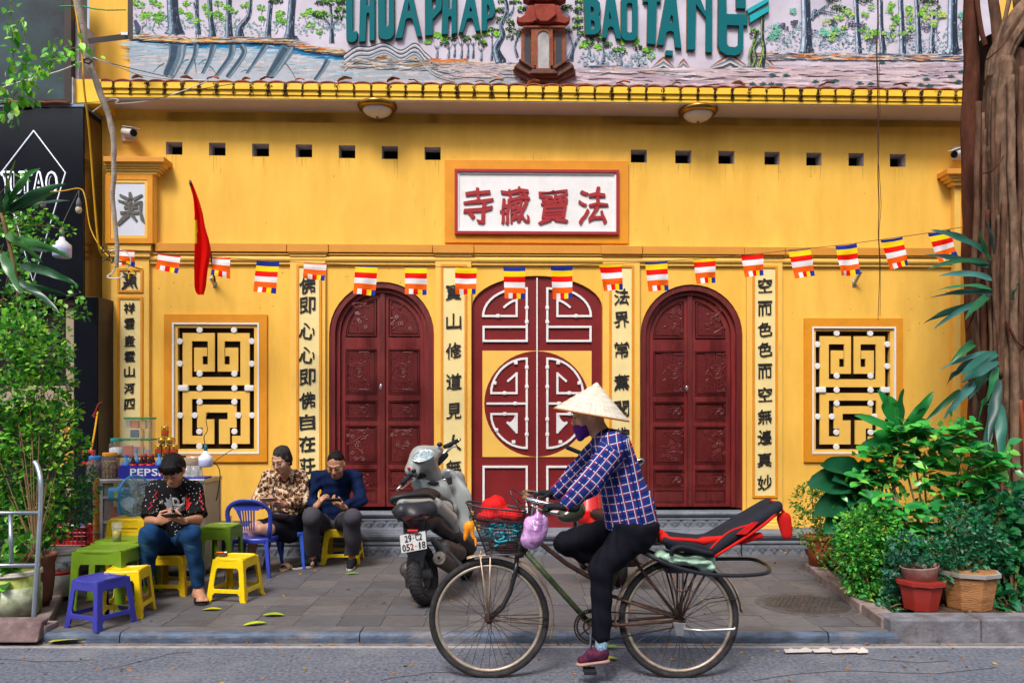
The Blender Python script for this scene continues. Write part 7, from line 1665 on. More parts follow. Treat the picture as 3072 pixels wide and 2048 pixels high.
F.ell(p(0,-.018,.042),(.083,.100,.088),0,Q);F.ell(p(0,-.045,-.005),(.080,.078,.085),.02,Q);F.ell(p(0,.062,.075),(.070,.042,.034),.02,Q)
for k in range(-4,5):F.cap(p(k*.015,.07,.092),p(k*.017,.100-abs(k)*.004,.038+abs(k)*.002),.012,.006,.008)
for k in(-1,1):F.cap(p(k*.07,.03,.06),p(k*.078,.015,.0),.016,.006,.01)
F.mesh('hair',M_hair,boy,1,folds(.004,(55,55,14),3))
ck=folds(.007,(26,26,22),5)
F=Field(*bounds(sh+el+hp,.15),.0068)
F.cap(P(520,1472,6.34),P(519,1625,6.41),.125,.150,.05,sq=((0,1,0),.78));F.cap(sh[0],sh[1],.070,.070,.05);F.cap(P(520,1452,6.31),P(520,1480,6.33),.075,.10,.04)
for i in(0,1):e_=sh[i].lerp(el[i],.92);F.cap(sh[i],e_,.068,.080,.03,flat=True)
F.cut(P(519,1634,6.4),(0,-.1,-1));F.ell(P(520,1436,6.22),(.062,.07,.05),-1)
M_tee=cloth_nodes(mat('speckled_tshirt',(.008,.008,.01,1),.8,bump=.2,bscale=60),'speckle');tee=F.mesh('tshirt',M_tee,boy,1,ck)
bv=bvh_of(tee,bc);M_pr=mat('print_white',(.62,.58,.58,1),.6,var=.1);M_prr=mat('print_red',(.62,.015,.015,1),.6)
def chest(lst,m,name):
 b=MB()
 for pts,fs in lst:b.add(proj_pts(bv,pts),fs)
 b.build(name,m,boy,solid=.002)
for ch,x in(('D',503),('S',526)):
 v,f=glyph(ch,.045);q=P(x,1510,6.1);h=.068;w=.046/np.ptp(v[:,0]);chest([([q+V3((a*w,0,c*h))for a,c in v],f)],M_pr,'printed_letter')
for i,ch in enumerate('OUAR'):
 v,f=glyph(ch,.03);q=P(499+i*10,1531,6.1);w=.022/np.ptp(v[:,0]);chest([([q+V3((a*w,0,c*.03))for a,c in v],f)],M_pr,'printed_letter')
leaf_=[(0,-.06),(0,.07),(.02,.03),(.05,.045),(.042,.01),(.075,.005),(.05,-.025),(.055,-.045),(.02,-.05)]
q=P(537,1512,6.1);chest([([q+V3((a*.9,0,c))for a,c in leaf_],[tuple(range(9))])],M_prr,'printed_leaf_half')
q=P(492,1515,6.1);chest([([q+V3((-a*.9,0,c))for a,c in leaf_],[tuple(range(8,-1,-1))])],mat('print_grey',(.32,.32,.36,1),.6),'printed_leaf_half')
for sx,x0 in((1,600),(-1,440)):
 b=MB();q=[P(x0+sx*a,c,6.1)for a,c in((-6,1478),(0,1492),(-8,1500),(6,1512),(-2,1520),(8,1530))];b.tube([v+V3((0,.03,0))for v in proj_pts(bv,q,.03)],.004,5);b.build('printed_zigzag',M_prr,boy)
def legs(F,hp,kn,an,r,k=.04,cutz=None):
 for i in range(len(kn)):F.cap(hp[i],kn[i],r[0],r[1],k);F.cap(kn[i],an[i],r[1]*.98,r[2],.03,flat=False)
 F.cap(hp[0],hp[-1],r[0]*1.15,r[0]*1.15,.05)
F=Field(*bounds(hp+kn+an,.15),.0068);a2=[an[i]+V3((0,0,.055))for i in(0,1)]
legs(F,hp,kn,a2,(.088,.072,.050));F.cut(an[0]+V3((0,0,.045)),(0,0,-1))
fk=folds(.008,(22,22,34),8)
def jcol(V):
 c=np.tile(np.array([.010,.045,.13,1.]),(len(V),1));
 for i in(0,1):
  for a,b_,w in((hp[i],kn[i],.05),(kn[i],an[i],.035)):
   a_,bb=np.array(a),np.array(b_);ab=bb-a_;t_=np.clip(((V-a_)@ab)/ab.dot(ab),.25,.8);c0=a_+t_[:,None]*ab+np.array([0,-.07,.03]);d=np.linalg.norm(V-c0,axis=1)
   m=np.exp(-(d/w)**2)*(1+.4*np.sin(V[:,2]*160+V[:,0]*60));c[:,:3]+=m[:,None]*np.array([.05,.13,.22])
 return c
F.mesh('jeans',vmat('denim',.8,var=.25,scale=50,bump=.25,bscale=120),boy,1,fk,jcol)
M_sand=mat('black_sandal',(.015,.015,.018,1),.6)
for i in(0,1):sandal(boy,V3((an[i].x,an[i].y,ZP)),V3((to[i].x,to[i].y,ZP)),ZP,M_sand)
phone('dark phone held low by the boy in the speckled T-shirt',P(516,1546,5.86),(0,.42,.9),(.95,-.2,.1))
# ---- man
mnc=V3((-1.68,7.6,ZP));man=thing('person','man in a dark blue sweater typing on a phone beside the left arched door','person',mnc)
hc=P(1008,1392,7.48);sh=[P(951,1428,7.72),P(1068,1428,7.72)];el=[P(928,1500,7.58),P(1084,1500,7.58)];wr=[P(950,1518,7.32),P(1030,1520,7.33)]
hp=[P(975,1572,7.78),P(1022,1572,7.78)];kn=[P(934,1552,7.25),P(1058,1552,7.27)];an=[P(937,1672,7.47),P(1056,1678,7.47)]
F=Field(*bounds(sh+el+wr+hp+kn+an+[hc+V3((0,0,.16))],.13),.0056)
p,Q=head(F,hc,(-.05,-.86,-.50),s=1.04,neck=P(1010,1428,7.68),jaw=1.06)
for i in(0,1):F.cap(sh[i],el[i],.048,.042,.03);F.cap(el[i],wr[i],.042,.028,.02);F.cap(hp[i],kn[i],.08,.055,.04);F.cap(kn[i],an[i],.05,.032,.03);F.cap(an[i],an[i]+V3((0,-.03,-.05)),.033,.03,.02)
F.cap(P(1010,1450,7.74),P(1000,1565,7.78),.12,.13,.05,sq=((0,1,0),.8))
hand(F,wr[0],(.55,-.25,.75),(.6,.4,-.3),1,1.0,(.35,.5,.4));hand(F,wr[1],(-.72,-.35,.45),(-.1,.35,.9),-1,1.0,(.5,.6,.5))
F.mesh('body',M_skin,man);face_bits(man,p,1.04)
F=Field(*bounds([hc],.2),.006);F.ell(p(0,-.020,.046),(.0785,.096,.080),0,Q);F.ell(p(0,-.045,.0),(.076,.072,.070),.02,Q);F.cut(p(0,.085,.070),(p(0,1,-.45)-p(0,0,0))[:]);F.mesh('hair',M_hair,man,1,folds(.002,(70,70,40),2))
M_navy=mat('navy_knit',(.004,.011,.045,1),.85,var=.2,scale=40,bump=.3,bscale=150)
F=Field(*bounds(sh+el+wr+hp,.15),.0072);F.cap(P(1010,1446,7.73),P(1000,1562,7.78),.140,.160,.05,sq=((0,1,0),.8));F.cap(sh[0]+V3((.02,0,-.01)),sh[1]-V3((.02,0,.01)),.072,.072,.05);F.cap(P(1010,1428,7.69),P(1010,1450,7.72),.082,.11,.04)
for i in(0,1):F.cap(sh[i]+V3((0,0,-.015)),el[i],.066,.060,.03);F.cap(el[i],wr[i].lerp(el[i],.18),.060,.046,.03)
F.cut(P(1000,1576,7.7),(0,-.2,-1));F.mesh('sweater',M_navy,man,1,folds(.009,(30,30,40),4))
F=Field(*bounds(hp+kn+an,.15),.0072);legs(F,hp,kn,[a+V3((0,0,.05))for a in an],(.100,.084,.074));F.cut(an[0]+V3((0,0,.02)),(0,0,-1));F.mesh('trousers',mat('grey_trousers',(.055,.052,.065,1),.8,var=.1,scale=30,bump=.2),man,1,folds(.009,(20,20,10),9))
def shoe(t,ank,d,m,ms,z,s=1.0,name='shoe'):
 d=V3(d).normalized();sd=V3((-d.y,d.x,0));h=V3((ank.x,ank.y,z));F=Field(*bounds([h,h+d*.22],.08),.005)
 F.cap(h+V3((0,0,.05)),h+d*.17*s+V3((0,0,.034)),.040*s,.030*s,.03,sq=(sd,1.0));F.cap(h+V3((0,0,.05)),h+d*.07+V3((0,0,.055)),.042*s,.032*s,.03);F.cap(h+V3((0,0,.07)),ank+V3((0,0,0)),.038*s,.037*s,.02,flat=False);F.cut(h+V3((0,0,.012)),(0,0,-1));F.cut(V3(ank)+V3((0,0,.012)),(0,0,1))
 F.mesh(name,m,t)
 b=MB();pr=[]
 for k in range(22):
  a=2*math.pi*k/22;x,y_=math.cos(a),math.sin(a);pr.append(h+d*(.083*s+.122*s*x)+sd*(.040+.004*x)*y_*s)
 b.add([V3((q.x,q.y,z+.001))for q in pr]+[V3((q.x,q.y,z+.022))for q in pr],[tuple(range(21,-1,-1)),tuple(range(22,44))]+[(i,(i+1)%22,22+(i+1)%22,22+i)for i in range(22)]);b.build('sole',ms,t,bevel=.004)
M_bshoe=mat('black_fabric_shoe',(.012,.012,.014,1),.7,bump=.2);M_sole=mat('white_sole',(.5,.42,.36,1),.6)
shoe(man,V3((an[0].x,an[0].y,ZP+.09)),(-.75,-.65,0),M_bshoe,M_sole,ZP);shoe(man,V3((an[1].x,an[1].y,ZP+.09)),(.08,-1,0),M_bshoe,M_sole,ZP)
phone('dark phone held by the man in the dark blue sweater',P(1000,1499,7.18),(0,.45,.88),(.95,-.1,.05))
# ---- woman
wc=V3((-2.15,7.4,ZP));wom=thing('person','woman in glasses and a leopard print blouse sitting cross-legged with a phone','person',wc)
hc=P(845,1380,7.38);sh=[P(806,1432,7.55),P(900,1430,7.60)];el=[P(779,1500,7.45),P(909,1502,7.50)];wr=[P(786,1512,7.24),P(850,1512,7.22)]
hp=[P(850,1578,7.62),P(888,1575,7.62)];kn=[P(768,1580,7.26),P(806,1588,7.20)];an=[P(748,1690,7.40),P(712,1592,7.42)];to=[P(735,1706,7.30),P(688,1562,7.40)]
F=Field(*bounds(sh+el+wr+hp+kn+an+to+[hc+V3((0,0,.16))],.13),.0056)
p,Q=head(F,hc,(-.32,-.85,-.38),s=1.0,neck=P(856,1428,7.56),jaw=1.05)
for i in(0,1):F.cap(sh[i],el[i],.048,.042,.03);F.cap(el[i],wr[i],.042,.026,.02);F.cap(hp[i],kn[i],.082,.056,.04);F.cap(kn[i],an[i],.054,.034,.03)
F.cap(P(853,1450,7.60),P(865,1570,7.62),.115,.13,.05,sq=((0,1,0),.85));foot_toes(F,an[0],to[0],z=ZP+.01)
F.cap(an[1],an[1]+(to[1]-an[1])*.8,.034,.026,.03)
for k in range(5):F.cap(to[1]+V3((.012,0,-.045+.022*k)),to[1]+V3((-.012,-.02,-.042+.022*k)),.011,.010,.004)
hand(F,wr[0],(.65,-.5,.25),(.2,.6,.6),1,.95,(.6,.6,.5));hand(F,wr[1],(-.78,-.35,.20),(-.1,.6,.7),-1,.95,(.6,.6,.5))
F.mesh('body',M_skinl,wom);face_bits(wom,p,1.0,lips=(.30,.07,.07,1))
F=Field(*bounds([hc],.2),.006);F.ell(p(0,-.022,.044),(.080,.095,.082),0,Q);F.ell(p(0,-.055,-.005),(.076,.066,.080),.02,Q);F.ell(p(.03,-.115,.035),(.046,.046,.050),.02,Q);F.ell(p(0,-.03,.075),(.074,.078,.060),.02,Q);F.cap(p(-.072,.01,.02),p(-.068,-.03,-.05),.022,.02,.02);F.cap(p(.072,.01,.02),p(.068,-.03,-.05),.022,.02,.02);F.cut(p(0,.082,.075),(p(0,1,-.42)-p(0,0,0))[:]);F.mesh('hair',M_hair2,wom,1,folds(.003,(60,60,20),2))
b=MB()
for k in(-1,1):b.tube([p(k*.034+.021*math.cos(a),.112-abs(k*.034+.021*math.cos(a))*.25,-.022+.015*math.sin(a))for a in[2*math.pi*j/14 for j in range(14)]],.0012,5,closed=True);b.tube([p(k*.055,.098,-.02),p(k*.078,.01,-.005)],.0012,5)
b.tube([p(-.012,.111,-.02),p(.012,.111,-.02)],.0013,5);b.build('glasses',M_alum,wom)
F=Field(*bounds(sh+el+wr+hp,.15),.0072);F.cap(P(853,1448,7.58),P(866,1552,7.60),.140,.168,.05,sq=((0,1,0),.85));F.cap(sh[0]+V3((.015,0,-.01)),sh[1]-V3((.015,0,.01)),.070,.070,.05);F.cap(P(838,1490,7.50),P(872,1488,7.50),.085,.085,.05)
for i in(0,1):F.cap(sh[i],el[i],.072,.066,.03);F.cap(el[i],wr[i].lerp(el[i],.22),.064,.050,.03)
F.cut(P(866,1556,7.6),(0,-.1,-1));F.ell(P(852,1437,7.44),(.055,.08,.06),-1);F.mesh('blouse',cloth_nodes(mat('leopard_print',(.4,.25,.14,1),.7,bump=.15),'leopard'),wom,1,folds(.008,(24,24,24),6))
b=MB();b.tube([P(838,1424,7.50),P(846,1441,7.475),P(856,1446,7.47),P(866,1436,7.49),P(872,1420,7.53)],.007,6);b.build('inner_top',mat('dark_red_cloth',(.12,.01,.012,1),.7),wom)
M_skirt=mat('black_skirt',(.010,.011,.016,1),.8,var=.2,bump=.25,bscale=50)
F=Field(*bounds(hp+kn,.22),.0075);F.cap(hp[1],kn[1].lerp(hp[1],.10),.125,.078,.05);F.cap(hp[0],kn[0].lerp(hp[0],.14),.125,.075,.05);F.cap(hp[0]+V3((0,0,.04)),hp[1]+V3((0,0,.04)),.14,.14,.06);F.cap(P(868,1600,7.45),P(835,1600,7.36),.10,.07,.05);F.mesh('skirt',M_skirt,wom,1,folds(.008,(16,16,16),1))
b=MB();qb=P(838,1545,7.28);b.ball(qb,(.10,.045,.045),16,10,Matrix.Rotation(.1,3,'Y'));b.build('shoulder_bag',mat('dark_leather',(.03,.018,.03,1),.35),wom,smooth=True);b=MB();b.tube(sp([P(822,1540,7.30),P(816,1500,7.36),P(822,1455,7.42),P(838,1425,7.50)],5),.008,6,flat=.4);b.build('bag_strap',MATS['dark_leather'],wom)
b=MB();wv=V3(wr[1]);dv=(wr[1]-el[1]).normalized();e1_=dv.cross(V3((0,0,1))).normalized();e2_=dv.cross(e1_)
for k in range(12):a=2*math.pi*k/12;b.ball(wv-dv*.01+(e1_*math.cos(a)+e2_*math.sin(a))*.030,.008,7,5)
b.build('bead_bracelet',mat('red_beads',(.25,.02,.02,1),.3),wom,smooth=True)
phone('pale gold phone held by the woman in the leopard print blouse',P(806,1498,7.12),(0,.5,.86),(.95,-.1,.05),col=(.42,.30,.18,1))
t=thing('flip_flop','tan flip-flop lying on the pavement by the blue chair legs','sandal',G(858,1706));q=G(858,1706);M_tan=mat('tan_rubber',(.42,.28,.17,1),.7);sandal(t,q+V3((.02,.07,0)),q+V3((-.02,-.2,0)),ZP,M_tan,'footbed')
# ================================================================ CYCLIST AND BICYCLE
db=4.54
def B(px,py,o=0.0):return P(px,py,db)+V3((0,o,0))if not o else V3((P(px,py,db).x,db+o,P(px,py,db).z))
M_rust=mat('rusty_frame',(.065,.032,.024,1),.55,var=.5,scale=22,bump=.4,bscale=70,metal=.3,dirt=.8,dirtcol=(.14,.08,.05,1),dscale=16)
M_green=mat('worn_green_paint',(.04,.075,.03,1),.5,var=.5,scale=18,bump=.3,dirt=1.,dirtcol=(.13,.065,.035,1),dscale=20)
M_tyre=mat('rubber_tyre',(.030,.028,.030,1),.75,var=.3,scale=30,bump=.4,bscale=140,dirt=.6,dirtcol=(.09,.08,.08,1),dscale=14)
M_rim=mat('old_rim',(.40,.33,.27,1),.45,metal=.5,var=.3,scale=20,dirt=.6,dirtcol=(.16,.08,.04,1),dscale=18);M_chr=mat('chrome',(.62,.62,.64,1),.18,metal=1.,var=.1);M_chrr=mat('spoke_steel',(.07,.06,.055,1),.5,metal=.4,var=.2)
M_mud=mat('mudguard',(.48,.36,.26,1),.4,metal=.5,var=.35,scale=14,dirt=.7,dirtcol=(.25,.12,.06,1),dscale=10);M_blk=mat('black_enamel',(.012,.013,.018,1),.3,coat=.3);M_blkc=mat('black_fabric',(.018,.020,.028,1),.75,bump=.25,bscale=90)
M_dark=mat('greasy_steel',(.02,.017,.016,1),.7,var=.3,scale=30)
bike=thing('bicycle','old rusty bicycle with a wire basket and a child seat, ridden along the kerb','bicycle',V3((B(1750,0).x,db,0)))
HF,HR,RW=B(1467,1853),B(2036,1854),.3465
def circ(c,r,n,y=0,a0=0,a1=360):return[c+V3((r*math.cos(R(a0+(a1-a0)*k/n)),y,r*math.sin(R(a0+(a1-a0)*k/n))))for k in range(n+(a1-a0!=360))]
for hub,rear in((HF,False),(HR,True)):
 b=MB();b.tube(circ(hub,.012,10,0),.012,8,closed=True);b.tube([hub+V3((0,-.045,0)),hub+V3((0,.045,0))],.016 if not rear else .022,12);b.tube([hub+V3((0,-.06,0)),hub+V3((0,.06,0))],.006,8)
 for y in(-.026,.026):b.tube([hub+V3((0,y-.002,0)),hub+V3((0,y+.002,0))],.027,16)
 w=b.build('wheel',M_rust,bike)
 b=MB();b.tube(circ(hub,RW-.0175,96),.0185,12,closed=True,up=(0,1,0));
 for k in range(150):
  a=2*math.pi*k/150
  for s_ in(-1,1):
   p0=hub+V3((math.cos(a),0,math.sin(a)))*(RW-.006)+V3((0,s_*.012,0));p1=hub+V3((math.cos(a+.02),0,math.sin(a+.02)))*(RW+.0012);b.tube([p0,p1],.0028,3)
 b.build('tyre',M_tyre,w)
 b=MB();b.tube(circ(hub,RW-.044,96),.011,8,closed=True,up=(0,1,0),flat=1.1);b.tube([hub+V3((-.21*1,0,-.235)),hub+V3((-.195,0,-.225))],.004,6);b.build('rim',M_rim,w,smooth=True)
 for k in range(36):
  s_=1 if k%2 else-1;a=2*math.pi*k/36;a2=a+(.9 if(k//2)%2 else-.9)*.8
  p0=hub+V3((.024*math.cos(a2),s_*.026,.024*math.sin(a2)));p1=hub+V3(((RW-.05)*math.cos(a),s_*.002,(RW-.05)*math.sin(a)))
  MB().tube([p0,p1],.0016,4).build('spoke',M_chrr,w)
HT0,HT1=B(1571,1660),B(1592,1560);BB=B(1772,1872);ST=B(1878,1642)
def tb(name,pts,r,m=M_rust,n=10,**k):return MB().tube(pts,r,n).build(name,m,bike,smooth=True,**k)
tb('head_tube',[HT0,HT1],.021);tb('down_tube',[B(1574,1652),BB],.0165,M_green);tb('top_tube',[B(1588,1590),B(1613,1622),B(1700,1690),B(1834,1768)],.014);tb('seat_tube',[BB,B(1832,1764),ST],.0155,M_green)
for y in(-.045,.045):tb('chain_stay',[BB+V3((0,y*.4,0)),B(1850,1868,y),HR+V3((0,y*1.2,0))],.009);tb('seat_stay',[ST+V3((0,y*.5,0)),B(1900,1676,y*.9),HR+V3((0,y*1.2,0))],.0085);tb('lower_stay',[B(1834,1786,y*.4),HR+V3((0,y*1.1,.006))],.0075)
for y in(-.045,.045):tb('fork_blade',[B(1552,1664,y*.6),B(1545,1720,y),B(1530,1775,y),B(1508,1818,y),B(1469,1853,y)],[.013,.013,.011,.010,.008],M_blk if y<0 else M_rust)
tb('fork_crown',[B(1552,1662,-.04),B(1552,1662,.04)],.016);tb('fork_crown',[B(1552,1664),HT0],.02)
tb('stem',[HT1,B(1600,1500),B(1590,1492)],.0135,M_chr)
for s_ in(-1,1):tb('handlebar',sp([B(1590,1490),B(1580,1486,s_*.06),B(1572,1484,s_*.16),B(1590,1486,s_*.23),B(1625,1494,s_*.255),B(1690,1506,s_*.26)],6),.0125,M_chr);tb('grip',[B(1655,1501,s_*.26),B(1700,1508,s_*.26)],.017,M_blkc);tb('brake_lever',sp([B(1590,1500,s_*.24),B(1630,1518,s_*.25),B(1680,1530,s_*.25)],5),.006,M_chr)
tb('brake_cable',sp([B(1600,1505,-.2),B(1560,1512,-.1),B(1538,1490,0),B(1533,1470,.03),B(1550,1476,.05),B(1580,1500,.03),B(1590,1560,.0)],6),.0035,M_blk)
tb('brake_cable',sp([B(1610,1500,.2),B(1570,1515,.1),B(1550,1500,.02),B(1562,1540,0),B(1580,1600,0)],6),.003,M_blk)
def guard(c,r,a0,a1,name):
 b=MB();n=40;vs=[]
 for k in range(n+1):
  a=R(a0+(a1-a0)*k/n)
  for j in range(5):yy=(-1+j/2)*.027;rr_=r-.010*abs(-1+j/2)**2;vs.append(c+V3((rr_*math.cos(a),yy,rr_*math.sin(a))))
 b.add(vs,[(i*5+j,i*5+j+1,(i+1)*5+j+1,(i+1)*5+j)for i in range(n)for j in range(4)]);b.build(name,M_mud,bike,smooth=True,solid=.0015)
guard(HF,.377,110,-18,'front_mudguard');guard(HR,.374,188,5,'rear_mudguard')
for s_ in(-1,1):
 for p_ in((1640,1846),(1640,1868)):tb('mudguard_stay',[HF+V3((0,s_*.05,0)),B((HF.x/db*FPX+1536+p_[0])/2,(1853+p_[1])/2,s_*.045),B(p_[0],p_[1],s_*.03)],.0028,M_rust)
 for p_ in((1441,1655),(1472,1655)):tb('basket_stay',[HF+V3((0,s_*.05,0)),B(p_[0],p_[1],s_*.06)],.0045,M_mud)
 tb('mudguard_stay',[HR+V3((0,s_*.05,0)),B(2120,1802,s_*.045),B(2208,1790,s_*.03)],.0028)
for s_ in(-.075,.075):
 for p_ in((2000,1700),(2040,1702),(2078,1702),(2108,1712)):tb('rack_strut',[HR+V3((0,s_*.7,0)),B((2036+p_[0])/2+2,1770,s_),B(p_[0],p_[1],s_)],.0055)
tb('rack_bridge',[B(2015,1757,-.075),B(2036,1765,-.08),B(2062,1758,-.075)],.005)
tb('rack_loop',sp([B(1895,1636,-.05),B(1925,1650,-.10),B(2000,1682,-.14),B(2090,1704,-.15),B(2190,1710,-.15),B(2275,1705,-.13),B(2298,1697,-.05),B(2298,1693,.05),B(2270,1688,.13),B(2150,1690,.15),B(2040,1690,.14),B(1940,1655,.10),B(1895,1638,.05)],6),.0115,M_blk)
b=MB();b.box(tuple(B(1990,1712,-.07)),tuple(V3((B(2120,1694).x,db+.07,B(2120,1694).z))));b.build('rack_plate',M_blk,bike,bevel=.004)
b=MB();b.tube([BB+V3((0,-.05,0)),BB+V3((0,.05,0))],.02,12);cr_=b.build('crankset',M_rust,bike)
b=MB();b.tube(circ(BB,.082,44,-.045),.005,6,closed=True,up=(0,1,0));b.tube(circ(BB,.045,30,-.045),.006,6,closed=True)
for k in range(5):a=2*math.pi*k/5;b.tube([BB+V3((0,-.045,0)),BB+V3((.08*math.cos(a),-.045,.08*math.sin(a)))],.005,5)
for k in range(40):a=2*math.pi*k/40;b.tube([BB+V3((.084*math.cos(a),-.045,.084*math.sin(a))),BB+V3((.091*math.cos(a),-.045,.091*math.sin(a)))],.003,4)
b.tube(circ(BB,.098,44,-.05,60,300),.010,6,flat=.5);b.build('chainring',M_dark,cr_)
PN,PF=B(1762,1988,-.14),B(1850,1765,.13)
b=MB();b.tube([BB+V3((0,-.06,0)),B(1763,1984,-.075)],.009,8);b.build('crank_arm',M_chr,cr_);b=MB();b.tube([BB+V3((0,.06,0)),B(1850,1764,.075)],.009,8);b.build('crank_arm',M_chr,cr_)
for q,s_ in((PN,-1),(PF,1)):b=MB();b.box((q.x-.035,q.y-.045,q.z-.010),(q.x+.035,q.y+.045,q.z+.012));b.tube([V3((q.x,q.y,q.z)),V3((q.x,db+s_*.075,q.z))],.006,6);b.build('pedal',M_blkc,cr_,bevel=.004)
b=MB();ch_=[BB+V3((-.02,-.045,.088)),BB+V3((.03,-.045,.086)),HR+V3((0,-.045,.033)),HR+V3((.03,-.045,0)),HR+V3((0,-.045,-.033)),BB+V3((.03,-.045,-.086)),BB+V3((-.02,-.045,-.088))];b.tube(ch_,.0045,5);b.build('chain',M_dark,bike)
b=MB();b.hexa([B(x,y_,o)for o in(-.066,-.060)for x,y_ in((2022,1896),(2042,1898),(2052,1860),(2012,1856))]);b.build('stand_plate',M_alum,bike,bevel=.002);tb('kickstand',[B(2044,1876,-.07),B(2100,1880,-.075),B(2190,1876,-.075),B(2195,1870,-.075)],.008,M_alum)
tb('saddle_post',[ST,B(1884,1618)],.012,M_chr)
F=Field(*bounds([B(1870,1610),B(1990,1640)],.12),.007);F.cap(B(1960,1618),B(1900,1622),.075,.06,.03,sq=((0,0,1),.42));F.cap(B(1900,1622),B(1850,1626),.05,.022,.03,sq=((0,0,1),.6));F.mesh('saddle',M_blk,bike)
M_wire=mat('basket_wire',(.05,.05,.06,1),.5,metal=.4)
bkx=(B(1399,0).x,B(1578,0).x,B(1457,0).x,B(1566,0).x);zt0,zt1=B(0,1506).z,B(0,1532).z;zb0=B(0,1655).z
def bpt(a,f):
 cx=(bkx[2]+bkx[3])/2*(1-f)+(bkx[0]+bkx[1])/2*f;rx=(bkx[3]-bkx[2])/2*(1-f)+(bkx[1]-bkx[0])/2*f;ry=.09*(1-f)+.125*f;c,s_=math.cos(a),math.sin(a);e=.75
 zt=zt0+(zt1-zt0)*(.5+.5*c);return V3((cx+rx*abs(c)**e*(1 if c>0 else-1),db+ry*abs(s_)**e*(1 if s_>0 else-1),zb0+(zt-zb0)*f))
N=52;b=MB()
for k in range(N):b.tube([bpt(2*math.pi*k/N,f)for f in(0,.25,.5,.75,1)],.0013,4)
for f in np.linspace(0,.94,17):b.tube([bpt(2*math.pi*k/N,f)for k in range(N)],.0012,4,closed=True)
for k in range(-4,5):b.tube([bpt(math.pi/2+k*.2,0),bpt(-math.pi/2-k*.2,0)],.0013,4)
bs=b.build('basket',M_wire,bike,kind=None)
for f,r_ in((1,.006),(.55,.0045),(0,.005)):MB().tube([bpt(2*math.pi*k/N,f)for k in range(N)],r_,6,closed=True).build('basket_hoop',M_wire,bs)
MB().tube([bpt(a,.72)+V3((0,0,.004))for a in np.linspace(math.pi*1.08,math.pi*1.95,16)],.0085,6,flat=.5).build('basket_strap',M_blkc,bs)
def lump(name,lab,cat,pts,m,h=.007,amp=.008,fr=(30,30,30),seed=1):
 F=Field(*bounds([q for q,r_ in pts],.13),h)
 for q,r_ in pts:F.ell(q,r_,.02)
 o=F.mesh(name,m,None,1,folds(amp,fr,seed));tag(o,lab,cat);return o
M_redc=mat('bright_red_cloth',(.62,.012,.012,1),.7,var=.15,scale=14,bump=.3,bscale=30)
lump('red_jacket','bright red folded jacket heaped in the bicycle basket','jacket',[(B(1485,1520,.03),(.075,.06,.065)),(B(1530,1545,.0),(.08,.07,.045)),(B(1460,1550,-.02),(.055,.06,.03)),(B(1492,1506,.03),(.045,.03,.045))],M_redc,amp=.020,fr=(34,34,30))
t=thing('rope_bundle','tangled turquoise rope bundle in the bicycle basket','rope',B(1500,1590));rr_=random.Random(8)
for k in range(16):
 q=[B(rr_.uniform(1462,1560),rr_.uniform(1566,1612),rr_.uniform(-.11,.04))]
 for j in range(6):q.append(q[-1]+V3((rr_.uniform(-.05,.05),rr_.uniform(-.03,.03),rr_.uniform(-.022,.022))));q[-1].x=min(max(q[-1].x,B(1452,0).x),B(1562,0).x);q[-1].y=min(max(q[-1].y,db-.105),db+.08)
 MB().tube(sp(q,4),.006,6).build('rope_strand',mat('turquoise_rope',(.01,.25,.33,1),.5,var=.35,scale=20),t,smooth=True)
lump('maroon_bag','dark maroon bag at the bottom of the bicycle basket','bag',[(B(1512,1636),(.085,.07,.05)),(B(1480,1630),(.04,.06,.04))],mat('maroon_plastic',(.08,.015,.015,1),.35,var=.4,scale=20),amp=.01)
lump('orange_scoop','orange plastic scoop hooked on the front of the bicycle basket','scoop',[(B(1412,1567,-.14),(.030,.03,.032)),(B(1404,1585,-.14),(.014,.02,.035)),(B(1399,1602,-.14),(.007,.01,.02)),(B(1422,1590,-.15),(.009,.01,.028)),(B(1431,1615,-.15),(.0075,.008,.028))],mat('orange_glossy',(.80,.26,.01,1),.25,var=.1),h=.005,amp=.001)
lump('carrier_bag','knotted translucent purple carrier bag hanging from the handlebar','bag',[(B(1602,1575,-.28),(.062,.055,.078)),(B(1600,1548,-.28),(.060,.045,.045)),(B(1585,1600,-.28),(.045,.04,.055)),(B(1606,1525,-.28),(.022,.02,.03)),(B(1630,1535,-.28),(.012,.015,.03))],mat('purple_film',(.24,.06,.30,1),.18,var=.5,scale=16,col2=(.50,.28,.52,1),bump=.9,bscale=26,spec=.7),amp=.010,fr=(34,34,20),seed=4)
ds_=mat('seat_red',(.50,.012,.010,1),.7,bump=.2)
t=thing('child_seat','black and red padded child seat lying back over the rear wheel','child seat',B(2080,1640))
F=Field(*bounds([B(1975,1600),B(2330,1510),B(2140,1660)],.2),.0075)
for s_ in(-.10,.10):F.cap(B(2130,1628,s_),B(2318,1512,s_*.8),.040,.030,.02);F.cap(B(1990,1612,s_),B(2110,1632,s_),.028,.040,.03)
F.cap(B(2125,1640),B(2305,1530),.045,.038,.04,sq=((0,1,0),2.6));F.cap(B(2010,1632),B(2120,1642),.030,.034,.04,sq=((0,1,0),3.0));F.mesh('padded_shell',M_blkc,t,1,folds(.003,(20,20,20),2))
F=Field(*bounds([B(1975,1600),B(2330,1510),B(2140,1660)],.2),.0075)
F.cap(B(1984,1606,-.08),B(1986,1606,.08),.030,k=.01);F.cap(B(1990,1606,-.11),B(2095,1612,-.13),.013,.012,.01);F.cap(B(2095,1612,-.12),B(2165,1602,-.12),.024,.014,.02);F.mesh('red_lining',ds_,t)
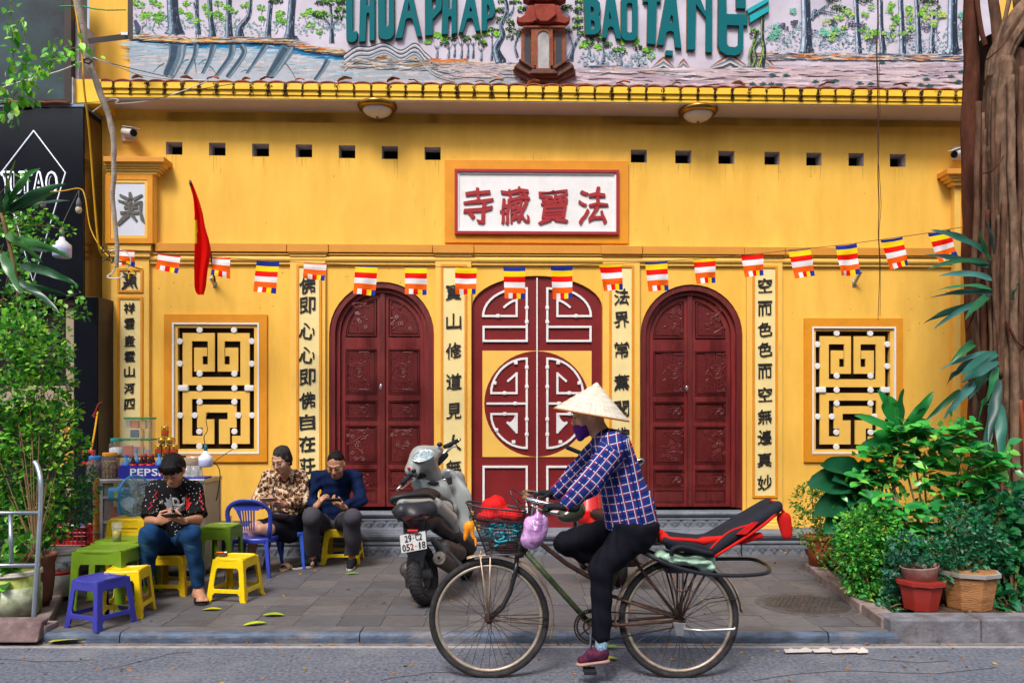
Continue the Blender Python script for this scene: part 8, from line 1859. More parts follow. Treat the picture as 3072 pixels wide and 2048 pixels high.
for pts,r_ in(([B(2125,1655,-.145),B(2230,1590,-.14),B(2300,1540,-.115),B(2322,1508,-.06),B(2322,1506,.06)],.009),([B(2110,1634,-.15),B(2170,1585,-.125),B(2250,1558,-.128)],.006)):MB().tube(sp(pts,5),r_,6).build('red_piping',ds_,t,smooth=True)
b=MB();b.add([B(2188,1590,-.148),B(2235,1556,-.139),B(2252,1556,-.137),B(2215,1590,-.146)],[(0,1,2,3)]);b.build('red_patch',ds_,t,solid=.02)
F=Field(*bounds([B(2200,1620),B(2270,1600)],.12),.006);F.cap(B(2205,1612,-.1),B(2262,1598,-.1),.024,.020,.02);F.cap(B(2205,1612,.1),B(2262,1598,.1),.024,.020,.02);F.mesh('side_pocket',ds_,t)
MB().tube([B(2326,1512,-.06),B(2338,1530,-.06),B(2343,1545,-.06)],.010,6).build('strap',ds_,t)
F=Field(*bounds([B(2342,1540,-.06),B(2352,1612,-.06)],.07),.005);F.cap(B(2341,1552,-.06),B(2350,1595,-.06),.042,.034,.02,sq=((0,1,0),.4));F.mesh('headrest_flap',ds_,t)
MB().tube([B(2204,1612,-.13),B(2206,1650,-.12),B(2208,1656,-.12)],.008,6,flat=.4).build('buckle_strap',M_blkc,t);MB().tube(sp([B(1998,1650,-.16),B(2000,1632,-.17),B(2030,1625,-.17),B(2090,1640,-.16),B(2118,1645,-.15)],5),.013,8).build('arm_bar',M_blkc,t,smooth=True)
lump('green_bag','pale green plastic sack flattened under the child seat','bag',[(B(2020,1668,-.03),(.10,.12,.032)),(B(2085,1672,-.04),(.10,.13,.038)),(B(2110,1690,-.10),(.055,.05,.03)),(B(1985,1660,-.06),(.05,.08,.02))],mat('pale_green_film',(.33,.50,.38,1),.3,var=.3,scale=14,bump=.8,bscale=24),amp=.012,fr=(22,22,40),seed=3)
# ---- cyclist
cy_=thing('person','cyclist in a conical straw hat, purple mask, blue plaid shirt and black trousers','person',V3((B(1850,0).x,db,.1)))
hc=B(1768,1246);sh=[B(1832,1338,-.17),B(1826,1335,.17)];wr=[B(1687,1501,-.26),B(1672,1492,.26)];el=[B(1752,1445,-.25),B(1742,1428,.25)]
hp=[B(1898,1590,-.09),B(1898,1590,.09)];kn=[B(1796,1690,-.13),B(1706,1638,.13)];an=[B(1797,1915,-.13),B(1838,1735,.13)]
F=Field(*bounds(sh+wr+el+hp+kn+an+[hc+V3((-.1,0,.14))],.16),.0062)
p,Q=head(F,hc,(-.97,-.10,-.16),s=.98,neck=B(1808,1310))
for i in(0,1):F.cap(sh[i],el[i],.045,.038,.03);F.cap(el[i],wr[i],.038,.024,.02);F.cap(hp[i],kn[i],.08,.055,.04);F.cap(kn[i],an[i],.052,.032,.03)
F.cap(B(1842,1350),B(1900,1580),.095,.10,.05);F.mesh('body',mat('skin_brightened',(.72,.36,.21,1),.5,var=.08,scale=14),cy_);face_bits(cy_,p,.98)  # cyclist's skin colour brightened to offset the shade under the hat
F=Field(*bounds([hc],.2),.006);F.ell(p(0,-.024,.046),(.080,.095,.080),0,Q);F.cut(p(0,0,.0),(p(0,.3,-1)-p(0,0,0))[:]);F.mesh('hair',M_hair,cy_)
F=Field(*bounds([p(0,.06,-.05)],.14),.0045);F.ell(p(0,.042,-.060),(.060,.062,.062),0,Q);F.cap(p(0,.088,-.02),p(0,.075,-.12),.018,.022,.02);F.cut(p(0,.0,-.008),(p(0,.4,1)-p(0,0,0))[:]);F.cut(p(0,.052,0),(p(0,-1,.25)-p(0,0,0))[:]);F.mesh('mask',mat('purple_mask',(.11,.025,.24,1),.8,bump=.2),cy_)
F=Field(*bounds(wr,.16),.0045)
hand(F,wr[0]+V3((-.0,0,-.004)),(-.97,.0,.05),(.1,.05,-1),-1,1.1,(.85,.9,.5));hand(F,wr[1],(-.97,.0,.05),(.1,-.05,-1),1,1.1,(.85,.9,.5))
F.cap(wr[0]+V3((.05,0,-.004)),wr[0],.033,.031,.01);F.cap(wr[1]+V3((.05,0,-.004)),wr[1],.033,.031,.01);F.mesh('gloves',mat('dark_glove',(.016,.018,.020,1),.8,bump=.3),cy_)
def plaidc(V):
 a0,a1=np.array(B(1835,1340)),np.array(B(1893,1590));ax=(a1-a0)/np.linalg.norm(a1-a0);pe=np.array([-ax[2],0,ax[0]])
 u=(V-a0)@ax;v=(V-a0)@pe+np.abs(V[:,1]-db)*.25;c=np.zeros((len(V),4));c[:,3]=1;c[:,0]=u+5;c[:,1]=v+5
 for i in(0,1):
  s_,w_=np.array(sh[i]),np.array(wr[i]);ab=w_-s_;L=np.linalg.norm(ab);ab/=L;t_=(V-s_)@ab;q=V-s_-t_[:,None]*ab;d=np.linalg.norm(q,axis=1)
  m=(t_>.03)&(d<.105)&((np.abs(V[:,1]-db)>.13)|(t_>.12))&(V[:,1]*(1 if i else-1)>(db*(1 if i else-1)))
  pe2=np.cross(ab,[0,1,0]);c[m,0]=t_[m]+5.01;c[m,1]=(q@pe2)[m]*1.1+5.02
 return c
M_pl=cloth_nodes(mat('blue_plaid',(.02,.05,.25,1),.75,bump=.15,bscale=60),'plaid')
F=Field(*bounds(sh+wr+el+hp,.2),.0068);F.cap(B(1835,1352),B(1888,1520),.122,.138,.05,sq=((0,1,0),1.2));F.cap(B(1882,1500),B(1890,1568),.140,.156,.04,sq=((0,1,0),1.1));F.cap(sh[0]+V3((0,.02,0)),sh[1]-V3((0,.02,0)),.075,.075,.05);F.cap(B(1812,1310),B(1830,1335),.062,.085,.04)
for i in(0,1):F.cap(sh[i],el[i],.076,.066,.04);F.cap(el[i],wr[i]+V3((.012,0,.012)),.066,.049,.03)
F.cut(B(1880,1594),V3((-.16,0,-1))[:]);F.mesh('plaid_shirt',M_pl,cy_,1,folds(.008,(20,20,20),12),plaidc)
F=Field(*bounds([B(1812,1300)],.14),.0055);F.cap(B(1806,1308),B(1820,1322),.066,.082,.01,flat=True);F.cap(B(1795,1292),B(1812,1315),.055,.055,-1);F.mesh('collar',M_pl,cy_,colf=plaidc)
for i in(0,1):MB().tube([wr[i]+V3((.008,0,.008))+V3((0,math.cos(a)*.036,math.sin(a)*.036))for a in[math.pi*k/7 for k in range(14)]],.007,6,closed=True).build('red_cuff',M_redc,cy_)
M_trou=mat('black_trousers',(.006,.006,.011,1),.8,var=.2,bump=.25,bscale=40)
F=Field(*bounds(hp+kn+an,.17),.0068);F.cap(hp[0]+V3((0,0,.03)),hp[1]+V3((0,0,.03)),.130,.130,.06);F.cap(hp[0],kn[0],.108,.072,.04);F.cap(kn[0],an[0]+V3((0,0,.06)),.068,.052,.03);F.cap(hp[1],kn[1],.105,.074,.04);F.cap(kn[1],an[1]+V3((0,0,.05)),.070,.052,.03)
F.cut(B(1890,1560),(0,0,1));F.mesh('trousers',M_trou,cy_,1,folds(.007,(40,22,26),3))
M_sock=mat('speckled_sock',(.03,.07,.16,1),.8,var=.9,scale=70,col2=(.2,.3,.4,1));M_fl=mat('flowered_shoe',(.012,.014,.06,1),.7,var=.5,scale=30,col2=(.10,.015,.03,1),bump=.2)
for i,(a,tip,zz)in enumerate(((an[0],B(1722,1968,-.13),None),(an[1],B(1790,1775,.13),None))):
 MB().tube([a+V3((0,0,.05)),a,a+V3((-.005,0,-.05))],[.036,.036,.04],14).build('sock',M_sock,cy_,smooth=True)
 hl=a+V3((.0,0,-.085))if i==0 else a+V3((.02,0,-.07));F=Field(*bounds([hl,tip],.09),.005);F.cap(hl+V3((0,0,.03)),tip+V3((.03,0,.02)),.034,.022,.03,sq=((0,1,0),1.1));F.cap(hl+V3((0,0,.05)),hl.lerp(tip,.4)+V3((0,0,.045)),.038,.03,.03);F.mesh('shoe',M_fl,cy_)
 F=Field(*bounds([hl,tip],.09),.005);F.cap(hl+V3((.01,0,.0)),tip+V3((.028,0,-.004)),.040,.030,.01,sq=((0,0,1),.40));F.mesh('sole',mat('pinkish_sole',(.35,.20,.17,1),.6),cy_)
hx=B(1774,1243);ap=B(1795,1148);ax=(ap-hx);H_=ax.length;t=thing('conical_hat','pale conical straw hat on the head of the cyclist','hat',hx)
Rb=.2185;prof=[(.004,H_)]+[(Rb*k/14,H_*(1-k/14)+.0035*(k%2))for k in range(1,15)];tilt=V3((.175,-.02,1)).normalized()
b=MB();b.lathe(prof+[(Rb-.004,-.002)]+[(Rb*k/14-.003,H_*(1-k/14)-.008)for k in(13,8,3,1)],hx,72,axis=tilt)
b.build('straw_cone',mat('palm_straw',(.70,.64,.54,1),.7,var=.14,scale=10,bump=.35,bscale=55,stretch=(3,3,.6),dirt=.4,dirtcol=(.58,.44,.28,1),dscale=9,backlit=.15),t,smooth=False)
b=MB();Qt=V3((0,0,1)).rotation_difference(tilt).to_matrix()
b.tube([hx+Qt@V3((math.cos(a)*Rb,math.sin(a)*Rb,-.002))for a in[2*math.pi*k/64 for k in range(64)]],.0055,6,closed=True);b.build('brim_band',mat('brim_orange',(.42,.17,.06,1),.5),t,smooth=True)
for k in range(40):
 a=2*math.pi*k/40;MB().tube([hx+Qt@V3((math.cos(a)*Rb*.03,math.sin(a)*Rb*.03,H_*.97)),hx+Qt@V3((math.cos(a)*Rb,math.sin(a)*Rb,.003))],.0009,4).build('leaf_seam',mat('straw_seam',(.46,.36,.24,1),.8),t)
# ================================================================ SILVER SCOOTER
M_sil=mat('silver_paint',(.34,.36,.355,1),.28,metal=.25,var=.05,scale=5,coat=.5);M_dpl=mat('dark_scooter_plastic',(.020,.020,.026,1),.42,var=.1);M_gpl=mat('grey_plastic',(.085,.09,.10,1),.45,var=.1)
M_seat=mat('seat_vinyl',(.020,.014,.014,1),.38,bump=.15);M_eng=mat('engine_metal',(.10,.085,.08,1),.5,metal=.6,var=.4,scale=18)
def Sc(cx,cy_,d):return P(1160+cx/2.8,1300+cy_/2.8,d)
sc0=G(1283,1814);sco=thing('scooter','silver grey scooter parked with its rear and number plate 29-C2 052.18 to the street','scooter',sc0)
fw=V3((.24,1.0,0)).normalized();lf_=V3((-fw.y,fw.x,0));upl=(V3((0,0,1))+lf_*.17).normalized();axl=fw.cross(upl)
def wheel2(t,bot,r,w,name='wheel',tread=True):
 c=bot+upl*r;b=MB();f2=upl.cross(axl);ring=lambda rr,off=0:[c+(f2*math.cos(a)+upl*math.sin(a))*rr+axl*off for a in[2*math.pi*k/48 for k in range(48)]]
 b.tube(ring(r-w),w,14,closed=True,up=axl);wl=b.build(name,M_tyre,t,smooth=True)
 if tread:
  b=MB()
  for k in range(44):
   a=2*math.pi*k/44
   for s_ in(-1,1):
    pts=[c+(f2*math.cos(a+da)+upl*math.sin(a+da))*(r-w+w*1.0*math.cos(th))+axl*s_*w*math.sin(th)*1.0 for th,da in((.08,0),(.5,.05),(1.0,.06))];b.tube(pts,.0032,4)
  b.build('tread_grooves',M_blk,wl,kind='stuff')
 b=MB();b.tube(ring(r-w*2.0),.012,8,closed=True);b.tube([c-axl*.07,c+axl*.07],.035,14)
 for k in range(5):a=2*math.pi*k/5;b.tube([c,c+(f2*math.cos(a)+upl*math.sin(a))*(r-w*2)],.014,6)
 b.build('rim',M_gpl,wl,smooth=True);return c
cw=wheel2(sco,sc0,.235,.055);wheel2(sco,G(1400,1735),.235,.048)
def fld(t,name,m,prims,h=.0065,cuts=(),sm=1):
 ps=[q for pr in prims for q in pr[:2]];F=Field(*bounds(ps,.22),h)
 for pr in prims:F.cap(pr[0],pr[1],pr[2],pr[3],pr[4]if len(pr)>4 else .03,sq=pr[5]if len(pr)>5 else None)
 for c in cuts:F.cut(*c)
 return F.mesh(name,m,t,sm)
VY=(.24,1,0);UPZ=(0,0,1)
fld(sco,'side_body',M_sil,[(Sc(150,600,5.86),Sc(400,600,6.12),.045,.055),(Sc(400,600,6.12),Sc(530,720,6.36),.055,.060),(Sc(530,720,6.36),Sc(600,900,6.52),.055,.028),(Sc(120,600,5.86),Sc(60,650,5.84),.035,.012),(Sc(330,610,6.15),Sc(480,640,6.45),.09,.08)])
fld(sco,'tail_cover',M_dpl,[(Sc(130,660,5.78),Sc(360,640,5.88),.060,.062,.03,(UPZ,1.1)),(Sc(60,650,5.80),Sc(130,680,5.80),.018,.04),(Sc(240,700,5.80),Sc(250,790,5.84),.085,.06)])
b=MB();b.add([Sc(120,700,5.705),Sc(300,672,5.72),Sc(395,690,5.78),Sc(330,712,5.73),Sc(150,735,5.705)],[(0,1,2,3,4)]);b.build('tail_lens',mat('smoked_lens',(.05,.02,.02,1),.1,coat=.5),sco,solid=.012)
fld(sco,'seat',M_seat,[(Sc(120,550,5.95),Sc(330,520,6.2),.085,.10,.03,(UPZ,.5)),(Sc(330,520,6.2),Sc(490,585,6.62),.10,.07,.04,(UPZ,.55))])
b=MB();b.tube(sp([Sc(110,610,5.95),Sc(50,580,5.82),Sc(60,545,5.78),Sc(190,520,5.80),Sc(330,515,5.88),Sc(400,540,6.05)],6),.017,8,flat=.8);b.build('grab_rail',M_dpl,sco,smooth=True)
fld(sco,'leg_shield',M_sil,[(Sc(510,395,6.78),Sc(570,560,6.76),.105,.125,.03,(VY,.32)),(Sc(570,560,6.76),Sc(610,800,6.72),.125,.085,.04,(VY,.32)),(Sc(610,800,6.72),Sc(640,920,6.70),.08,.03,.03,(VY,.35)),(Sc(590,380,6.85),Sc(640,560,6.85),.07,.06,.03)])
fld(sco,'inner_column',M_sil,[(Sc(300,420,6.60),Sc(420,480,6.62),.09,.10,.04,(VY,.7)),(Sc(420,480,6.62),Sc(520,620,6.66),.10,.08,.04,(VY,.6)),(Sc(260,400,6.55),Sc(290,480,6.55),.055,.05)])
fld(sco,'handlebar_cowl',M_sil,[(Sc(215,300,6.42),Sc(300,210,6.52),.062,.105,.05),(Sc(300,210,6.52),Sc(420,150,6.58),.095,.055,.05),(Sc(330,240,6.55),Sc(390,360,6.62),.085,.080,.05),(Sc(200,310,6.36),Sc(240,330,6.38),.045,.035,.03)])
b=MB();c0=Sc(305,190,6.405);nq=V3((0,-.75,.66)).to_track_quat('Z','Y').to_matrix();b.ball(c0,(.088,.052,.012),24,8,nq@Matrix.Rotation(.35,3,'Z'));b.build('instrument_glass',mat('instrument_glass',(.03,.05,.06,1),.06,var=.9,scale=40,col2=(.25,.33,.36,1),coat=1),sco,smooth=True)
b=MB();b.tube([c0+nq@(Matrix.Rotation(.35,3,'Z')@V3((math.cos(a)*.090,math.sin(a)*.054,.004)))for a in[2*math.pi*k/28 for k in range(28)]],.005,6,closed=True);b.build('instrument_ring',M_chr,sco,smooth=True)
for q,c_,r_ in((Sc(186,292,6.30),(.5,.01,.02,1),.013),(Sc(228,312,6.325),(.01,.01,.02,1),.017),(Sc(236,352,6.33),(.01,.01,.02,1),.013),(Sc(445,92,6.52),(.01,.01,.02,1),.02)):MB().ball(q,(r_*1.2,r_*.8,r_),10,7).build('switch',mat('switch_%d'%int(c_[0]*10),c_,.3),sco,smooth=True)
for pts,lv in(([Sc(205,345,6.35),Sc(128,418,6.26)],Sc(90,478,6.20)),([Sc(485,112,6.56),Sc(598,60,6.66)],Sc(618,48,6.68))):
 MB().tube(pts,.018,12).build('grip',M_blkc,sco,smooth=True);MB().tube([pts[1],lv],[.010,.013],10).build('bar_end',M_chr,sco,smooth=True)
MB().tube(sp([Sc(470,170,6.52),Sc(520,130,6.54),Sc(590,105,6.6)],4),.007,6).build('brake_lever',M_chr,sco,smooth=True);MB().tube(sp([Sc(215,380,6.4),Sc(180,420,6.34),Sc(120,468,6.26)],4),.007,6).build('brake_lever',M_chr,sco,smooth=True)
fld(sco,'handlebar_underside',M_dpl,[(Sc(425,240,6.6),Sc(490,180,6.64),.035,.03),(Sc(280,350,6.5),Sc(330,330,6.55),.03,.03)])
q=Sc(500,395,6.64);b=MB();b.box((q.x-.05,q.y-.01,q.z-.036),(q.x+.05,q.y+.012,q.z+.036),Matrix.Translation(q)@Matrix.Rotation(-.12,4,'Y')@Matrix.Translation(-q));b.build('ignition_panel',M_dpl,sco,bevel=.01);MB().ball(q+V3((-.012,-.014,0)),(.02,.006,.02),14,8).build('key_slot',M_chr,sco,smooth=True)
b=MB();b.ball(Sc(395,415,6.535),(.048,.006,.018),12,6);b.build('badge',M_dpl,sco)
fld(sco,'footwell',M_dpl,[(Sc(560,860,6.45),Sc(690,950,6.72),.06,.07,.05),(Sc(480,620,6.5),Sc(560,800,6.5),.08,.05,.04),(Sc(660,900,6.75),Sc(700,1120,6.85),.06,.05,.04)])
fld(sco,'under_cover',M_dpl,[(Sc(420,780,6.15),Sc(520,850,6.3),.055,.05),(Sc(300,760,5.95),Sc(420,720,6.2),.06,.06),(Sc(600,940,6.45),Sc(640,1000,6.5),.03,.03)])
fld(sco,'engine',M_eng,[(Sc(180,1140,6.02),Sc(230,1200,6.0),.065,.06),(Sc(230,1200,6.0),cw,.05,.05),(Sc(480,960,6.2),Sc(600,1000,6.5),.07,.07)])
fld(sco,'exhaust_shield',M_gpl,[(Sc(385,890,6.02),Sc(470,990,6.12),.022,.040,.02),(Sc(470,990,6.12),Sc(600,1110,6.32),.045,.035,.03)])
q0,q1=Sc(440,1045,5.92),Sc(570,1140,6.42);b=MB();b.tube([q0,q0.lerp(q1,.1),q1],[.052,.060,.055],20);ex=b.build('exhaust',M_eng,sco,smooth=False,bevel=.006);dx_=(q1-q0).normalized();MB().tube([q0-dx_*.008,q0+dx_*.02],.020,14).build('exhaust_pipe_end',M_eng,ex);MB().tube([q0-dx_*.0095,q0-dx_*.0085],.012,12).build('exhaust_hole',M_black,ex)
b=MB();b.hexa([Sc(150,990,5.80),Sc(325,965,5.84),Sc(325,965,5.86),Sc(150,990,5.82)]+[Sc(135,730,5.80),Sc(345,720,5.84),Sc(345,720,5.92),Sc(135,730,5.88)]);b.build('plate_holder',M_dpl,sco,bevel=.008)
b=MB();b.add([Sc(167,1000,5.78),Sc(332,985,5.80),Sc(285,1163,5.84),Sc(218,1162,5.83)],[(0,1,2,3)]);b.build('mud_flap',M_gpl,sco,solid=.012,bevel=.004)
A,B2,C2,D2=Sc(106,852,5.715),Sc(326,815,5.73),Sc(340,966,5.725),Sc(122,1006,5.71)
pl_=MB().add([D2,C2,B2,A],[(0,1,2,3)]).build('number_plate',mat('plate_white',(.60,.60,.60,1),.4,var=.12,scale=20),sco,solid=.004,bevel=.003)
MB().tube([A,B2,C2,D2],.0035,6,closed=True).build('plate_rim',M_dpl,sco)
def plt(s_,v0,h,x0,x1,red=()):
 n=len(s_)
 for i,ch in enumerate(s_):
  a=x0+(x1-x0)*(i+.5)/n;w=(x1-x0)/n*.8*(.45 if ch in '-.' else .4 if ch=='1' else 1)*.215
  f=lambda p_,r_,o,a=a:(lambda u_,v_:(A.lerp(B2,u_)).lerp(D2.lerp(C2,u_),v_)+V3((0,-.0035-o,0)))(a+p_/.215,v0-r_/.145)
  bb=MB();glyph_mb(bb,ch,w,h if ch not in '-.' else h*.12,f,.001,.035);bb.build('plate_character',M_redp if i in red else M_ink,sco)
plt('29-C2',.27,.052,.18,.86);plt('052.18',.74,.052,.06,.96,(2,))
MB().box(tuple(Sc(172,828,5.70)),tuple(Sc(268,800,5.74))).build('reflector',mat('red_reflector',(.5,.01,.01,1),.15,coat=.5),sco,bevel=.004)
MB().tube([Sc(160,1220,6.0),Sc(170,1290,5.98),Sc(210,1300,5.96)],.010,6).build('stand',M_dpl,sco)
# ---- red motorbike mostly hidden behind the cyclist
m0=G(1860,1752);mo_=thing('motorbike','red motorbike parked behind the cyclist with its mirror and exhaust showing','motorbike',m0)
fw=V3((-.05,1,0)).normalized();upl=(V3((0,0,1))+V3((-.1,0,0))).normalized();axl=fw.cross(upl)
wheel2(mo_,m0,.27,.042,tread=False);wheel2(mo_,G(1752,1704),.27,.036,tread=False)
fld(mo_,'seat',M_seat,[(P(1880,1560,6.5),P(1800,1540,6.9),.10,.09,.03,(UPZ,.55))]);fld(mo_,'fairing',mat('glossy_red',(.52,.008,.008,1),.15,coat=.6),[(P(1765,1440,7.15),P(1765,1540,7.05),.10,.13,.04),(P(1800,1600,6.9),P(1770,1640,7.0),.07,.06)])
for s_ in(-.07,.07):MB().tube([P(1768,1420,7.0)+V3((s_,0,0)),G(1752,1704)+V3((s_*.8,0,.27))],.018,10).build('fork',M_chr,mo_,smooth=True)
fld(mo_,'frame_cover',MATS['glossy_red'],[(P(1775,1560,7.0),P(1850,1600,6.7),.07,.08,.04),(P(1850,1600,6.7),P(1885,1585,6.35),.07,.05,.03)]);fld(mo_,'engine',M_eng,[(P(1800,1660,6.8),P(1850,1670,6.7),.11,.10)]);MB().tube([P(1930,1672,6.35),P(1900,1680,6.6),P(1820,1690,6.9)],[.05,.055,.03],16).build('exhaust',M_eng,mo_)
MB().tube(sp([P(1752,1365,6.95),P(1790,1375,7.0),P(1860,1400,6.95),P(1900,1440,6.85)],5),.014,8).build('handlebar',M_blk,mo_,smooth=True);MB().tube([P(1700,1341,6.85),P(1752,1362,6.93)],.019,10).build('grip',M_blkc,mo_)
MB().ball(P(1762,1370,6.9),(.04,.03,.04),10,8).build('switchgear',M_dpl,mo_,smooth=True)
qm=P(1915,1390,6.8);b=MB();b.ball(qm,(.062,.016,.040),18,10,Matrix.Rotation(-.7,3,'Y'));b.build('mirror',M_gpl,mo_,smooth=True);MB().ball(qm+V3((0,-.012,0)),(.054,.006,.033),18,8,Matrix.Rotation(-.7,3,'Y')).build('mirror_glass',mat('mirror',(.5,.55,.55,1),.03,metal=1.),mo_,smooth=True);MB().tube([qm,P(1895,1440,6.85)],.007,6).build('mirror_stem',M_blk,mo_)
F=Field(*bounds([P(1718,1530,6.4)],.2),.006);F.ell(P(1718,1528,6.4),(.105,.11,.10),0);F.ell(P(1700,1545,6.36),(.08,.08,.06),.02);F.mesh('shell',mat('olive_helmet',(.035,.035,.022,1),.18,var=.2,coat=.5),(lambda t:t)(thing('helmet','dark olive helmet hanging on the parked red motorbike','helmet',P(1718,1530,6.4))))
o=fld(None,'yellow_gloves',mat('yellow_leather',(.55,.30,.02,1),.5,var=.2),[(P(1915,1607,6.3),P(1936,1585,6.35),.028,.035,.01)]);tag(o,'yellow bundle on the motorbike seat just behind the cyclist','bundle')
# ================================================================ PLANTS
rp=np.random.default_rng(21)
def leafmat(name,rough=.4,bl=.3):return vmat(name,rough,var=.15,scale=12,backlit=bl,spec=.5)
M_leaf=leafmat('leaf_satin');M_leafg=leafmat('leaf_glossy',.28,.2)
def leaves_mesh(name,parent,pos,dirs,L,wr,cols,m,kind='stuff',droop=.25):
 n=len(pos);pos=np.asarray(pos,float);d=np.asarray(dirs,float);d/=np.maximum(np.linalg.norm(d,axis=1),1e-6)[:,None]
 nr=rp.normal(size=(n,3))*.6+np.array([0,-.35,.9]);s=np.cross(d,nr);s/=np.maximum(np.linalg.norm(s,axis=1),1e-6)[:,None];nn=np.cross(s,d);nn*=np.where(nn[:,2:3]<0,-1,1)
 L=L*rp.uniform(.65,1.2,n)[:,None];w=L*wr*.5;V=np.zeros((n,8,3));dn=np.array([0,0,-1.])*droop
 V[:,0]=pos;V[:,1]=pos+d*L*.35+s*w*.92+nn*L*.05;V[:,2]=pos+d*L*.38;V[:,3]=pos+d*L*.35-s*w*.92+nn*L*.05
 V[:,4]=pos+d*L*.72+s*w*.72+nn*L*.04+dn*L*.3;V[:,5]=pos+d*L*.74+dn*L*.28;V[:,6]=pos+d*L*.72-s*w*.72+nn*L*.04+dn*L*.3;V[:,7]=pos+d*L+dn*L*.7
 fs=np.array([[0,2,1,1],[0,3,2,2],[1,2,5,4],[2,3,6,5],[4,5,7,7],[5,6,7,7]]);me=bpy.data.meshes.new(name)
 inv=root_inv(parent);Vw=V.reshape(-1,3)
 if inv is not None:M4=np.array(inv);Vw=Vw@M4[:3,:3].T+M4[:3,3]
 faces=[];base=np.arange(n)*8
 tri=np.array([[0,2,1],[0,3,2],[4,5,7],[5,6,7]]);qd=np.array([[1,2,5,4],[2,3,6,5]])
 ft=(base[:,None,None]+tri[None]).reshape(-1,3);fq=(base[:,None,None]+qd[None]).reshape(-1,4)
 me.vertices.add(len(Vw));me.vertices.foreach_set('co',Vw.astype(np.float32).ravel());me.loops.add(ft.size+fq.size);me.loops.foreach_set('vertex_index',np.concatenate([ft.ravel(),fq.ravel()]).astype(np.int32))
 me.polygons.add(len(ft)+len(fq));me.polygons.foreach_set('loop_start',np.concatenate([np.arange(len(ft))*3,ft.size+np.arange(len(fq))*4]).astype(np.int32));me.polygons.foreach_set('loop_total',np.concatenate([np.full(len(ft),3),np.full(len(fq),4)]).astype(np.int32))
 me.polygons.foreach_set('use_smooth',np.ones(len(ft)+len(fq),bool));me.update(calc_edges=True)
 ca=np.array([C(c)for c in cols]);cc=ca[rp.integers(0,len(ca),n)]*np.append(np.ones(3),1);cc[:,:3]*=rp.uniform(.75,1.25,(n,1));a=me.color_attributes.new('Col','FLOAT_COLOR','POINT');a.data.foreach_set('color',np.repeat(cc,8,axis=0).astype(np.float32).ravel())
 return finish(me,name,m,parent,kind=kind)
GR=['#3f8f2a','#58a834','#2f7a2a','#79c23a','#35702c'];GRD=['#2a7a3c','#3a8f42','#1f6030','#55a04a','#2f6a30'];GRL=['#6cc22e','#8ad03c','#4fa62c','#9ed64a','#3d8f2a']
M_stem=mat('brown_stem',(.16,.10,.05,1),.8,var=.3,scale=20);M_gstem=mat('green_stem',(.10,.16,.04,1),.7)
def shrub(lab,base,tips,r,n,L,wr,cols,name='potted_shrub',cat='plant',m=None,d=6.3,sq=1.,st=.006,up=.4,fill=.35):
 t=thing(name,lab,cat,base);pos=[];dr=[]
 for tp in tips:
  q=P(tp[0],tp[1],tp[2]if len(tp)>2 else d);rr_=tp[3]if len(tp)>3 else r
  mid=V3(base).lerp(q,.55)+V3((rp.uniform(-.05,.05),rp.uniform(-.05,.05),.05));pts=sp([V3(base),mid,q],5);MB().tube(pts,[st*(1.3-k/len(pts))for k in range(len(pts))],5).build('stem',M_stem,t,smooth=True)
  k=int(n*(rr_/r)**2);v=rp.normal(size=(k,3));v/=np.linalg.norm(v,axis=1)[:,None];rad=rr_*rp.uniform(fill,1,k)**.6;p0=np.array(q)+v*rad[:,None]*np.array([1,sq,1]);pos.append(p0);dr.append(v+np.array([0,-.25,up])+rp.normal(size=(k,3))*.45)
 leaves_mesh('foliage',t,np.concatenate(pos),np.concatenate(dr),L,wr,cols,m or M_leaf);return t
def strap(mb,a,b_,w,sag=.0,bow=(0,0,0),n=9,twist=0,wide=.35):
 a,b_=V3(a),V3(b_);mid=(a+b_)/2+V3((0,0,sag))+V3(bow);vs=[]
 for i in range(n+1):
  f=i/n;q=a*(1-f)**2+mid*2*f*(1-f)+b_*f*f;tn=(mid-a)*(1-f)+(b_-mid)*f;tn.normalize();sd=tn.cross(V3((0,-1,.25))).normalized();sd=(Matrix.Rotation(twist*f+.1,3,tn)@sd);ww=w*.5*max(.02,1.75*(f+.03)**(.75-wide)*(1-f)**(.62+.2*wide))
  nn=sd.cross(tn);nn=nn if nn.z>0 else-nn;wv_=nn*ww*.25*math.sin(f*13+w*90);vs+=[q+sd*ww+nn*ww*.5+wv_,q,q-sd*ww+nn*ww*.5-wv_]
 mb.add(vs,[(3*i+j,3*i+j+1,3*i+j+4,3*i+j+3)for i in range(n)for j in(0,1)])
def rosette(lab,c,tips,w,cols,name='dracaena',cat='plant',m=None,sag=.03):
 t=thing(name,lab,cat,c)
 for i,tp in enumerate(tips):
  mb=MB().color(shade(cols[i%len(cols)],.2));src=P(*tp[3:6])if len(tp)>3 else V3(c);strap(mb,src,P(*tp[:3]),w*(tp[6]if len(tp)>6 else 1)*rp.uniform(.8,1),sag=sag*rp.uniform(.3,2.4),bow=(0,rp.uniform(-.12,.05),0),twist=rp.uniform(-1.3,1.3),n=12);mb.build('leaf',m or M_leafg,t,smooth=True)
 return t
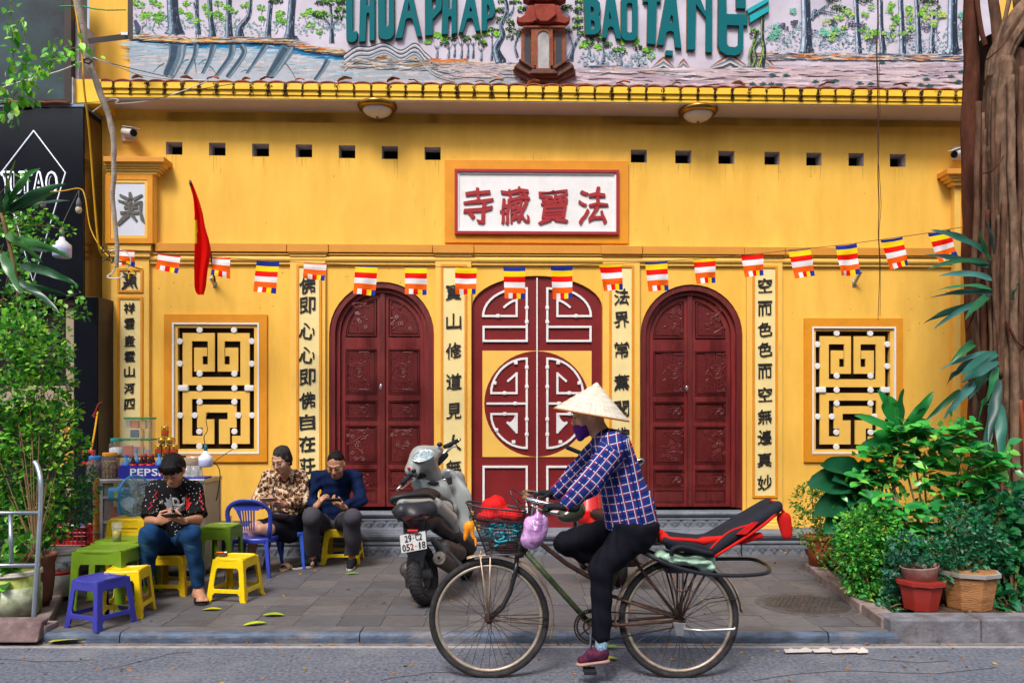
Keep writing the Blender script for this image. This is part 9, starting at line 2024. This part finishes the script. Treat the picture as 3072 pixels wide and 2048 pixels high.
# ---- left: big shrub in the terracotta pot, shrub in the white bucket, sprays above
pb_=P(106,1660,5.75);big=[(60,1010),(10,1080),(130,1060),(40,1190),(120,1180),(180,1130,6.1,.13),(0,1290),(80,1310),(160,1280),(205,1230,6.2,.10),(40,1420),(130,1400),(195,1360,6.2,.13),(20,1530),(110,1510),(180,1480,6.2,.13),(70,1600),(-60,1200),(-60,1400),(-70,1550),(150,1590,6.0,.12),(235,1330,6.2,.08),(60,940,6.2,.12)]
shrub('large bushy shrub of small bright leaves filling the left edge above the pots',pb_,big,.19,330,.054,.62,GR+GRL+['#1f4f22','#2b6a2a','#b4d84e'],d=6.0,sq=.8,st=.0045)
shrub('darker shrub growing from the white paint bucket',P(182,1630,6.2),[(215,1470),(245,1420,6.3,.11),(190,1560),(235,1540,6.4,.12),(260,1470,6.4,.09),(150,1520)],.14,170,.048,.55,GRD,d=6.3)
shrub('weedy plant with round leaves in the dirty paint bucket',P(42,1730,5.5),[(15,1650),(60,1690,5.45,.07),(0,1740,5.4,.08),(90,1640,5.5,.07)],.09,26,.085,.9,GR,d=5.45,st=.004)
shrub('arching climber sprays with light leaves before the shop window',P(-60,1100,6.6),[(30,830),(90,880,6.6,.09),(150,920,6.7,.09),(200,940,6.8,.08),(250,935,6.8,.07),(185,1000,6.7,.07),(205,1050,6.7,.06),(120,990,6.7,.09),(60,970,6.6,.12),(20,900),(10,730),(50,690,6.6,.09),(230,880,6.8,.05),(80,760,6.6,.08),(140,1060,6.7,.09)],.12,62,.058,.66,GRL+GR,d=6.6,st=.004,name='climber')
shrub('fine leaved climber hanging across the lit shop sign',P(-60,700,6.8),[(40,620,6.9,.07),(75,640,6.9,.07),(110,640,6.9,.07),(140,655,6.9,.06),(60,680),(110,690,6.9,.09),(170,680,6.9,.06),(210,690,6.9,.05),(20,670),(150,740,6.9,.05),(75,600,6.9,.05),(70,530,6.9,.04),(20,790),(60,850,6.9,.07)],.10,55,.05,.72,GRL+GR,d=6.9,st=.003,name='climber')
dc=P(5,640,6.2);rosette('dark long leaved dracaena at the left edge over the shop sign',dc,[(48,478,5.9),(20,500,6.0),(122,505,6.0),(198,552,6.1),(210,602,6.2),(170,575,6.1),(-30,520,6.1),(-10,560,5.9),(204,772,6.2,40,720,6.3),(232,855,6.2,60,800,6.3),(178,940,6.2,40,840,6.3),(130,790,6.2,20,700,6.2),(60,880,6.0,5,760,6.1,1.4),(215,775,6.3,90,745,6.4),(95,1130,6.3,60,1010,6.3,.8),(200,885,6.4,45,860,6.4,.6),(150,900,6.3,30,850,6.3,.7)],.085,['#2f6b2f','#24562f','#3c7a3a','#2c5f3c','#1f4d33','#477d3c'],sag=.03)
MB().tube(sp([P(-30,1150,6.3),P(20,1000,6.3),P(55,880,6.2),P(5,640,6.2)],5),.014,8).build('cane',M_stem,[o for o in bpy.data.objects if o.name=='dracaena'][0],smooth=True)
def vine(lab,pts,n,L,cols,rad=.04,d=7.0):
 t=thing('hanging_vine',lab,'vine',P(*pts[0]));q=sp([P(*a)for a in pts],8);MB().tube(q,.004,5).build('stem',M_gstem,t,smooth=True)
 ix=rp.integers(0,len(q)-1,n);pos=np.array([q[i]for i in ix])+rp.normal(size=(n,3))*rad;leaves_mesh('foliage',t,pos,rp.normal(size=(n,3))+np.array([0,-.3,-.9]),L,.7,cols,M_leaf)
vine('leafy vine trailing along the white cable over the shop window',[(-10,380,6.9),(40,290,6.9),(70,260,6.9),(100,225,6.9),(150,180,6.9),(200,150,6.9),(262,140,6.9)],130,.075,GRL,.055)
vine('vine hanging straight down over the upper glass at the far left',[(30,-20,6.9),(35,70,6.9),(38,140,6.9),(42,200,6.9),(45,260,6.9)],46,.07,GRL,.03)
vine('shorter vine hanging beside the first over the upper glass',[(70,60,6.95),(75,130,6.95),(78,200,6.95),(72,240,6.95)],26,.065,GRL,.025)
vine('vine end dangling below the shop sign top at the left edge',[(20,300,6.8),(30,330,6.8),(40,370,6.8)],14,.08,GR,.03)
# ---- right: pots
def pot(lab,px,py,d,r0,r1,H,m,sides=28,rimm=None,z=.1455,h_rim=.03):
 q=P(px,py,d);q.z=z;t=thing('plant_pot',lab,'pot',q);b=MB();b.lathe([(r0,0),(r1,H)],q,sides);b.build('wall',m,t,smooth=sides>12,bevel=.006 if sides<12 else 0)
 b=MB();b.lathe([(r1-.004,H-h_rim),(r1+.012,H-h_rim+.004),(r1+.014,H),(r1-.006,H+.001),(r1-.012,H-.03)],q,sides);b.build('rim',rimm or m,t);b=MB();b.lathe([(0,H-.03),(r1-.010,H-.035)],q,20);b.build('soil',M_soil,t);return q
M_pr2=plastic('red_pot_plastic',(.30,.025,.018,1));M_pink=mat('pink_clay',(.32,.17,.15,1),.7,var=.2,dirt=.6,dirtcol=(.5,.42,.38,1),dscale=18);M_tan2=mat('tan_basketweave',(.38,.17,.065,1),.6,var=.25,scale=9,bump=.9,bscale=46,stretch=(.6,.6,4),dirt=.6,dirtcol=(.12,.06,.03,1),dscale=10);M_tr2=mat('orange_terracotta',(.36,.09,.035,1),.7,var=.2,dirt=.3)
pot('octagonal red plastic pot at the corner of the stone border',2761,1842,5.58,.115,.155,.205,M_pr2,8)
q=P(2762,1790,5.60);q.z=.35;t=thing('plant_pot','dusty pink clay pot sitting tilted inside the red pot','pot',q);b=MB();b.lathe([(.10,-.03),(.125,.09),(.13,.10),(.122,.10),(.11,.07)],q,28,M=Matrix.Translation(q)@Matrix.Rotation(-.10,4,'Y')@Matrix.Translation(-q));b.build('wall',M_pink,t,smooth=True);MB().lathe([(0,.07),(.112,.075)],q,20).build('soil',M_soil,t)
pot('wide tan basket-weave pot with a grey rim by the tree',2905,1842,5.62,.15,.195,.265,M_tan2,8,mat('grey_rim',(.30,.28,.27,1),.6,var=.2))
pot('red plastic pot standing behind the pink clay pot',2775,1755,6.15,.12,.15,.22,M_pr2)
pot('orange terracotta pot at the far corner of the planting bed',2460,1695,7.25,.095,.13,.27,M_tr2)
shrub('small leaved bush in the orange terracotta pot by the temple steps',P(2460,1615,7.25),[(2430,1500),(2480,1490,7.2,.14),(2430,1580),(2490,1570),(2510,1630),(2450,1460,7.25,.09),(2500,1690,7.0,.12),(2540,1540),(2465,1640,7.1,.11)],.17,330,.038,.5,['#3c7a2c','#567f26','#8aa33a','#2c6a2c'],d=7.2)
for k,(lab,tips,dd,cols)in enumerate((('dense bright green dome of small leaves beside the stone border',[(2570,1590),(2630,1570),(2560,1660),(2640,1650),(2590,1720),(2660,1720,5.9,.13),(2620,1780),(2590,1640),(2680,1640,5.9,.13),(2570,1560,6.1,.1),(2640,1790,5.8,.12)],5.95,['#3aa03c','#50b84a','#6cc444','#2c8838','#a0d850','#2a6a30']),)):
 shrub(lab,P(2620,1830,5.9),tips,.17,520,.040,.55,cols,name='shrub',d=dd)
shrub('low grey green creeping plant between the dome bush and the red pot',P(2720,1830,5.7),[(2690,1700),(2730,1690),(2700,1750),(2680,1800),(2770,1700,5.7,.09),(2650,1830,5.6,.06),(2760,1745,5.6,.08),(2710,1640)],.11,130,.036,.8,['#3f7d66','#2f6b57','#4d8f74','#28604a'],name='shrub',d=5.7)
shrub('rose bush of small dark leaves in the wide tan pot',P(2905,1745,5.62),[(2830,1660),(2880,1640),(2930,1650),(2960,1620,5.7,.12),(2850,1600),(2910,1570,5.7,.13),(2880,1700,5.6,.1),(2990,1650,5.7,.11),(2820,1710,5.6,.10),(2870,1540,5.8,.10),(2790,1650,5.6,.12)],.14,210,.040,.55,['#2a7a52','#1f6844','#3b8f60','#225f40'],d=5.7)
shrub('leafy vine mass at the right edge before the tree foot',P(3040,1840,5.7),[(2990,1560),(3040,1520),(3080,1560),(3000,1640),(3060,1640),(3100,1700),(3010,1720),(3070,1740),(3000,1800,5.6,.1),(3060,1500,6.0,.12),(3110,1600),(2970,1700,5.8,.1),(3050,1800),(2960,1500,6.0,.09)],.15,95,.085,.72,['#2a7f45','#1f6d3a','#3a9450','#2b7a5a'],name='shrub',d=5.85)
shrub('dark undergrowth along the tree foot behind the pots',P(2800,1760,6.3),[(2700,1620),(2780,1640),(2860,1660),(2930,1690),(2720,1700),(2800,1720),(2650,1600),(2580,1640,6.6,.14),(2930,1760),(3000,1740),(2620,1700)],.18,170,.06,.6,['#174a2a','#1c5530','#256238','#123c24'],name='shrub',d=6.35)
gsh=thing('gardenia_shrub','upright shrub with clusters of glossy oval leaves before the right window','plant',P(2790,1720,6.2))
lsrc=[]
for k,c in enumerate(['#3fae45','#5abd4c','#2f9440','#2b7f44']):
 mb=MB().color(C(c));vs=[];n=7
 for i in range(n+1):
  f=i/n;w=.31*math.sin(math.pi*min(1,f*.93+.05))**.75*(1 if i<n else .05);z=.10*math.sin(f*2.4)-.06*f*f
  vs+=[(f,w,z+.06*w),(f,w*.5,z-.0),(f,0,z-.03),(f,-w*.5,z),(f,-w,z+.06*w)]
 mb.add(vs,[(5*i+j,5*i+5+j,5*i+6+j,5*i+1+j)for i in range(n)for j in range(4)]);lsrc.append(mb)
lobj=[None]*4;nl=0
def put_leaf(t,q,dv,L,k,off=Matrix.Identity(4)):
 global nl
 if lobj[k]is None:lobj[k]=lsrc[k].build('leaf',M_leafg,t,smooth=True,local=True);o=lobj[k]
 else:o=inst(lobj[k],'leaf',t)
 dv=V3(dv).normalized();sd=dv.cross(V3((rp.uniform(-.3,.3),-.4,.9))).normalized();up_=sd.cross(dv)
 o.matrix_basis=MW[t.name]@Matrix.Translation(q)@Matrix((dv,-sd,up_)).transposed().to_4x4()@Matrix.Diagonal((L,L,L,1));nl+=1
cl=[(2640,1400),(2690,1370),(2740,1340),(2780,1310),(2650,1440),(2720,1420),(2770,1390),(2820,1350),(2690,1300),(2740,1290),(2660,1340),(2800,1400),(2620,1370),(2860,1300,6.0),(2900,1280,6.0),(2880,1330,6.0),(2940,1400,5.9),(2980,1380,5.9),(2920,1350,5.9),(2990,1420,5.9),(2950,1440,5.9),(2700,1520,6.0),(2750,1540,6.0),(2620,1500,6.0),(2790,1580,6.0),(2720,1600,6.0),(2660,1560,6.1),(2850,1500,6.0),(2880,1440,6.0),(2900,1480,6.0),(2830,1540,6.0),(2740,1640,5.9),(2700,1660,5.9),(2940,1480,6.0),(2590,1440,6.2),(2830,1450,6.1)]
for i,c in enumerate(cl):
 q=P(c[0],c[1],c[2]if len(c)>2 else 6.2);m_=8
 for j in range(m_):
  a=2*math.pi*(j+rp.random()*.6)/m_;e=rp.uniform(-.35,.5);put_leaf(gsh,q+V3((rp.uniform(-.02,.02),rp.uniform(-.02,.02),rp.uniform(-.02,.02))),(math.cos(a),math.sin(a)*.8-.2,e),rp.uniform(.11,.165),int(rp.integers(0,4)))
 if i%2==0:MB().tube(sp([P(2790,1720,6.2),P((2790+c[0])/2+rp.uniform(-20,20),(1720+c[1])/2+20,6.2),q],5),.0075,6).build('stem',mat('pale_stem',(.30,.24,.14,1),.8),gsh,smooth=True)
cq=np.array([P(c[0],c[1]+10,(c[2]if len(c)>2 else 6.2)+.08)for c in cl]);ci=rp.integers(0,len(cl),620);leaves_mesh('foliage',gsh,cq[ci]+rp.normal(size=(620,3))*np.array([.10,.10,.085]),rp.normal(size=(620,3))+np.array([0,-.4,.2]),.10,.6,['#3fae45','#5abd4c','#2f9440','#2b7f44','#84cc55'],M_leafg)
ph=thing('philodendron','plant with very large drooping dark green leaves left of the oval leaved shrub','plant',P(2600,1640,6.5));lob=lobj[3]
for(bx_,by_,tx,ty,w)in((2600,1430,2460,1395,.42),(2610,1450,2420,1455,.5),(2620,1460,2495,1440,.4),(2600,1480,2440,1545,.55),(2610,1490,2470,1600,.5),(2620,1500,2530,1560,.5),(2560,1560,2505,1660,.62),(2640,1440,2560,1400,.4),(2650,1450,2600,1390,.42),(2570,1470,2545,1520,.6),(2680,1460,2720,1400,.4),(2640,1520,2600,1620,.5),(2700,1560,2680,1660,.4)):
 a,b_=P(bx_,by_,6.45),P(tx,ty,6.2);mb=MB().color(shade('#1d5a3a' if rp.random()<.6 else '#2a7248',.2));strap(mb,a,b_,(a-b_).length*w,sag=.05,n=10,wide=.12);mb.build('leaf',M_leafg,ph,smooth=True);MB().tube(sp([P(2610,1660,6.5),P((2610+bx_)/2,1560,6.5),a],4),.009,6).build('stalk',M_gstem,ph,smooth=True)
rosette('upright broad leaved dracaena in front of the right window',P(2700,1320,6.4),[(2632,1168,6.3),(2665,1185,6.35),(2712,1164,6.35),(2800,1174,6.3),(2562,1246,6.2),(2580,1335,6.1),(2770,1255,6.5),(2620,1300,6.1),(2780,1300,6.2)],.13,['#1f7a35','#2c8f3c','#1b6a34'],sag=.03)
rosette('long drooping blue green leaves growing on the tree trunk',P(2975,1080,6.5),[(2792,690,6.2,2960,760,6.4),(2775,765,6.3,2965,800,6.4),(2778,810,6.3,2965,790,6.4,.8),(2815,828,6.3,2975,840,6.4,.8),(2805,872,6.2,2975,870,6.4,.6),(2788,894,6.2,2975,880,6.4,.9),(2768,972,6.2,2950,910,6.4,.9),(2800,987,6.2,2960,900,6.3,.7),(2895,960,6.1,2960,890,6.3),(2815,1112,6.2,2975,1060,6.4,.8),(2850,1090,6.2,2920,1030,6.4),(2838,1158,6.2,2910,1080,6.4,.7),(2882,1125,6.1,2990,1060,6.3,1.3),(2885,1148,6.1,2985,1080,6.3,1.3),(2830,1255,6.1,2990,1080,6.3,1.1),(2833,1262,6.0,2925,1150,6.2,1.1),(2930,1290,6.0,2990,1100,6.3,1.1),(2965,1330,6.0,2995,1140,6.2,1.1),(3005,1400,5.9,2985,1200,6.2,1.2),(2945,1390,6.0,2985,1180,6.2,1.1),(2770,1270,6.3,2880,1170,6.4,.7),(2905,1200,6.3,2960,1130,6.4),(2940,690,6.1,2975,780,6.4),(2955,660,6.1,2985,760,6.4,.8),(3060,850,6.2,3040,900,6.4,.8)],.085,['#2b6b5c','#356f66','#1f5e3a','#44807a','#2a7a48','#244f48'],sag=.04,m=M_leaf)
# ---- banyan tree: trunk of fused hanging roots
tr_=thing('banyan_tree','banyan tree trunk of many fused hanging roots at the right edge','tree',P(3020,1740,6.6))
M_b1=mat('banyan_bark',(.105,.056,.036,1),.9,var=.6,scale=14,bump=1.,bscale=30,stretch=(1,1,.35),dirt=.7,dirtcol=(.085,.035,.025,1),dscale=5);M_b2=mat('pale_bark',(.17,.103,.068,1),.9,var=.6,scale=16,bump=1.,bscale=34,stretch=(1,1,.4),dirt=.8,dirtcol=(.11,.06,.04,1),dscale=6);M_b3=mat('dark_red_bark',(.085,.03,.018,1),.9,var=.5,scale=12,bump=1.,bscale=36,stretch=(1,1,.3))
def strand(xs,w0,w1,d,m,name='root_strand',y0=-80,y1=1760,n=26,seed=0,wob=1.):
 q=curve([(x,y_)for x,y_ in xs],8);pts,rs=[],[]
 for i,(x,y_)in enumerate(q):
  f=i/(len(q)-1);v=P(x,y_,d);v.x+=.012*wob*mnoise.noise(V3((seed,v.z*2.2,0)));v.y+=.03*mnoise.noise(V3((seed+9,v.z*1.8,3)));pts.append(v);rs.append((w0+(w1-w0)*f)/2/FPX*d*(1+.22*mnoise.noise(V3((seed*3,v.z*3.1,1)))))
 ns=44 if w0>50 else 16;b=MB();b.tube(pts,rs,ns)
 for i in range(len(b.v)):
  c0,a,v=pts[i//ns],6.283*(i%ns)/ns,V3(b.v[i]);g=mnoise.noise(V3((math.cos(a)*3+seed,math.sin(a)*3,v.z*.9)))+.5*mnoise.noise(V3((math.cos(a)*8+seed,math.sin(a)*8,v.z*2.5)));b.v[i]=tuple(c0+(v-c0)*(1+(.42 if ns>20 else .25)*g))
 return b.build(name,m,tr_,smooth=True)
strand([(2912,-80),(2914,200),(2908,500),(2914,800),(2925,1100),(2935,1400),(2950,1700)],44,40,6.9,M_b3,seed=1);strand([(2930,-80),(2940,80),(2955,140)],16,12,6.8,M_b3,seed=2)
for i,(xs,w0,w1,d,m)in enumerate((([(3010,180),(3000,400),(3005,700),(3010,1000),(3025,1300),(3040,1760)],62,84,6.55,M_b2),([(2980,200),(2975,450),(2965,700),(2960,1000),(2950,1300),(2960,1760)],44,60,6.7,M_b1),([(3055,150),(3062,500),(3052,900),(3066,1300),(3076,1760)],40,60,6.62,M_b1),([(2960,260),(2945,520),(2930,800),(2935,1200),(2925,1740)],22,40,6.75,M_b1),
([(3095,100),(3090,600),(3085,1100),(3100,1760)],80,110,6.7,M_b1),([(3030,230),(3034,520),(3044,760),(3040,1040),(3050,1500)],20,26,6.42,M_b2),([(2990,420),(2986,640),(2990,900),(2985,1200),(2975,1600)],18,30,6.5,M_b1),([(3066,200),(3060,420),(3058,640),(3062,900),(3058,1240)],14,18,6.44,M_b1),([(2975,560),(2955,700),(2945,860),(2955,1000)],16,14,6.6,M_b3),([(3020,960),(3045,1100),(3060,1260),(3050,1480)],10,14,6.42,M_b3),([(3000,1250),(3010,1400),(3000,1560),(2990,1720)],40,60,6.6,M_b3),([(2960,1300),(2930,1450),(2900,1600),(2890,1730)],30,50,6.75,M_b3),([(3060,1200),(3075,1400),(3050,1640)],12,16,6.4,mat('red_root',(.25,.07,.03,1),.8,var=.3)),
([(3110,20),(3060,70),(3010,150),(2985,240)],90,60,6.6,M_b2),([(2975,-60),(2985,40),(2990,120),(3000,200)],26,34,6.7,M_b1),([(3040,-60),(3020,40),(2990,130),(2975,230)],12,10,6.45,M_b2),([(3130,-40),(3130,400),(3130,1760)],120,150,6.8,M_b2))):
 strand(xs,w0,w1,d,m,seed=i+5,name='trunk' if w0>59 else 'root_strand')
MB().tube([P(3030,120,6.95),P(3030,600,6.95),P(3035,1200,6.95),P(3040,1760,6.95)],[.26,.27,.28,.33],20).build('root_gap_backing',mat('root_gap_shade',(.02,.012,.01,1),.95,var=.4),tr_)  # near-black backing paints the shade in the gaps between root strands
for i in range(22):
 x=2932+i*7+rp.uniform(-5,5);y0=rp.uniform(200,700);d_=6.36+rp.uniform(0,.12);w=rp.uniform(8,19)
 strand([(x,y0),(x+rp.uniform(-12,12),y0+300),(x+rp.uniform(-18,18),y0+600),(x+rp.uniform(-22,26),y0+rp.uniform(800,1000))],w,w*.9,d_+.08,[M_b1,M_b3,M_b2,M_b1][i%4],seed=i+40,wob=1.5)
for i,(x0,y0,x1,y1)in enumerate(((2960,180,3060,60),(2950,520,3010,470),(2945,860,2900,990),(3030,980,3072,1040),(2990,1300,3060,1420),(2920,1150,2960,1230))):MB().tube(sp([P(x0,y0,6.4),P((x0+x1)/2,(y0+y1)/2+14,6.36),P(x1,y1,6.4)],5),.007,6).build('root_strand',M_b3,tr_,smooth=True)
# ---- fallen leaves and litter
fl_=MB();n=8;vs=[]
for i in range(n+1):f=i/n;w=math.sin(math.pi*min(1,f*.95+.03))**.8*.028;vs+=[(-.07+.14*f,w,.010*math.sin(f*3)+.008),(-.07+.14*f,0,.004+.010*math.sin(f*3)),(-.07+.14*f,-w,.010*math.sin(f*3)+.008)]
fl_.add(vs,[(3*i+j,3*i+3+j,3*i+4+j,3*i+1+j)for i in range(n)for j in(0,1)])
for i,(px,py,z,a,s_,c,lab)in enumerate(((636,1830,ZP,.1,1,(.42,.40,.01,1),'yellow green fallen leaf in front of the yellow stool with the lighter'),(820,1847,ZP,.0,1.1,(.30,.42,.01,1),'green yellow fallen leaf lying flat left of the bicycle front wheel'),(764,1874,ZP,.5,1.1,(.40,.48,.02,1),'yellow green fallen leaf nearest the kerb in the middle'),(1057,1722,ZP,.3,.9,(.14,.36,.02,1),'bright green fallen leaf in front of the man in the blue sweater'),(1818,1979,.001,.05,1.1,(.38,.38,.03,1),'yellow green fallen leaf on the road under the pedal'),(1830,1942,.011,0,.8,(.25,.45,.02,1),'green fallen leaf in the gutter behind the rider foot'),(215,1927,.012,.25,2.0,(.40,.38,.03,1),'long yellow leaf in the gutter by the hand truck'))):
 o=fl_.build('fallen_leaf',mat('fallen_%d'%i,c,.5,var=.25,scale=20),None,smooth=True);q=G(px,py,z);o.matrix_basis=Matrix.Translation(q)@Matrix.Rotation(a,4,'Z')@Matrix.Diagonal((s_,s_,s_,1));tag(o,lab,'leaf','fallen green leaves on the ground')
t=thing('paper_litter','torn white paper litter lying in the gutter right of the bicycle','litter',G(2480,1955,.01));M_pap=mat('paper',(.50,.44,.40,1),.8,var=.1)
for i,(x,y_,w)in enumerate(((2375,1956,.03),(2415,1955,.04),(2470,1955,.045),(2520,1957,.035),(2560,1956,.05),(2590,1957,.03))):q=G(x,y_,.012);b=MB();b.add([q+V3((-w*1.4,-.01,.002)),q+V3((w,.0,.001)),q+V3((w*1.5,.03,.008)),q+V3((w*.4,.045,.014+.014*rp.random())),q+V3((-w*.5,.04,.008)),q+V3((-w*1.3,.035,.012))],[(0,1,3),(1,2,3),(0,3,4),(0,4,5)]);b.build('scrap',M_pap,t,solid=.0015)
b=MB();q=G(250,1925,.012);b.ball(q+V3((0,0,.012)),(.045,.03,.016),9,6);o=b.build('tissue',M_pap);tag(o,'crumpled white tissue in the gutter beside the long yellow leaf','litter')
b=MB();q=G(1606,1910,.02)+V3((0,-.03,0));b.add([q,q+V3((.055,0,.0)),q+V3((.06,.0,.05)),q+V3((.008,.0,.055))],[(0,1,2,3)]);o=b.build('paper_cup',M_pap,solid=.004);tag(o,'small white carton scrap against the kerb behind the front wheel','litter')
pos=[];
for _ in range(260):pos.append((rp.uniform(-3.2,4.0),rp.uniform(5.13,5.3),.016))
for _ in range(150):pos.append((rp.uniform(-3.,2.9),rp.uniform(5.4,7.9),ZP+.006))
for _ in range(110):pos.append((rp.uniform(-3.2,3.2),rp.uniform(4.4,5.1),.005))
for _ in range(420):pos.append((rp.uniform(2.7,4.6),rp.uniform(5.45,8),.155))
o=leaves_mesh('ground_litter',None,pos,rp.normal(size=(len(pos),3))*np.array([1,1,.05]),.028,.5,['#b8702a','#8a5a2a','#c79a3a','#6b4a2a','#d08a2a'],M_leaf,droop=0);tag(o,'scattered dry leaf bits on road, gutter and soil',None,None,'stuff')
# ---- the other side of the street (unseen behind the camera, added to darken reflections and block low sky light)
t=thing('added_street_building','plain unseen building added across the street to darken reflections and cut sky light','building',(0,-12,0));b=MB();b.box((-26,-16,0),(26,-12,12));b.build('facade',mat('opposite_wall',(.13,.11,.09,1),.9,var=.3,scale=.6),t)
wsrc=None
for i in range(-6,7):
 for j in range(2):
  if wsrc is None:wsrc=MB().box((-.7,-.02,-.8),(.7,.02,.8)).build('window',M_glassd,t,local=True);o=wsrc
  else:o=inst(wsrc,'window',t)
  o.location=(i*3.2+.8,.03,2.2+j*3.4)
for k,(x,s_)in enumerate(((-9,1),(-2.5,1.1),(7,1),(13,1))):
 q=V3((x,-8.5,6.2));t=thing('street_tree','leafy street tree across the road, %s of four, mirrored in the glass'%('first','second','third','fourth')[k],'tree',(x,-8.5,0));MB().tube([V3((x,-8.5,0)),V3((x+.2,-8.5,3)),q],[.22,.16,.1],10).build('trunk',M_b1,t)
 v=rp.normal(size=(2600,3));v/=np.linalg.norm(v,axis=1)[:,None];leaves_mesh('crown',t,np.array(q)+v*rp.uniform(.4,1,(2600,1))**.5*np.array([3.0,2.0,1.9])*s_,v+rp.normal(size=(2600,3))*.6,.32,.6,GRD,M_leaf)
